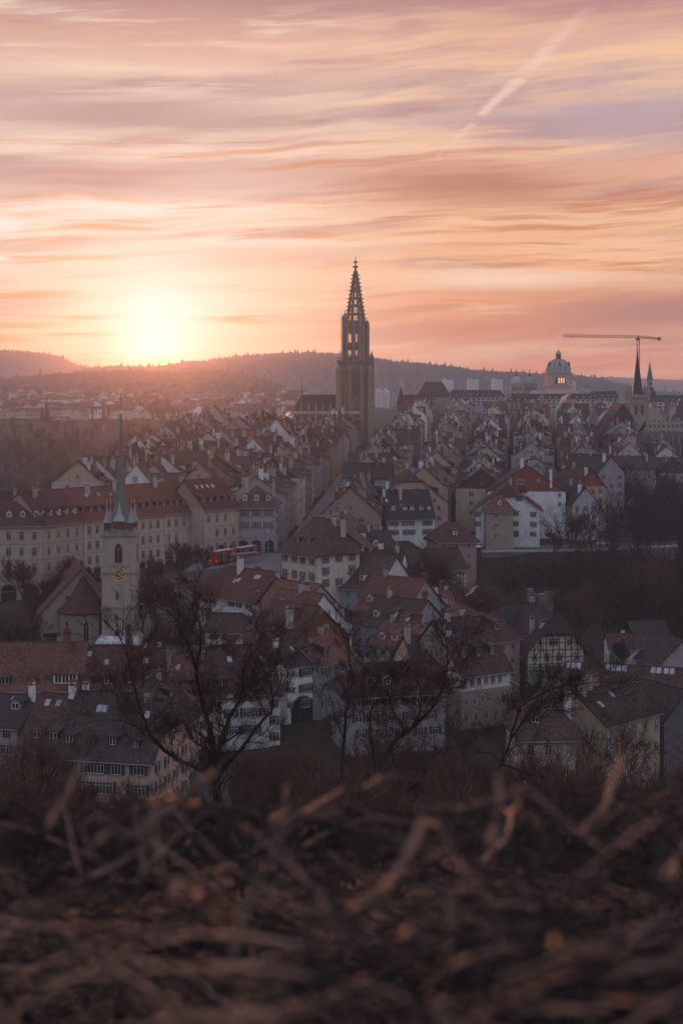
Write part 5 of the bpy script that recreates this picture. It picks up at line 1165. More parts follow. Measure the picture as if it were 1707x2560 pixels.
def peter_church():
    Y0 = 880.0; zb = 22.0; k = Y0/F; z = lambda py: GZ(py, Y0)-zb; x0 = GX(1592, Y0)
    t = thing('church', 'sandstone church with a dark slate spire in front of the crane', 'church', (x0, Y0, zb), 0)
    hw = 23*k; b = MB(); b.mat('tan'); b.box(-hw, hw, -hw, hw, 0, z(995)); b.mat('surround'); b.box(-hw-.4, hw+.4, -hw-.4, hw+.4, z(1010), z(1008)); b.box(-hw-.5, hw+.5, -hw-.5, hw+.5, z(995), z(993)); obj('tower_wall', b, t)
    for x in (-7.5*k, 7.5*k):
        b = MB(); lancet(b, x, z(1037), 5*k, z(1013)-z(1037), lambda a, zz, o: (a, -hw-o, zz), ('surround', 'darkwood', 'surround'), .12); obj('belfry_window', b, t)
    b = MB(); b.mat('sandstone')
    for i in range(12):
        x = -hw+(2*hw)*i/11; b.box(x-.25, x+.25, -hw-.4, -hw+.1, z(993), z(986))
    b.box(-hw-.4, hw+.4, -hw-.4, -hw+.1, z(986), z(985)); obj('balustrade', b, t)
    for x in (-hw, hw):
        for y in (-hw, hw):
            b = MB(); b.mat('sandstone'); b.lathe([(1.1, z(1000)), (1.1, z(984)), (1.4, z(983)), (.1, z(962))], 6, x, y); obj('pinnacle', b, t)
    b = MB(); b.mat('slate'); b.lathe([(14.5*k, z(989)), (12.5*k, z(975)), (1.2*k, z(882)), (.1, z(872))], 8, 0, 0, pi/8); obj('spire', b, t)
    b = MB(); b.mat('maroon'); x1 = (1447+107-1592-40)*k
    rx, ry = -30*k, 0
    b.mesh([((1505-1592)*k,-6,z(1072)),((1588-1592)*k,-6,z(1062)),((1588-1592)*k,26,z(1062)),((1505-1592)*k,26,z(1072)),((1551-1592)*k,-6,z(1008)),((1551-1592)*k,26,z(1008))], [(0,1,4),(0,4,5,3),(1,2,5,4),(2,3,5)]); obj('nave_roof', b, t)
    b = MB(); b.mat('greystone'); b.box((1505-1592)*k, (1588-1592)*k, -5.5, 25, -6, z(1072)); b.box((1500-1592)*k, (1600-1592)*k, -20, -6, -6, z(1100)); obj('nave_wall', b, t)
    # town hall with a diamond-patterned roof
    Y1 = 800.0; q = Y1/F; zz = lambda py: GZ(py, Y1)-20
    t = thing('town_hall', 'grey stone hall with a diamond-patterned tile roof and tall buttresses', 'hall', (GX(1660, Y1), Y1, 20), 0)
    b = MB(); b.mat('greystone'); b.box(-48*q, 60*q, 0, 20, -12, zz(1080)); obj('wall', b, t)
    b = MB(); b.mat('slate')
    L0, L1 = (-48*q, 0, zz(1081)), (58*q, 0, zz(1081)); U0, U1 = (-38*q, 9, zz(1052)), (60*q, 9, zz(1052))
    b.poly([L0, L1, U1, U0]); b.poly([U0, U1, (60*q,20,zz(1081)), (-48*q,20,zz(1081))]); b.mat('diamond')
    def on(u_, v_): return tuple(lerp(v_, lerp(u_, L0[j], L1[j]), lerp(u_, U0[j], U1[j]))+(.12 if j == 2 else (-.05 if j == 1 else 0)) for j in range(3))
    for i in range(9):
        for j in range(2):
            cu, cv = (i+.5)/9, (j+.5)/2
            for s_ in (1.0,):
                o4 = [on(cu-.055*s_, cv), on(cu, cv-.25*s_), on(cu+.055*s_, cv), on(cu, cv+.25*s_)]; i4 = [on(cu-.035, cv), on(cu, cv-.16), on(cu+.035, cv), on(cu, cv+.16)]
                for m_ in range(4): b.poly([o4[m_], o4[(m_+1)%4], i4[(m_+1)%4], i4[m_]])
                b.poly([on(cu-.014, cv), on(cu, cv-.06), on(cu+.014, cv), on(cu, cv+.06)])
    obj('roof', b, t)
    for i in range(9):
        x = (-44+i*13)*q; b = MB(); b.mat('greystone'); b.box(x-.9, x+.9, -2.6, 0, -12, zz(1110)); b.box(x-.7, x+.7, -1.6, 0, zz(1110), zz(1090)); obj('buttress', b, t)
        if i < 8: b = MB(); lancet(b, x+6.5*q, zz(1160), 1.7, 9, lambda a, h, o: (a, -o, h), ('surround', 'glass', 'greystone'), .1); obj('window', b, t)
    for (px, pt) in ((1610, 1065), (1625, 1085)):
        x = (px-1660)*q; b = MB(); b.mat('greystone'); b.box(x-1.5, x+1.5, -4.4, -2.65, -12, zz(pt+12)); b.prism([(x-1.5,-4.4),(x+1.5,-4.4),(x+1.5,-2.65),(x-1.5,-2.65)], zz(pt+12), zz(pt), .2, x, -3.5); obj('pinnacle', b, t)
    # stepped white gable
    Y2 = 770.0; q = Y2/F; zz = lambda py: GZ(py, Y2)-20
    t = thing('stepped_gable_house', 'house with a bright white stepped gable in front of the slate-spired church', 'house', (GX(1545, Y2), Y2, 20), 0)
    b = MB(); b.mat('tan'); b.box(-30*q, 42*q, .3, 16, -6, zz(1140)); b.mat('white')
    steps = [(-46,-40,1118),(-40,-34,1111),(-34,-26,1104),(-26,-18,1098),(-18,-12,1091),(-12,2,1084),(2,10,1090),(10,16,1096),(16,22,1101),(22,30,1106),(30,36,1112),(36,42,1120)]
    for x0_, x1_, pt in steps: b.box(x0_*q, x1_*q, -.4, .6, zz(1128 if x1_ <= -12 else 1140), zz(pt))
    b.mat('tan'); b.box(-18*q, 30*q, -.6, -.41, -6, zz(1113)); b.mat('glass'); b.box(4*q, 8*q, -.75, -.61, zz(1122), zz(1114)); b.mat('white'); b.box(8*q, 12*q, -.75, -.61, zz(1148), zz(1138)); obj('stepped_gable', b, t)
    b = MB(); b.mat('umber'); b.mesh([(-44*q,.6,zz(1124)),(40*q,.6,zz(1130)),(40*q,18,zz(1130)),(-44*q,18,zz(1124)),(-6*q,.6,zz(1090)),(-6*q,18,zz(1090))], [(0,1,4),(0,4,5,3),(1,2,5,4),(2,3,5)]); obj('roof', b, t)
peter_church()

def misc_land():
    # clock tower with a slim green spire
    Y0 = 1110.0; zb = 36; k = Y0/F; z = lambda py: GZ(py, Y0)-zb
    t = thing('gate_tower', 'slim gate tower with a green needle roof right of the slate spire', 'tower', (GX(1623, Y0), Y0, zb), 0)
    b = MB(); b.mat('tan'); b.box(-16*k, 16*k, -12*k, 12*k, 0, z(1000)); obj('tower_wall', b, t)
    b = MB(); b.mat('slate'); b.prism([(-22*k,-15*k),(22*k,-15*k),(22*k,15*k),(-22*k,15*k)], z(1002), z(966), .27); rf = obj('roof', b, t)
    b = MB(); b.mat('tan'); b.box(-5.5*k, 5.5*k, -5.5*k, 5.5*k, z(968), z(951)); b.mat('glass'); b.box(-3*k, 3*k, -5.7*k, -5.55*k, z(963), z(955)); obj('bell_turret', b, t)
    b = MB(); b.mat('copper'); b.prism([(-7*k,-7*k),(7*k,-7*k),(7*k,7*k),(-7*k,7*k)], z(951), z(905), .06); b.lathe([(.15, z(906)), (.08, z(893))], 5); b.lathe([(.05, z(893)), (.5, z(892)), (.05, z(891))], 6); obj('spire', b, t)
    # crane
    Y0 = 1180.0; zb = 37; k = Y0/F; z = lambda py: GZ(py, Y0)-zb
    t = thing('tower_crane', 'slim construction crane with a long lattice jib above the slate spire', 'crane', (GX(1594, Y0), Y0, zb), 0)
    def lattice(b, p, q, w, n, th=.16):
        p, q = Vector(p), Vector(q); d = (q-p).normalized(); up = Vector((0,1,0)) if abs(d.z) > .5 else Vector((0,0,1)); a = d.cross(up).normalized()*w/2; c = d.cross(a).normalized()*w/2
        cs_ = [a+c, a-c, -a-c, -a+c]
        for o in cs_: b.beam(p+o, q+o, th)
        for i in range(n):
            p0, p1 = p.lerp(q, i/n), p.lerp(q, (i+1)/n)
            for j in range(4): b.beam(p0+cs_[j], p1+cs_[(j+1)%4], th*.6)
            b.beam(p0+cs_[0], p0+cs_[1], th*.6)
    b = MB(); b.mat('crane'); lattice(b, (0,0,0), (0,0,z(850)), 6*k, 24, .3); obj('mast', b, t)
    b = MB(); b.mat('crane'); lattice(b, (-186*k,0,z(839.5)), (0,0,z(842)), 6*k, 44, .26); obj('jib', b, t)
    b = MB(); b.mat('crane'); lattice(b, (0,0,z(843)), (52*k,0,z(847)), 4*k, 10, .3); b.beam((2*k,0,z(838)), (50*k,0,z(845)), .2); obj('counter_jib', b, t)
    b = MB(); b.mat('greystone'); b.box(48*k, 56*k, -1.2, 1.2, z(851), z(843)); obj('counterweight', b, t)
    b = MB(); b.mat('crane'); b.box(-6*k, 4*k, -1.2, 1.2, z(851), z(845)); b.prism([(-3*k,-1),(3*k,-1),(3*k,1),(-3*k,1)], z(845), z(838), .3); obj('cab', b, t)
    b = MB(); b.mat('crane'); b.box(-163*k-.5, -163*k+.5, -.6, .6, z(844), z(840)); b.box(-30*k-.4, -30*k+.4, -.4, .4, z(846), z(842)); obj('trolley', b, t)
    # tower blocks on the slope behind
    for px, pw_, pt, pb, lab, Y0, two in ((956, 34, 976, 1012, 'pair of white tower blocks just right of the minster', 2300, 1), (1120, 25, 950, 975, 'white tower block behind the tent-like dark roof', 3300, 0), (1182, 27, 949, 976, 'middle one of the white tower blocks left of the domes', 3300, 0), (1243, 26, 949, 976, 'white tower block nearest the pair of small domes', 3300, 0), (1432, 12, 953, 975, 'small pale tower block just right of the big dome', 3300, 0)):
        k = Y0/F; zb = 40; t = thing('tower_block', lab, 'tower block', (GX(px, Y0), Y0, zb), 0)
        h = GZ(pt, Y0)-zb
        spans = [(-pw_/2, pw_/2)] if not two else [(-17, 0), (2, 17)]
        for i, (a, c) in enumerate(spans):
            b = MB(); b.mat('white'); b.box(a*k, c*k, i*4, 22+i*4, 0, h); b.box(a*k+2, a*k+6, 5, 10, h, h+3); obj('wall', b, t)
            n = int(h/3)
            b = MB(); windows_grid(b, a*k+1, c*k-1, 1, h-1, max(3, int((c-a)*k/3.2)), n, i*4-.15, .5); obj('window_rows', b, t)
    # steep castle-like roofs
    for px, w, pt, pb, Y0, lab, m, rl in ((1002, 20, 965, 1010, 1120, 'steep dark pyramid roof tower left of the tent-shaped roof', 'maroon', 0), (1083, 84, 955, 990, 1120, 'tent-shaped great dark roof standing above the rooftops', 'umber', 44)):
        k = Y0/F; zb = 37; t = thing('old_tower', lab, 'tower', (GX(px, Y0), Y0, zb), 0); z = lambda py: GZ(py, Y0)-zb
        b = MB(); b.mat('brick' if rl == 0 else 'tan'); b.box(-w/2*k, w/2*k, -w*.35*k, w*.35*k, 0, z(pb)); obj('tower_wall', b, t)
        b = MB(); b.mat(m); hx, hy = w/2*k+.6, w*.35*k+.6; r_ = rl/2*k
        b.mesh([(-hx,-hy,z(pb)-.5),(hx,-hy,z(pb)-.5),(hx,hy,z(pb)-.5),(-hx,hy,z(pb)-.5),(-r_,0,z(pt)),(r_,0,z(pt))], [(0,1,5,4),(1,2,5),(2,3,4,5),(3,0,4),(3,2,1,0)]); rf = obj('roof', b, t)
        for xx in ({-r_, r_}): b = MB(); b.mat('gold'); b.lathe([(.2, z(pt)-.5), (.12, z(pt)+2), (.35, z(pt)+2.3), (.05, z(pt)+4)], 6, xx, 0); obj('finial', b, rf)
    t = thing('brick_hall', 'long dark brick building between the pyramid roof and the tent roof', 'hall', (GX(1048, 1105), 1105, 37), 0); k = 1105/F; z = lambda py: GZ(py, 1105)-37
    b = MB(); b.mat('redwall'); b.box(-38*k, 30*k, 0, 14, 0, z(992)); windows_grid(b, -36*k, 28*k, z(1010), z(994), 14, 2, -.1); obj('wall', b, t); b = MB(); b.mat('maroon'); b.prism([(-39*k,-.6),(31*k,-.6),(31*k,14.6),(-39*k,14.6)], z(992), z(987), .9, -4*k, 7); obj('roof', b, t)
    # long slate-roofed blocks of the upper town skyline
    for i, (a, c, pt, pb, Y0, lab) in enumerate(((1118, 1262, 975, 1000, 1220, 'long dark-roofed block below the row of tower blocks'), (1270, 1345, 993, 1012, 1150, 'dark mansard block under the twin small domes'), (1350, 1490, 985, 1005, 1200, 'long mansard block under the great dome'), (1480, 1545, 978, 1002, 1230, 'curved dark roof right of the great dome'), (1640, 1720, 988, 1012, 1180, 'pale office roof at the picture edge beyond the gate tower'))):
        k = Y0/F; t = thing('city_block', lab, 'building', (GX((a+c)/2, Y0), Y0, 36), 0); w = (c-a)*k/2; z = lambda py: GZ(py, Y0)-36
        b = MB(); b.mat(('grey','tan','beige','grey','white')[i]); b.box(-w, w, 0, 18, 0, z(pb-7)); windows_grid(b, -w+1, w-1, z(pb+16), z(pb-6), int(w/1.8), 3, -.12); obj('wall', b, t)
        b = MB(); b.mat('slate'); b.prism([(-w-.4,-.4),(w+.4,-.4),(w+.4,18.4),(-w-.4,18.4)], z(pb-7), z(pt), .82, 0, 9); b.mat('white')
        for j in range(int(w/2.6)): x = -w+2+j*5.2; b.box(x-.5, x+.5, .1, 1.4, z(pb-7)+.6, z(pb-7)+2.2)
        obj('roof', b, t)
misc_land()

def outskirts():
    r3 = random.Random(5)
    spec = [ (222,272,979,997,2600,'white office block with dark window bands left of the needle spire','white',4),(280,287,981,996,2600,'narrow white stair tower beside the white office block','white',4),
        (156,246,1023,1046,1900,'long cream block catching light beyond the wooded bank','cream',3),(330,390,1016,1034,2000,'banded office block right of the needle spire','grey',3),(385,470,1041,1064,1750,'long white apartment block with four window rows','white',4),(476,535,1040,1064,1760,'yellowish apartment block joined to the long white one','yellow',4),
        (0,70,1058,1074,1500,'low columned pavilion at the picture edge above the wooded bank','tan',1),(8,42,1027,1050,2100,'small white apartment house near the picture edge','white',4),(80,95,1027,1043,2100,'narrow pale block between dark trees','white',3),(535,565,1012,1024,2300,'pale terrace with three dark bands','white',3),
        (578,640,983,997,2700,'white flat-topped hall below the near hill','white',2),(640,718,990,1005,2600,'long white works building left of the minster nave','white',2),(655,700,1020,1030,2000,'low pale shed by the railway','white',1),(590,700,1028,1034,1900,'long flat platform canopy','white',0),
        (705,738,970,976,2900,'flat white roof by the tall chimney plume','white',1),(440,470,1002,1016,2500,'grey apartment house with white bands','grey',3),(130,165,1052,1090,1450,'pale villa among conifers','beige',3),(170,215,1055,1085,1450,'grey villa with white gable next to conifers','grey',3)]
    for a, c, pt, pb, Y0, lab, m, n in spec:
        k = Y0/F; zb = ground(GX(a, Y0), Y0)-1; t = thing('apartment_block', lab, 'building', (GX((a+c)/2, Y0), Y0, zb), 0); w = (c-a)*k/2; h = max(GZ(pt, Y0)-zb, 4)
        b = MB(); b.mat(m); b.box(-w, w, 0, 14, 0, h); b.box(-w*.3, -w*.1, 4, 9, h, h+2.5); obj('wall', b, t)
        if n:
            b = MB(); b.mat('glass'); fh = min(3.2, (h-1)/max(n, 1))
            for j in range(n): z1 = h-1.2-j*fh; b.box(-w+.8, w-.8, -.15, -.02, z1-fh*.5, z1)
            obj('window_band', b, t)
    # small houses of the suburb
    cols_ = ('white','cream','beige','grey','tan'); rr = ('umber','brown','maroon','charcoal')
    b = MB()
    for i in range(430):
        px = r3.uniform(-20, 760); Y0 = r3.uniform(1500, 2650)
        x = GX(px, Y0); w = r3.uniform(7, 20); d = 10; h = r3.uniform(6, 11); g = ground(x, Y0)-.5; ri = r3.uniform(1.5, 4); a = r3.uniform(-.5, .5)+(pi/2 if r3.random() < .3 else 0); ca, sa = cos(a), sin(a)
        T = lambda p: (x+p[0]*ca-p[1]*sa, Y0+p[0]*sa+p[1]*ca, g+p[2]); hx = w/2; hy = d/2
        b.mat(r3.choice(cols_)); b.mesh([T(p) for p in [(-hx,-hy,0),(hx,-hy,0),(hx,hy,0),(-hx,hy,0),(-hx,-hy,h),(hx,-hy,h),(hx,hy,h),(-hx,hy,h),(-hx,0,h+ri-.1),(hx,0,h+ri-.1)]], [(0,1,5,4),(1,2,6,5),(2,3,7,6),(3,0,4,7),(4,7,8),(5,9,6)])
        b.mat('glass')
        for j in range(2):
            for q in range(int(w/3)): xx = -hx+1.5+q*3; b.poly([T(p) for p in [(xx-.6,-hy-.1,h-1.8-j*3),(xx+.6,-hy-.1,h-1.8-j*3),(xx+.6,-hy-.1,h-.6-j*3),(xx-.6,-hy-.1,h-.6-j*3)]])
        b.mat(r3.choice(rr)); b.mesh([T(p) for p in [(-hx-.5,-hy-.5,h-.2),(hx+.5,-hy-.5,h-.2),(hx+.5,hy+.5,h-.2),(-hx-.5,hy+.5,h-.2),(-hx-.5,0,h+ri),(hx+.5,0,h+ri)]], [(0,1,5,4),(2,3,4,5)])
    o = obj('distant_suburb', b); tag(o, kind='stuff', label='far suburb of small houses below the hills')
    # railway bridge
    Y0 = 1250; k = Y0/F; t = thing('railway_bridge', 'pale lattice railway bridge left of the needle spire', 'bridge', (GX(270, Y0), Y0, 0), 0); z = lambda py: GZ(py, Y0)
    b = MB(); b.mat('zinc'); b.box(-110*k, 60*k, -2, 2, z(1096), z(1093)); b.box(-60*k, 30*k, -1.6, 1.6, z(1105), z(1103.5))
    for i in range(24): x = (-60+i*3.75)*k; b.beam((x,-1.6,z(1104)), (x+3.75*k,-1.6,z(1096)), .35); b.beam((x+3.75*k,-1.6,z(1104)), (x,-1.6,z(1096)), .35)
    obj('truss', b, t); b = MB(); b.mat('palestone'); b.box(-12*k, -4*k, -2.5, 2.5, 0, z(1105)); b.box(-14*k+3*k, -9*k, -1, 1, z(1093), z(1062)); obj('pier', b, t)
outskirts()
# ------------------------------------------------------------------ hills and far woods
def hill(name, pts, Y, depth, m, rough, seed, trees, base=36, kinds=(1,)):
    """ridge given by its skyline seen from the town (px, py) at distance Y; slopes fall both ways"""
    r_ = random.Random(seed); xs = []; px = pts[0][0]
    while px <= pts[-1][0]: xs.append(px); px += 12
    b = MB(); b.mat(m); prof = [(-1.0,0),(-.72,.22),(-.45,.55),(-.2,.85),(0,1),(.5,.9),(1,.2)]
    rows = []
    tops = []
    for px in xs:
        py = pw(px, pts)+(9 if Y < 5000 else 5); X = GX(px, Y); zt = GZ(py, Y)-rough*0
        tops.append((X, zt))
        for (f, h) in prof: rows.append((X+r_.uniform(-1,1)*4, Y+f*depth, base-4+(zt-base+4)*h+(r_.uniform(-1,1)*rough if 0 < h < 1 else 0)))
    n = len(prof)
    b.mesh(rows, [(i*n+j, i*n+j+1, (i+1)*n+j+1, (i+1)*n+j) for i in range(len(xs)-1) for j in range(n-1)])
    o = obj(name, b.data(name, True)); o['kind'] = 'structure'
    # woods on it: many small crowns, one mass
    V = []; Fc = []
    for k in range(trees):
        i = r_.randrange(len(xs)-1); u_ = r_.random(); a, c = tops[i], tops[i+1]; X = lerp(u_, a[0], c[0]); zt = lerp(u_, a[1], c[1])
        f = -abs(r_.gauss(0, .28)) if r_.random() < .75 else 0; f = max(-.98, f)
        h_ = pw(f, prof); z = base-4+(zt-base+4)*h_; y = Y+f*depth
        s = r_.uniform(.6, 1.25); kd = r_.choice(kinds)
        if kd == 1: hh, rr = 12*s*(1.7 if r_.random() < .05 and f > -.06 else 1), 4.4*s
        else: hh, rr = 9.5*s, 7*s
        n0 = len(V); m_ = 6; a0 = r_.uniform(0, pi)
        if kd == 1: lv = [(0,.16*rr),(.16,.2*rr),(.17,rr),(.45,.62*rr),(.46,.78*rr),(.75,.3*rr),(1,.02)]
        else: lv = [(0,.12*rr),(.25,.15*rr),(.4,.85*rr),(.65,rr),(.85,.7*rr),(1,.15)]
        for (t_, r2_) in lv:
            for j in range(m_): q = a0+2*pi*j/m_; jr = r_.uniform(.75, 1.2); V.append((X+r2_*jr*cos(q), y+r2_*jr*sin(q), z-2+hh*t_))
        for l_ in range(len(lv)-1):
            for j in range(m_): Fc.append((n0+l_*m_+j, n0+l_*m_+(j+1)%m_, n0+(l_+1)*m_+(j+1)%m_, n0+(l_+1)*m_+j))
    b = MB(); b.mat('hillwood'); b.mesh(V, Fc); o = obj('hill_woods', b); tag(o, kind='stuff')
mat('hillwood', (.035,.032,.028), rough=1, scale=.01, var=.5)
hill('hills', [(1380,950),(1450,946),(1520,942),(1600,946),(1707,951),(1850,958)], 6900, 700, 'hillearth', 3, 1, 2500, kinds=(0,1))
hill('hills', [(-250,868),(0,876),(60,879),(120,886),(160,893),(172,905),(200,916),(262,921),(300,925),(420,925),(480,925)], 5400, 700, 'hillearth', 4, 2, 3500)
hill('hills', [(180,930),(230,918),(260,916),(300,914),(385,916),(420,912),(460,903),(520,899),(590,889),(640,885),(700,882),(760,880),(820,882),(880,887),(940,895),(1000,903),(1060,908),(1120,914),(1180,923),(1250,929),(1300,930),(1360,934),(1420,936),(1460,940),(1500,946),(1540,957),(1600,975),(1700,982),(1850,985)], 4300, 900, 'hillearth', 4, 3, 9000)
hill('hills', [(-150,965),(0,953),(60,943),(120,938),(180,935),(250,931),(300,928),(360,930),(440,934),(520,930),(560,930),(620,938),(660,950),(700,965),(760,984)], 2950, 260, 'hillearth', 3, 4, 4200, base=39, kinds=(0,0,1))
# ------------------------------------------------------------------ trees
class Seg:
    """tapered branch segments gathered into one mesh"""
    def __init__(s): s.p = []
    def add(s, a, b, ra, rb): s.p.append((*a, *b, ra, rb))
    def data(s, name, m, n=5):
        P = np.array(s.p, dtype=float)
        if len(P) == 0: P = np.zeros((1, 8)); P[0, 5] = .01
        a, b, ra, rb = P[:, 0:3], P[:, 3:6], P[:, 6:7], P[:, 7:8]
        d = b-a; ln = np.linalg.norm(d, axis=1, keepdims=True)+1e-9; d /= ln
        up = np.tile(np.array([[.13, .31, .94]]), (len(P), 1)); up[np.abs((d*up).sum(1)) > .9] = (1, .1, 0)
        u = np.cross(d, up); u /= np.linalg.norm(u, axis=1, keepdims=True); w = np.cross(d, u)
        N = len(P); V = np.zeros((N, 2*n, 3))
        for i in range(n):
            c, s_ = cos(2*pi*i/n), sin(2*pi*i/n)
            V[:, i] = a+(u*c+w*s_)*ra; V[:, n+i] = b+(u*c+w*s_)*rb
        base = (np.arange(N)*2*n)[:, None]
        Q = np.concatenate([base+np.array([[i, (i+1) % n, n+(i+1) % n, n+i]]) for i in range(n)], axis=0).astype(np.int32)
        me = bpy.data.meshes.new(name); me.vertices.add(N*2*n); me.vertices.foreach_set('co', V.reshape(-1))
        me.loops.add(Q.size); me.loops.foreach_set('vertex_index', Q.reshape(-1)); me.polygons.add(len(Q))
        me.polygons.foreach_set('loop_start', np.arange(0, Q.size, 4, dtype=np.int32)); me.polygons.foreach_set('use_smooth', [True]*len(Q))
        me.materials.append(M(m)); me.update(calc_edges=True); return me
def grow(seg, p, d, length, r, depth, rg, spread=.55, upw=.18, steps=4, minr=.01, kids=(2, 4), lr=.68):
    """one branch that bends, and its children"""
    p = Vector(p); d = Vector(d).normalized(); pts = [(p.copy(), r)]
    for i in range(steps):
        d = (d+Vector((rg.gauss(0,.16), rg.gauss(0,.16), rg.gauss(0,.12)+upw*.4))).normalized(); q = p+d*length/steps
        rn = max(minr, r*(1-.55*(i+1)/steps)); seg[min(depth, len(seg)-1)].add(p, q, pts[-1][1], rn); p = q; pts.append((p.copy(), rn))
    if depth >= DEPTH[0]: return
    for k in range(rg.randint(*kids)):
        i = rg.randint(1, steps); bp, br = pts[i]
        a = Vector((rg.gauss(0,1), rg.gauss(0,1), rg.gauss(0,.6))).normalized(); nd = (d+a*spread*rg.uniform(.8,1.6)+Vector((0,0,upw))).normalized()
        grow(seg, bp, nd, length*lr*rg.uniform(.75,1.15), br*.72, depth+1, rg, spread, upw, max(2, steps-1), minr, kids, lr)
    grow(seg, p, (d+Vector((rg.gauss(0,.2), rg.gauss(0,.2), .1))).normalized(), length*lr, pts[-1][1], depth+1, rg, spread, upw, max(2, steps-1), minr, kids, lr)
DEPTH = [4]
def tree_mesh(h, seed, depth=4, spread=.6, r=None, minr=.02, kids=(2, 3), m='twig', lean=0, lr=.68):
    rg = random.Random(seed); DEPTH[0] = depth; tr, cr = Seg(), Seg()
    r = r or h*.022; seg = [tr, tr, cr] if depth > 3 else [tr, cr]
    grow(seg, (0,0,-.5), (lean, rg.uniform(-.05,.05), 1), h*.36, r, 0, rg, spread, .25, 4, minr, kids, lr)
    return tr.data('trunk', 'bark', 6), cr.data('crown', m, 3)
def tree(meshes, x, y, label, group, s=1.0, rz=0, name='bare_tree', z=None):
    o = thing(name, label, 'tree', (x, y, ground(x, y)-.1 if z is None else z), rz, group); o.scale = (s, s, s)
    obj('trunk', meshes[0], o); obj('crown', meshes[1], o); return o
T_A = [tree_mesh(13, k, 5, .64, minr=.034, kids=(3, 4)) for k in (1, 2, 3)]
T_B = [tree_mesh(10, k, 4, .6, minr=.036, kids=(4, 6)) for k in (4, 5)]
T_C = [tree_mesh(9, 60+k, 5, .7, minr=.016, kids=(3, 5), m='brush', lr=.74) for k in range(3)]
def placed_trees():
    where = [(352,1500,365,1.15,'bare tree on the paved churchyard just right of the clock tower'),(300,1480,378,.9,'bare tree partly hidden by the clock tower'),(385,1560,362,1.25,'large bare tree with a thick trunk standing alone in the churchyard'),(430,1500,372,1.1,'bare tree between the churchyard and the balcony house'),
             (470,1520,360,1.0,'bare reddish tree touching the balcony house'),(120,1480,376,1.0,'bare tree before the arcades, left of the church roof'),(60,1480,378,1.1,'bare tree before the arcades at the picture edge'),(180,1480,384,.9,'bare tree rising behind the church ridge'),(240,1470,384,1.0,'bare tree squeezed between the church roof and the tower'),
             (20,1560,345,1.1,'dark bare tree in the shade left of the church'),(60,1590,335,1.0,'dark bare tree beside the church wall'),(500,1430,402,.8,'small bare tree in front of the bus'),(450,1450,398,.9,'bare tree left of the bus'),(400,1450,395,.95,'bare tree by the road behind the churchyard'),
             (1160,1560,350,1.3,'broad bare tree in front of the terrace wall'),(1230,1570,352,1.25,'bare tree with pale stems below the terrace wall'),(1110,1520,385,1.0,'bare tree leaning over the brown barn'),(1290,1500,385,1.2,'tall bare tree below the terrace railing'),(1190,1500,395,1.1,'thin bare tree under the middle of the terrace'),
             (1395,1360,468,.85,'bare tree on the terrace before the white house'),(1420,1370,470,1.1,'bare pale-branched tree at the bend of the terrace road'),(1450,1400,455,1.0,'bare tree on the bank just under the road bend'),(1560,1700,330,.75,'leafless pollard against the white cottage'),(1540,1690,331,.5,'stunted bare tree on the cottage lawn'),
             (1350,1680,300,.8,'bushy bare tree in the yard below the half-timbered house'),(1310,1700,296,.75,'bare tree beside the stacked balconies'),(1660,1480,420,1.3,'tall bare tree high on the dark wooded bank'),(1580,1500,415,1.2,'bare tree halfway up the wooded bank'),(1500,1520,405,1.2,'bare tree above the half-timbered roof')]
    for i, (px, py, Y, s, lab) in enumerate(where):
        tree((T_A+T_B)[i % 5], GX(px, Y), Y, lab, 'bare trees among the houses', s, i*1.3)
    for i, (px, Y, s, lab) in enumerate(((1085,392,1.5,'reddish-brown twiggy tree pressed against the brown barn'),(1150,372,1.6,'wide reddish twiggy tree in the middle of the garden below the terrace'),(1215,376,1.7,'dense brown twiggy tree under the left part of the terrace wall'),(1265,360,1.5,'brown twiggy tree above the dark dormer roof'),(1320,372,1.5,'brown twiggy tree left of the dark conifer'),(1445,372,1.6,'dense twiggy tree right of the dark conifer'),(1520,380,1.7,'dense twiggy tree above the white cottage roof'),(1600,392,1.8,'dense twiggy tree on the bank above the cottages'),(1680,400,1.9,'dense twiggy tree high on the bank at the picture edge'),(1240,330,1.1,'small brown twiggy tree between the crowded roof and the dark dormer roof'),
                                        (405,352,.95,'red-brown twiggy tree in front of the big churchyard tree'),(450,345,1.0,'red-brown twiggy tree behind the lyre-shaped limbs'),(365,392,1.0,'brown twiggy tree at the road side behind the churchyard'),(30,352,1.2,'dark twiggy tree filling the shade beside the church'),(75,372,1.0,'dark twiggy tree behind the church eaves'),(1345,330,.9,'brown twiggy bush beside the half-timbered gable'),(1290,286,1.0,'brown twiggy bush below the stacked balconies'),(1350,284,1.1,'brown twiggy bush behind the stone house'))):
        tree(T_C[i % 3], GX(px, Y), Y, lab, 'bare trees among the houses', s, i*1.7)
    # dark conifer below the terrace
    rg = random.Random(3)
    for px, Y, h, lab in ((1385, 430, 17, 'dark conifer standing below the terrace corner'), (118, 1380, 24, 'tall dark conifer on the far bank, left one of the pair'), (106, 1390, 19, 'shorter conifer beside the tall one on the far bank'), (260, 1400, 22, 'round dark conifer clump left of the needle spire')):
        b = MB(); b.mat('conifer'); zz = .12*h
        while zz < h:
            rr = (1-zz/h)*h*.2+.2
            for k in range(14):
                a = rg.uniform(0, 2*pi); l_ = rr*rg.uniform(.6, 1.2); w_ = rr*.28; p = Vector((cos(a)*l_, sin(a)*l_, zz-l_*.28)); s_ = Vector((-sin(a), cos(a), 0))*w_
                b.poly([(0,0,zz+.3), tuple(p*.7+s_+Vector((0,0,zz*.3))), tuple(p), tuple(p*.7-s_+Vector((0,0,zz*.3)))])
            zz += h*.028
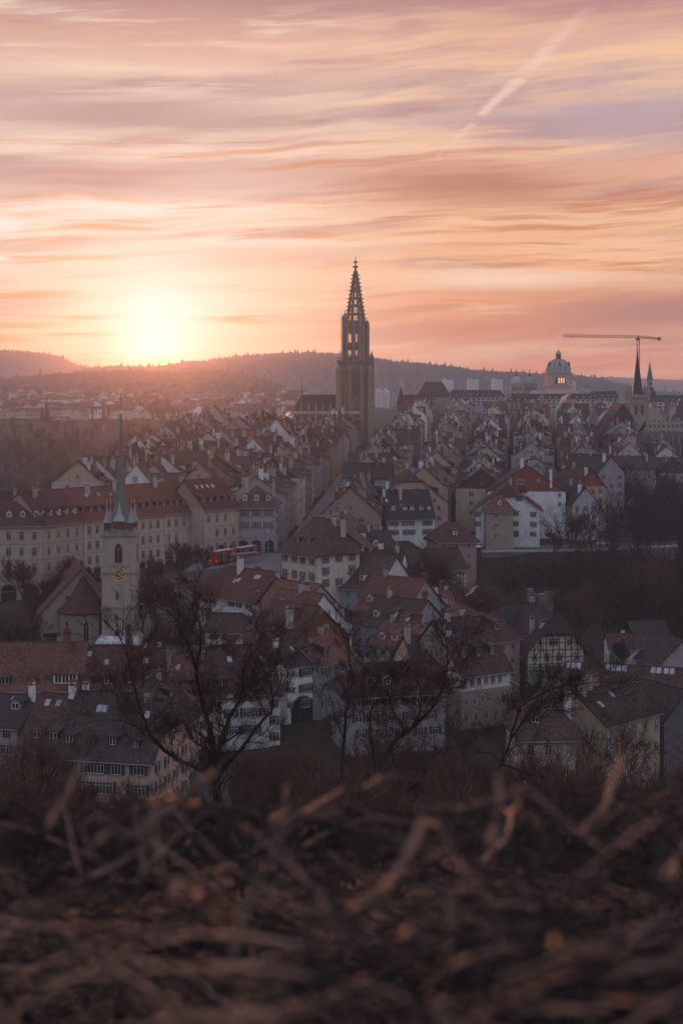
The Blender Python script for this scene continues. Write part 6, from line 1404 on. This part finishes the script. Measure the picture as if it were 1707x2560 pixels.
        x = GX(px, Y); o = thing('conifer', lab, 'tree', (x, Y, ground(x, Y)), 0); obj('crown', b, o); t = MB(); t.mat('bark'); t.lathe([(h*.02, -1), (.05, h*.95)], 6); obj('trunk', t, o)
placed_trees()

def woods(name, boxes, seed, label, matn='farwood'):
    """a leafless wood that reads as one mass"""
    rg = random.Random(seed); protos = []
    for k in range(4):
        rr = random.Random(50+k); DEPTH[0] = 3; a = Seg(); grow([a], (0,0,-.5), (0,0,1), 5.2, .22, 0, rr, .75, .2, 3, .035, (3, 5), .72); P = np.array(a.p); protos.append(P)
    allp = []
    for (x0, x1, y0, y1, n, smin, smax) in boxes:
        for _ in range(n):
            x, y = rg.uniform(x0, x1), rg.uniform(y0, y1)
            s = rg.uniform(smin, smax); a = rg.uniform(0, 6.28); P = protos[rg.randrange(4)].copy(); ca, sa = cos(a), sin(a)
            for o in (0, 3):
                X, Y_ = P[:, o].copy(), P[:, o+1].copy(); P[:, o] = (X*ca-Y_*sa)*s+x; P[:, o+1] = (X*sa+Y_*ca)*s+y; P[:, o+2] = P[:, o+2]*s+ground(x, y)
            P[:, 6:] *= s*max(1, y/500); allp.append(P)
    g = Seg(); g.p = np.concatenate(allp); o = obj(name, g.data(name, matn, 3)); tag(o, label, kind='stuff')
woods('wooded_bank', [(98,165,490,640,230,.9,1.5),(66,135,330,480,300,.8,1.4),(122,200,600,780,170,.9,1.5),(46,100,400,460,90,.6,1.0),(86,120,490,560,60,.6,1.1)], 1, 'dark leafless wood covering the bank below the town')
woods('valley_woods', [(-190,-98,440,700,200,.8,1.3),(-230,-105,700,1050,240,.8,1.2),(-300,-95,1050,1250,60,.8,1.1)], 2, 'leafless woods filling the river valley')
woods('suburb_woods', [(-620,-60,1450,2700,110,1.0,1.7)], 3, 'leafless trees scattered through the far suburb')

woods('undergrowth', [(-8,8,14,40,60,.10,.22),(-22,22,40,110,320,.12,.24),(-50,55,110,215,420,.14,.28)], 4, 'low leafless undergrowth covering the slope', 'brush')

def near_trees():
    """the bare trees on the slope in front, their main limbs laid out one by one"""
    zl = lambda x, y: (x/2.613, 1550+y/2.613)            # readings taken off enlargements of the photograph
    za = lambda x, y: (450+x/2.613, 1350+y/2.613)
    zc = lambda x, y: (850+x/3.136, 1450+y/3.136)
    zr = lambda x, y: (1207+x/3.136, 1450+y/3.136)
    def build(Y, label, limbs, seed, group='large bare trees on the slope', twig=4, name='bare_tree', tl=1.0, moss=False):
        rg = random.Random(seed); tr, cr = Seg(), Seg()
        fx, fy = limbs[0][0][0]; x0 = GX(fx, Y); zg = ground(x0, Y)
        for pts, r0, r1 in limbs:
            dep = rg.uniform(-1.5, 1.5); n = len(pts); P = []
            for i, (px, py) in enumerate(pts):
                yy = Y+dep*i/max(1, n-1)*1.5; P.append(Vector((GX(px, yy)-x0, yy-Y, GZ(py, yy)-zg)))
            if tr.p:                                        # every limb starts on the wood already there
                near = min((Vector(q[0:3]) for q in tr.p), key=lambda v: (v-P[0]).length); P[0] = near
            # smooth
            Q = []
            for i in range(n-1):
                p0, p1, p2, p3 = P[max(0,i-1)], P[i], P[i+1], P[min(n-1,i+2)]
                for k in range(4):
                    t = k/4; Q.append(.5*((2*p1)+(p2-p0)*t+(2*p0-5*p1+4*p2-p3)*t*t+(3*p1-p0-3*p2+p3)*t**3)+Vector((rg.gauss(0,.03), 0, rg.gauss(0,.03))))
            Q.append(P[-1]); m = len(Q)
            for i in range(m-1):
                ra, rb = 1.0*lerp((i/(m-1))**.8, r0, r1*.6), 1.0*lerp(((i+1)/(m-1))**.8, r0, r1*.6); tr.add(Q[i], Q[i+1], ra, rb)
                if i > m*.18 and rg.random() < .85:
                    DEPTH[0] = twig; d = (Q[i+1]-Q[i]).normalized(); a = Vector((rg.gauss(0,1), rg.gauss(0,.6), rg.gauss(.1,.8))).normalized()
                    grow([cr]*6, Q[i], (d*.35+a).normalized(), rg.uniform(.7, 1.7)*tl, max(.016, rb*.34), 1, rg, .6, .12, 4, .009, (3, 4), .72)
            DEPTH[0] = twig
            for _ in range(2): grow([cr]*6, Q[-1], ((Q[-1]-Q[-2]).normalized()+Vector((rg.gauss(0,.4), rg.gauss(0,.3), .1))).normalized(), 1.5*tl, r1, 1, rg, .6, .1, 4, .007, (2, 3), .7)
        o = thing(name, label, 'tree', (x0, Y, zg), 0, group)
        obj('trunk', tr.data('trunk', 'bark', 7), o); obj('crown', cr.data('crown', 'twig', 3), o)
    build(105, 'big bare tree with three lyre-shaped limbs and one long mossy branch reaching left', [
        ([(545,2000),(542,1960),(540,1930),(538,1900)], .36, .27),
        ([(540,1945),(500,1924),(440,1895),(400,1865),(372,1830),(362,1795),(345,1752),(332,1700),(318,1640),(304,1600)], .20, .05),
        ([(538,1905),(532,1860),(520,1800),(505,1760),(494,1700),(487,1660),(478,1632),(462,1600),(446,1570),(444,1550)], .19, .06),
        ([(487,1680),(497,1640),(503,1600),(498,1560),(488,1535)], .10, .04),
        ([(543,1925),(548,1885),(556,1840),(578,1790),(602,1740),(608,1700),(612,1670),(640,1625),(676,1598)], .18, .05),
        ([(548,1935),(578,1900),(610,1862),(640,1820),(668,1790),(682,1765),(678,1720),(675,1690),(690,1665)], .18, .05),
        ([(680,1745),(700,1710),(705,1680)], .06, .03), ([(372,1830),(330,1812),(300,1800),(262,1800)], .06, .02), ([(362,1795),(330,1760),(300,1730),(285,1700)], .06, .02)], 21, tl=1.15)
    build(118, 'slender upright bare tree with a dark straight trunk', [
        ([(852,1990),(856,1900),(862,1800),(872,1740),(877,1700),(874,1650),(868,1600)], .17, .06), ([(858,1860),(840,1800),(826,1740),(820,1700)], .06, .02), ([(866,1790),(892,1740),(906,1700)], .05, .02)], 22, tl=.9)
    build(112, 'wide bare tree with heavily forked limbs before the pale grey river house', [
        ([(930,2000),(940,1940),(960,1890),(990,1850),(1040,1810),(1080,1770),(1105,1720),(1115,1680),(1117,1620),(1110,1590)], .24, .07),
        ([(945,1930),(930,1860),(925,1800),(935,1760),(985,1740),(975,1720),(930,1690),(900,1660)], .13, .04),
        ([(1030,1820),(1048,1780),(1052,1740),(1040,1700),(1010,1690)], .12, .04),
        ([(1010,1835),(990,1790),(975,1750),(970,1720),(1000,1690)], .10, .03), ([(1115,1660),(1135,1630),(1150,1610)], .05, .02), ([(1117,1700),(1145,1695),(1155,1660)], .05, .02)], 23)
    build(95, 'bare tree arching up to the right across the stone house', [
        ([(1210,2010),(1225,1960),(1250,1910),(1275,1850),(1285,1810),(1300,1770),(1340,1740),(1400,1715),(1450,1712),(1500,1705)], .12, .03),
        ([(1275,1850),(1310,1800),(1345,1765),(1400,1742),(1450,1735),(1500,1736)], .07, .02),
        ([(1362,1975),(1400,1955),(1450,1930),(1500,1918),(1540,1905)], .07, .02), ([(1250,1905),(1215,1880),(1180,1885),(1120,1905),(1070,1900)], .05, .015)], 24, tl=.9)
    build(150, 'young bare tree with fine upright branches before the yellow house', [
        ([(1578,2020),(1580,1960),(1570,1925),(1550,1880),(1530,1830)], .12, .03), ([(1575,1935),(1592,1890),(1605,1840),(1615,1800)], .07, .02), ([(1574,1930),(1578,1880),(1572,1830)], .07, .02)], 25)
    spots = ((40,140,'thicket of thin bare branches at the left picture edge'),(110,130,'thin bare tree in front of the peach house corner'),(190,150,'small bare tree below the peach house windows'),(1060,125,'brown bushy bare tree right of the forked tree'),(1150,140,'reddish bushy bare tree before the tan walls'),(700,150,'bushy bare tree below the white three-storey house'),
             (780,135,'low twiggy bare tree by the parked cars'),(1320,130,'twiggy bare tree hiding the stone house foot'),(620,160,'small bare tree behind the lyre-shaped one'),(1010,120,'tangled bare tree at the foot of the forked one'),(1640,130,'bare tree at the right edge over the pale path'),
             (660,190,'brown bushy tree before the arched cellar door'),(745,200,'brown bushy tree on the near edge of the lower square'),(940,180,'bushy tree covering the foot of the pale grey river house'),(1095,185,'brown tree before the gap between the river houses'),(1190,175,'wide brown tree hiding the foot of the tan and white house'),(1245,200,'brown bushy tree left of the stone house'),
             (590,200,'brown bushy tree at the corner of the rear wing'),(830,165,'brown bushy tree behind the slender trunk'),(1375,205,'bushy tree before the stone house windows'))
    spots += ((590,95,'low brown thicket left below the lyre-shaped tree'),(720,85,'low brown thicket on the slope under the arched cellar door'),(330,80,'low brown thicket on the slope below the peach house'),(1380,85,'low brown thicket right of the arching tree'),(1120,78,'low brown thicket between the forked and arching trees'),(900,88,'low brown thicket below the slender tree'),(1560,80,'low brown thicket at the right of the slope'),(90,82,'low brown thicket at the far left of the slope'),(480,110,'brown thicket touching the foot of the lyre-shaped tree'))
    for k, (px, Y, lab) in enumerate(spots):
        x = GX(px, Y); o = tree(T_C[k % 3], x, Y, lab, 'small bare trees on the slope', (1.25, 1.55, 1.1, 1.4)[k % 4]*(1.0 if Y > 160 else (.72 if Y > 112 else .3 + Y*.0012)), k*2.1)
near_trees()
# ------------------------------------------------------------------ vehicles, walls, lamps, people
def car(x, y, rz, paint, label, group='parked cars', z=None, lights=None):
    t = thing('parked_car', label, 'car', (x, y, ground(x, y)+.1 if z is None else z), rz, group)
    b = MB(); b.mat(paint)
    prof = [(-2.1,.35),(-2.15,.7),(-1.95,.92),(-1.3,1.0),(.95,.98),(1.9,.82),(2.15,.62),(2.12,.33)]
    for i in range(len(prof)-1): pass
    n = len(prof); vs = [(p[0], s*(.88 if p[1] < .9 else .84), p[1]) for s in (-1, 1) for p in prof]
    b.mesh(vs, [tuple(range(n)), tuple(reversed(range(n, 2*n)))]+[(i, n+i, n+(i+1)%n, (i+1)%n) for i in range(n)]); obj('body', b, t)
    b = MB(); b.mat('glass'); g = [(-1.75,.98),(-1.3,1.42),(.25,1.44),(1.0,.98)]; vs = [(p[0], s*(.80 if p[1] < 1.1 else .66), p[1]) for s in (-1, 1) for p in g]
    b.mesh(vs, [(0,1,2,3),(7,6,5,4),(0,4,5,1),(1,5,6,2),(2,6,7,3)]); b.mat(paint); b.box(-1.28, .22, -.64, .64, 1.425, 1.47); obj('cabin', b, t)
    for sx in (-1.35, 1.35):
        for sy in (-.85, .85):
            w = MB(); w.mat('tyre'); k = 12; vs = [(sx+.33*cos(2*pi*i/k), sy+d, .33+.33*sin(2*pi*i/k)) for d in (-.1, .1) for i in range(k)]
            w.mesh(vs, [tuple(range(k)), tuple(reversed(range(k, 2*k)))]+[(i, k+i, k+(i+1)%k, (i+1)%k) for i in range(k)]); obj('wheel', w, t)
    if lights:
        for sy in (-.62, .62): b = MB(); b.mat(lights); b.box(2.1 if lights != 'tail' else -2.2, 2.18 if lights != 'tail' else -2.13, sy-.14, sy+.14, .58, .76); obj('headlight' if lights != 'tail' else 'tail_light', b, t)
    return t
def at(px, py):           # ground point seen at a pixel
    lo, hi = 170.0, 700.0
    prev = lo
    Y = lo
    while Y < hi:
        if GZ(py, Y) <= ground(GX(px, Y), Y): return GX(px, Y), Y
        Y += .5
    return GX(px, 300), 300
def small():
    Y = 474
    car(GX(1447,478), 479, .25, 'cardark', 'dark car, first of the cars parked along the terrace road'); car(GX(1475,482), 482, .25, 'carred', 'red car parked in the row on the terrace road'); car(GX(1508,486), 486, .25, 'carwhite', 'white car at the end of the row on the terrace road')
    car(GX(1192,486), 476, 1.2, 'carwhite', 'white van-like car parked between the pink and tan houses', z=15.6)
    car(*at(898,1640), 2.2, 'cardark', 'dark estate car parked on the steep lane'); car(*at(940,1655), 2.4, 'carwhite', 'white car with dark glass on the steep lane')
    car(GX(870,238), 238, .3, 'carsilver', 'silver car on the riverside road behind the slender tree'); car(GX(895,243), 247, .2, 'carwhite', 'white car behind the silver one on the riverside road'); car(GX(765,243), 250, 0, 'cardark', 'dark car behind the bare branches on the lower square', lights='white_glow')
    car(GX(730,243), 246, 2.6, 'cardark', 'dark car with lit headlights leaving the lower square', lights='lamp_warm')
    car(GX(462,402), 400, 2.5, 'cardark', 'dark car with glowing red tail lights behind the churchyard trees', lights='tail'); car(GX(10,340), 345, .6, 'carwhite', 'white car in the shade left of the church'); car(GX(420,396), 384, 2.6, 'carsilver', 'silver car beside the churchyard trees')
    # articulated bus
    x0, y0 = GX(534, 420), 420.0; x1, y1 = GX(640, 441), 438.0; ang = atan2(y1-y0, x1-x0); L = hypot(x1-x0, y1-y0); zb = ground(x0, y0)+.6
    t = thing('articulated_bus', 'red articulated trolleybus with dark windows waiting at the square', 'bus', ((x0+x1)/2, (y0+y1)/2, zb), ang)
    for a, c in ((-L/2, -L*.03), (L*.03, L/2)):
        b = MB(); b.mat('busred'); b.box(a, c, -1.3, 1.3, .35, 1.15); b.box(a, c, -1.3, 1.3, 2.65, 3.15); b.box(a, a+.35, -1.3, 1.3, 1.15, 2.65); b.box(c-.3, c, -1.3, 1.3, 1.15, 2.65); bo = obj('body', b, t)
        b = MB(); b.mat('glass'); b.box(a+.35, c-.3, -1.28, 1.28, 1.15, 2.65); obj('window_band', b, bo)
        b = MB(); b.mat('carwhite'); b.box(a+1, c-1, -.9, .9, 3.15, 3.5); b.mat('busred'); b.box(a+.6, c-.6, -1.1, 1.1, 3.15, 3.3); obj('roof_unit', b, bo)
        for k in range(2):
            b = MB(); b.mat('frame'); xx = lerp(.3+.42*k, a, c)
            for q in (0, 1.15): b.box(xx+q, xx+q+.1, -1.36, -1.30, .45, 2.6)
            b.box(xx, xx+1.25, -1.36, -1.30, 2.6, 2.7); b.box(xx, xx+1.25, -1.36, -1.30, .4, .5); obj('door', b, bo)
    b = MB(); b.mat('tyre'); b.box(-L*.03, L*.03, -1.15, 1.15, .5, 3.0); obj('bellows', b, t)
    for xx in (-L*.4, -L*.12, L*.15, L*.4):
        for sy in (-1.2, 1.2): w = MB(); w.mat('tyre'); k = 12; vs = [(xx+.48*cos(2*pi*i/k), sy+d, .48+.48*sin(2*pi*i/k)) for d in (-.14, .14) for i in range(k)]; w.mesh(vs, [tuple(range(k)), tuple(reversed(range(k, 2*k)))]+[(i, k+i, k+(i+1)%k, (i+1)%k) for i in range(k)]); obj('wheel', w, t)
    b = MB(); b.mat('tail'); b.box(-L/2-.05, -L/2, -1.1, -.8, .7, .95); b.box(-L/2-.05, -L/2, .8, 1.1, .7, .95); obj('tail_light', b, t)
    # shelter canopy, parapet and square posts
    t = thing('bus_shelter', 'pale flat bus shelter roof before the bus', 'shelter', (GX(612,424), 424, ground(-26,424)), .75)
    b = MB(); b.mat('zinc'); b.box(-4.5, 4.5, -1.2, 1.2, 2.6, 2.85); obj('canopy', b, t)
    for xx in (-4, 0, 4): b = MB(); b.mat('zinc'); b.lathe([(.08, 0), (.08, 2.6)], 6, xx, .8); obj('post', b, t)
    # terrace retaining wall with railing
    t = thing('terrace_wall', 'long pale retaining wall carrying the terrace road', 'retaining wall', (42, 467.5, 0), 0); n = 14
    b = MB(); b.mat('greystone'); r = MB(); r.mat('palestone'); rl = MB(); rl.mat('zinc')
    pts = [(0+(62)*i/n, (i/n)**2*17, 0) for i in range(n+1)]
    for p, q in zip(pts, pts[1:]):
        a, c = Vector(p), Vector(q); d = (c-a).normalized(); nn = Vector((-d.y, d.x, 0))*.5
        b.mesh([tuple(v) for v in (a-nn+Vector((0,0,2)), c-nn+Vector((0,0,2)), c+nn+Vector((0,0,2)), a+nn+Vector((0,0,2)), a-nn+Vector((0,0,15.2)), c-nn+Vector((0,0,15.2)), c+nn+Vector((0,0,15.2)), a+nn+Vector((0,0,15.2)))], [(0,1,5,4),(1,2,6,5),(2,3,7,6),(3,0,4,7),(4,5,6,7)])
        r.beam(a+Vector((0,-.3,15.5)), c+Vector((0,-.3,15.5)), 1.3, .6)
        for z in (16.1, 16.5, 16.9): rl.beam(a+Vector((0,0,z)), c+Vector((0,0,z)), .08)
        rl.beam(a+Vector((0,0,15.8)), a+Vector((0,0,16.9)), .1)
    obj('wall', b, t); obj('coping', r, t); obj('railing', rl, t)
    # old stone stair tower on the bank, and garden walls
    t = thing('garden_wall', 'pale ruined stone wall standing among trees on the dark bank', 'wall', (GX(1350,400), 400, ground(GX(1350,400), 400)-1), .25)
    b = MB(); b.mat('greystone'); b.box(-3.4, 3.4, -.5, .5, 0, 8.5); b.box(-3.6, -2.2, -.7, .7, 0, 10.2); b.box(1, 3.4, -.45, .45, 8.5, 9.4); obj('wall', b, t)
    b = MB(); b.mat('palestone'); b.box(-2.2, 3.6, -.65, .65, 8.51, 8.8); obj('coping', b, t)
    # street lamps
    for px, py, h, lit, lab in ((670,1395,7,0,'slim street lamp on the open square'),(632,1300,5,1,'glowing wall lantern by the gate arch of the corner house'),(905,1665,6,0,'street lamp beside the cars on the steep lane'),(1288,1672,5,0,'lamp on the yard wall by the stacked balconies'),(1480,1545,6,0,'thin tall lamp post above the half-timbered house'),(1690,1490,3,1,'small glowing path lamp on the wooded bank'),(955,1260,6,0,'street lamp in the deep main street'),(150,1420,6,0,'street lamp before the arcades')):
        x, y = at(px, py)
        t = thing('street_lamp', lab, 'street lamp', (x, y, ground(x, y)), 0, 'street lamps')
        b = MB(); b.mat('zinc'); b.lathe([(.09, 0), (.05, h)], 6); obj('pole', b, t)
        b = MB(); b.mat('lamp_warm' if lit else 'frame'); b.lathe([(.1, h), (.24, h+.15), (.2, h+.45), (.05, h+.55)], 8); obj('lantern', b, t)
    # lanterns glowing in the far street
    for k, (px, py) in enumerate(((838,1208),(843,1216),(836,1224),(842,1231))):
        y = 640-k*12; t = thing('shop_light', 'warm light glowing deep in the main street', 'light', (GX(px, y), y, GZ(py, y)), 0, 'glowing lights in the main street'); b = MB(); b.mat('lamp_warm'); b.lathe([(.1,-.3),(.5,0),(.1,.4)], 8); obj('lamp', b, t)
    # smoke from the chimneys: small pale plumes
    m = bpy.data.materials.new('smoke'); m.use_nodes = True; nt_ = m.node_tree; nt_.nodes.clear(); out = nt_.nodes.new('ShaderNodeOutputMaterial'); v = nt_.nodes.new('ShaderNodeVolumePrincipled')
    v.inputs['Color'].default_value = (.95,.93,.93,1); v.inputs['Density'].default_value = 1.1; v.inputs['Anisotropy'].default_value = .75; nt_.links.new(v.outputs[0], out.inputs['Volume']); MATS['smoke'] = m
    rg = random.Random(9)
    for px, py, Y, s, lab in ((783,1535,316,1.0,'pale smoke drifting from the brick chimney of the timber gable'),(357,1697,285,1.1,'small pale smoke plume over the red terrace'),(322,1240,470,1.3,'lit smoke wisp left of the needle spire'),(457,1081,800,1.9,'orange-lit smoke above the river-side roofs'),(1193,1058,900,3.0,'bright smoke rising before the small domes'),(702,1045,840,1.8,'lit smoke by the minster choir'),
                                  (1163,1480,345,.8,'faint smoke over the chimney-crowded roof'),(620,1125,700,1.6,'lit smoke between the far roofs'),(1430,1022,1000,2.2,'orange smoke below the great dome'),(1396,1000,1050,2.2,'pale smoke under the palace windows'),(600,1172,600,1.3,'smoke over the white loft house'),(170,1200,520,1.6,'orange-lit smoke above the outermost roofs')):
        t = MB(); t.mat('smoke'); x, z = 0, 0; lv = []
        b = MB(); b.mat('smoke')
        n = 10; V = []
        for k in range(8):
            r_ = (.25+.35*sin(pi*(k+.6)/8.5)*1.3)*s
            for j in range(n): a = 2*pi*j/n; V.append((x+r_*cos(a)*rg.uniform(.7,1.25), r_*sin(a)*rg.uniform(.7,1.2), z+r_*.3*rg.uniform(-1,1)))
            x += rg.uniform(.1,.75)*s; z += rg.uniform(.2,.7)*s
        b.mesh(V, [(k*n+j, k*n+(j+1)%n, (k+1)*n+(j+1)%n, (k+1)*n+j) for k in range(7) for j in range(n)]+[tuple(reversed(range(n))), tuple(range(7*n, 8*n))])
        o = obj('smoke', b, None, (GX(px, Y), Y, GZ(py, Y)-1.2*s)); tag(o, lab, kind='stuff')
    # two people on the riverside road
    for px, py, lab in ((216,2062,'person in dark clothes walking on the riverside road, the left of the two'),(356,2066,'person in dark clothes standing on the riverside road, the right of the two')):
        Y = 229; x = GX(px, Y)
        me = bpy.data.meshes.new('person'); J = [(0,0,.95),(0,0,1.2),(0,0,1.42),(0,0,1.52),(0,0,1.66),(.19,0,1.4),(.25,.03,1.12),(.24,-.08,.88),(-.19,0,1.4),(-.25,.03,1.12),(-.22,-.12,.88),(.1,0,.9),(.12,-.05,.5),(.12,.08,.06),(.12,-.08,.02),(-.1,0,.9),(-.1,.08,.5),(-.1,.2,.08),(-.1,.05,.02)]
        E_ = [(0,1),(1,2),(2,3),(3,4),(2,5),(5,6),(6,7),(2,8),(8,9),(9,10),(0,11),(11,12),(12,13),(13,14),(0,15),(15,16),(16,17),(17,18)]
        me.from_pydata(J, E_, []); o = bpy.data.objects.new('person', me); o.location = (x, Y, ground(x, Y)+.09); col.objects.link(o); me.materials.append(M('coat'))
        sk = o.modifiers.new('skin', 'SKIN'); rad = [.16,.17,.16,.06,.105,.075,.05,.035,.075,.05,.035,.11,.07,.045,.035,.11,.07,.045,.035]
        for i, v_ in enumerate(me.skin_vertices[0].data): v_.radius = (rad[i], rad[i]); v_.use_root = (i == 0)
        o.modifiers.new('sub', 'SUBSURF').levels = 1; tag(o, lab, 'person', 'people on the riverside road')
small()
# ------------------------------------------------------------------ the hedge right in front of the viewer
def hedge():
    rg = random.Random(77)
    def top(x, y): return CZ-.105-.260*y-.04*sin(x*3.1+y)-.03*sin(x*7.3+1)
    root = thing('hedge', 'tangled leafless hedge of brown twigs close in front, out of focus', 'hedge', (0, 3, CZ-1.6), 0)
    off = Vector((0, 3, CZ-1.6))
    def twig(seg, p, d, length, r, n=6, bend=.16):
        p = Vector(p); d = Vector(d).normalized()
        for i in range(n):
            d = (d+Vector((rg.gauss(0,bend), rg.gauss(0,bend), rg.gauss(0,bend*.7)))).normalized(); q = p+d*length/n
            if q.y < 1.35: q.y = 1.35+rg.random()*.05
            lim_ = CZ-(LIM[0]+.012*sin(q.x*5+q.y*3))*q.y
            if q.z > lim_: d.z = -abs(d.z)*.4-.05
            seg.add(p-off, q-off, r*(1-.12*i), r*(1-.12*(i+1))); p = q
    S = [Seg(), Seg(), Seg(), Seg(), Seg()]; LIM = [.276]
    from mathutils import noise as mn
    def hollow(x, y): return max(0, mn.noise(Vector((x*3.2, y*2.0, 3.3)))+.18)*.8      # pockets where the growth sinks
    for k in range(2900):
        y = 1.45+4.6*rg.random(); x = rg.uniform(-1, 1)*(y*.26+.4); z = top(x, y)-abs(rg.gauss(0, .14))-hollow(x, y)
        a = rg.uniform(0, 2*pi); el = rg.uniform(-.15, .6)
        r = rg.choice((.0016,.002,.0028,.0036)); twig(S[k % 2], (x, y, z), (cos(a), sin(a), el), rg.uniform(.15, .5), r)
    for k in range(1500):                                 # the far side of the hedge, thick enough to hide the slope
        y = rg.uniform(3.4, 6.4); x = rg.uniform(-1, 1)*(y*.25+.3); z = top(x, y)+.04-abs(rg.gauss(0, .10)); a = rg.uniform(0, 2*pi)
        twig(S[k % 2], (x, y, z), (cos(a), sin(a), rg.uniform(-.1, .5)), rg.uniform(.2, .6), rg.choice((.002,.003,.0045)))
    for k in range(1150):                                  # thicker stems
        y = 1.5+3.6*rg.random()**1.1; x = rg.uniform(-1, 1)*(y*.26+.3); z = top(x, y)-abs(rg.gauss(.0, .13))-hollow(x, y)*.8; a = rg.uniform(0, 2*pi)
        twig(S[2+(0,2,1,2,0)[k % 5]], (x, y, z), (cos(a), sin(a)*.5, rg.uniform(-.1, .5)), rg.uniform(.12, .5), rg.choice((.0018,.0026,.0034,.0044,.0056)), 7, .17)
    for k in range(120):                                   # shoots that stick up past the rest
        y = 2.0+3.6*rg.random(); x = rg.uniform(-1, 1)*(y*.24); z = top(x, y)-.03; LIM[0] = .261; a = rg.uniform(0, 2*pi)
        twig(S[2+(k % 3)], (x, y, z), (cos(a)*1.2, sin(a)*.5, rg.uniform(.3, .9)), rg.uniform(.12, .4), rg.uniform(.0016, .0042), 7, .10)
    LIM[0] = .276
    # the ones that stand out against the town
    for (px0, py0, px1, py1, y, r) in ((1230,2130,1275,1985,2.2,.0050),(1450,2090,1600,1940,2.6,.0055),(700,2060,1010,1980,3.0,.0045),(380,2010,480,2060,2.4,.005),(860,2340,1060,2190,1.9,.006),(370,2190,470,2360,1.9,.006),(240,2110,520,2000,2.3,.005),(1000,2360,1250,2330,1.9,.006),(1320,2050,1420,2230,2.3,.005),(120,2080,170,1960,2.6,.004),(1290,1990,1310,2100,2.6,.004),(690,2060,720,1990,2.8,.004)):
        p, q = Vector((GX(px0, y), y, GZ(py0, y))), Vector((GX(px1, y), y+.15, GZ(py1, y))); n = 6; last = p
        for i in range(1, n+1):
            c = p.lerp(q, i/n)+Vector((rg.gauss(0,.006), rg.gauss(0,.02), rg.gauss(0,.008))); S[2].add(last-off, c-off, r, r*.9); last = c
    obj('fine_twigs', S[0].data('fine_twigs', 'hedge_dark', 4), root); obj('tangled_twigs', S[1].data('tangled_twigs', 'hedge_brown', 4), root); [obj('stem', S[2+q].data('stem', ('hedge_twig','hedge_pale','hedge_dark')[q], 6), root) for q in range(3)]
    # dark inside of the hedge: its shade put into near-black litter leaves
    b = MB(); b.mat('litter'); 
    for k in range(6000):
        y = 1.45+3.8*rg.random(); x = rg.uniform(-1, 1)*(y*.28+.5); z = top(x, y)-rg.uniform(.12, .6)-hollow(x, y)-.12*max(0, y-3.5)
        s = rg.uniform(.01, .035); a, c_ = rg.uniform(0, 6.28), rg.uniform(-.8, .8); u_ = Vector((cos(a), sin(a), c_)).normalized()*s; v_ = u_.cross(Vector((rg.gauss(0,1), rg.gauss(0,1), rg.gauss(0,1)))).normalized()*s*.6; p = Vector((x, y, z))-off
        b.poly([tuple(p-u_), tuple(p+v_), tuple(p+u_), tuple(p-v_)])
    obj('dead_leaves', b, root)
mat('hedge_pale', (.50,.25,.17), rough=.55, scale=7, var=.5, base2=(.05,.035,.03), spec=.5); mat('hedge_dark', (.022,.019,.021), rough=.95, scale=9, var=.4); mat('hedge_brown', (.048,.037,.036), rough=.9, scale=4, var=.5, base2=(.015,.012,.012))  # pale and dark twig colours paint in lit stems and shaded depth
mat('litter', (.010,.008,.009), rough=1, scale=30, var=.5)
hedge()
# ------------------------------------------------------------------ hazy air
def haze():
    b = MB(); m = bpy.data.materials.new('haze'); m.use_nodes = True; t = m.node_tree; t.nodes.clear(); out = t.nodes.new('ShaderNodeOutputMaterial'); v = t.nodes.new('ShaderNodeVolumePrincipled')
    v.inputs['Color'].default_value = (.82,.90,1.0,1); v.inputs['Density'].default_value = HAZE_D; v.inputs['Anisotropy'].default_value = HAZE_G
    v2 = t.nodes.new('ShaderNodeVolumePrincipled'); v2.inputs['Color'].default_value = (1,.80,.80,1); v2.inputs['Density'].default_value = .085e-4; v2.inputs['Anisotropy'].default_value = .92
    ad = t.nodes.new('ShaderNodeAddShader'); t.links.new(v.outputs[0], ad.inputs[0]); t.links.new(v2.outputs[0], ad.inputs[1]); t.links.new(ad.outputs[0], out.inputs['Volume']); MATS['haze'] = m
    b.mat('haze'); b.box(-4200, 4200, -70, 7800, -12, 236); o = obj('haze', b); tag(o, kind='stuff')
HAZE_D, HAZE_G = 1.25e-4, .1
haze()
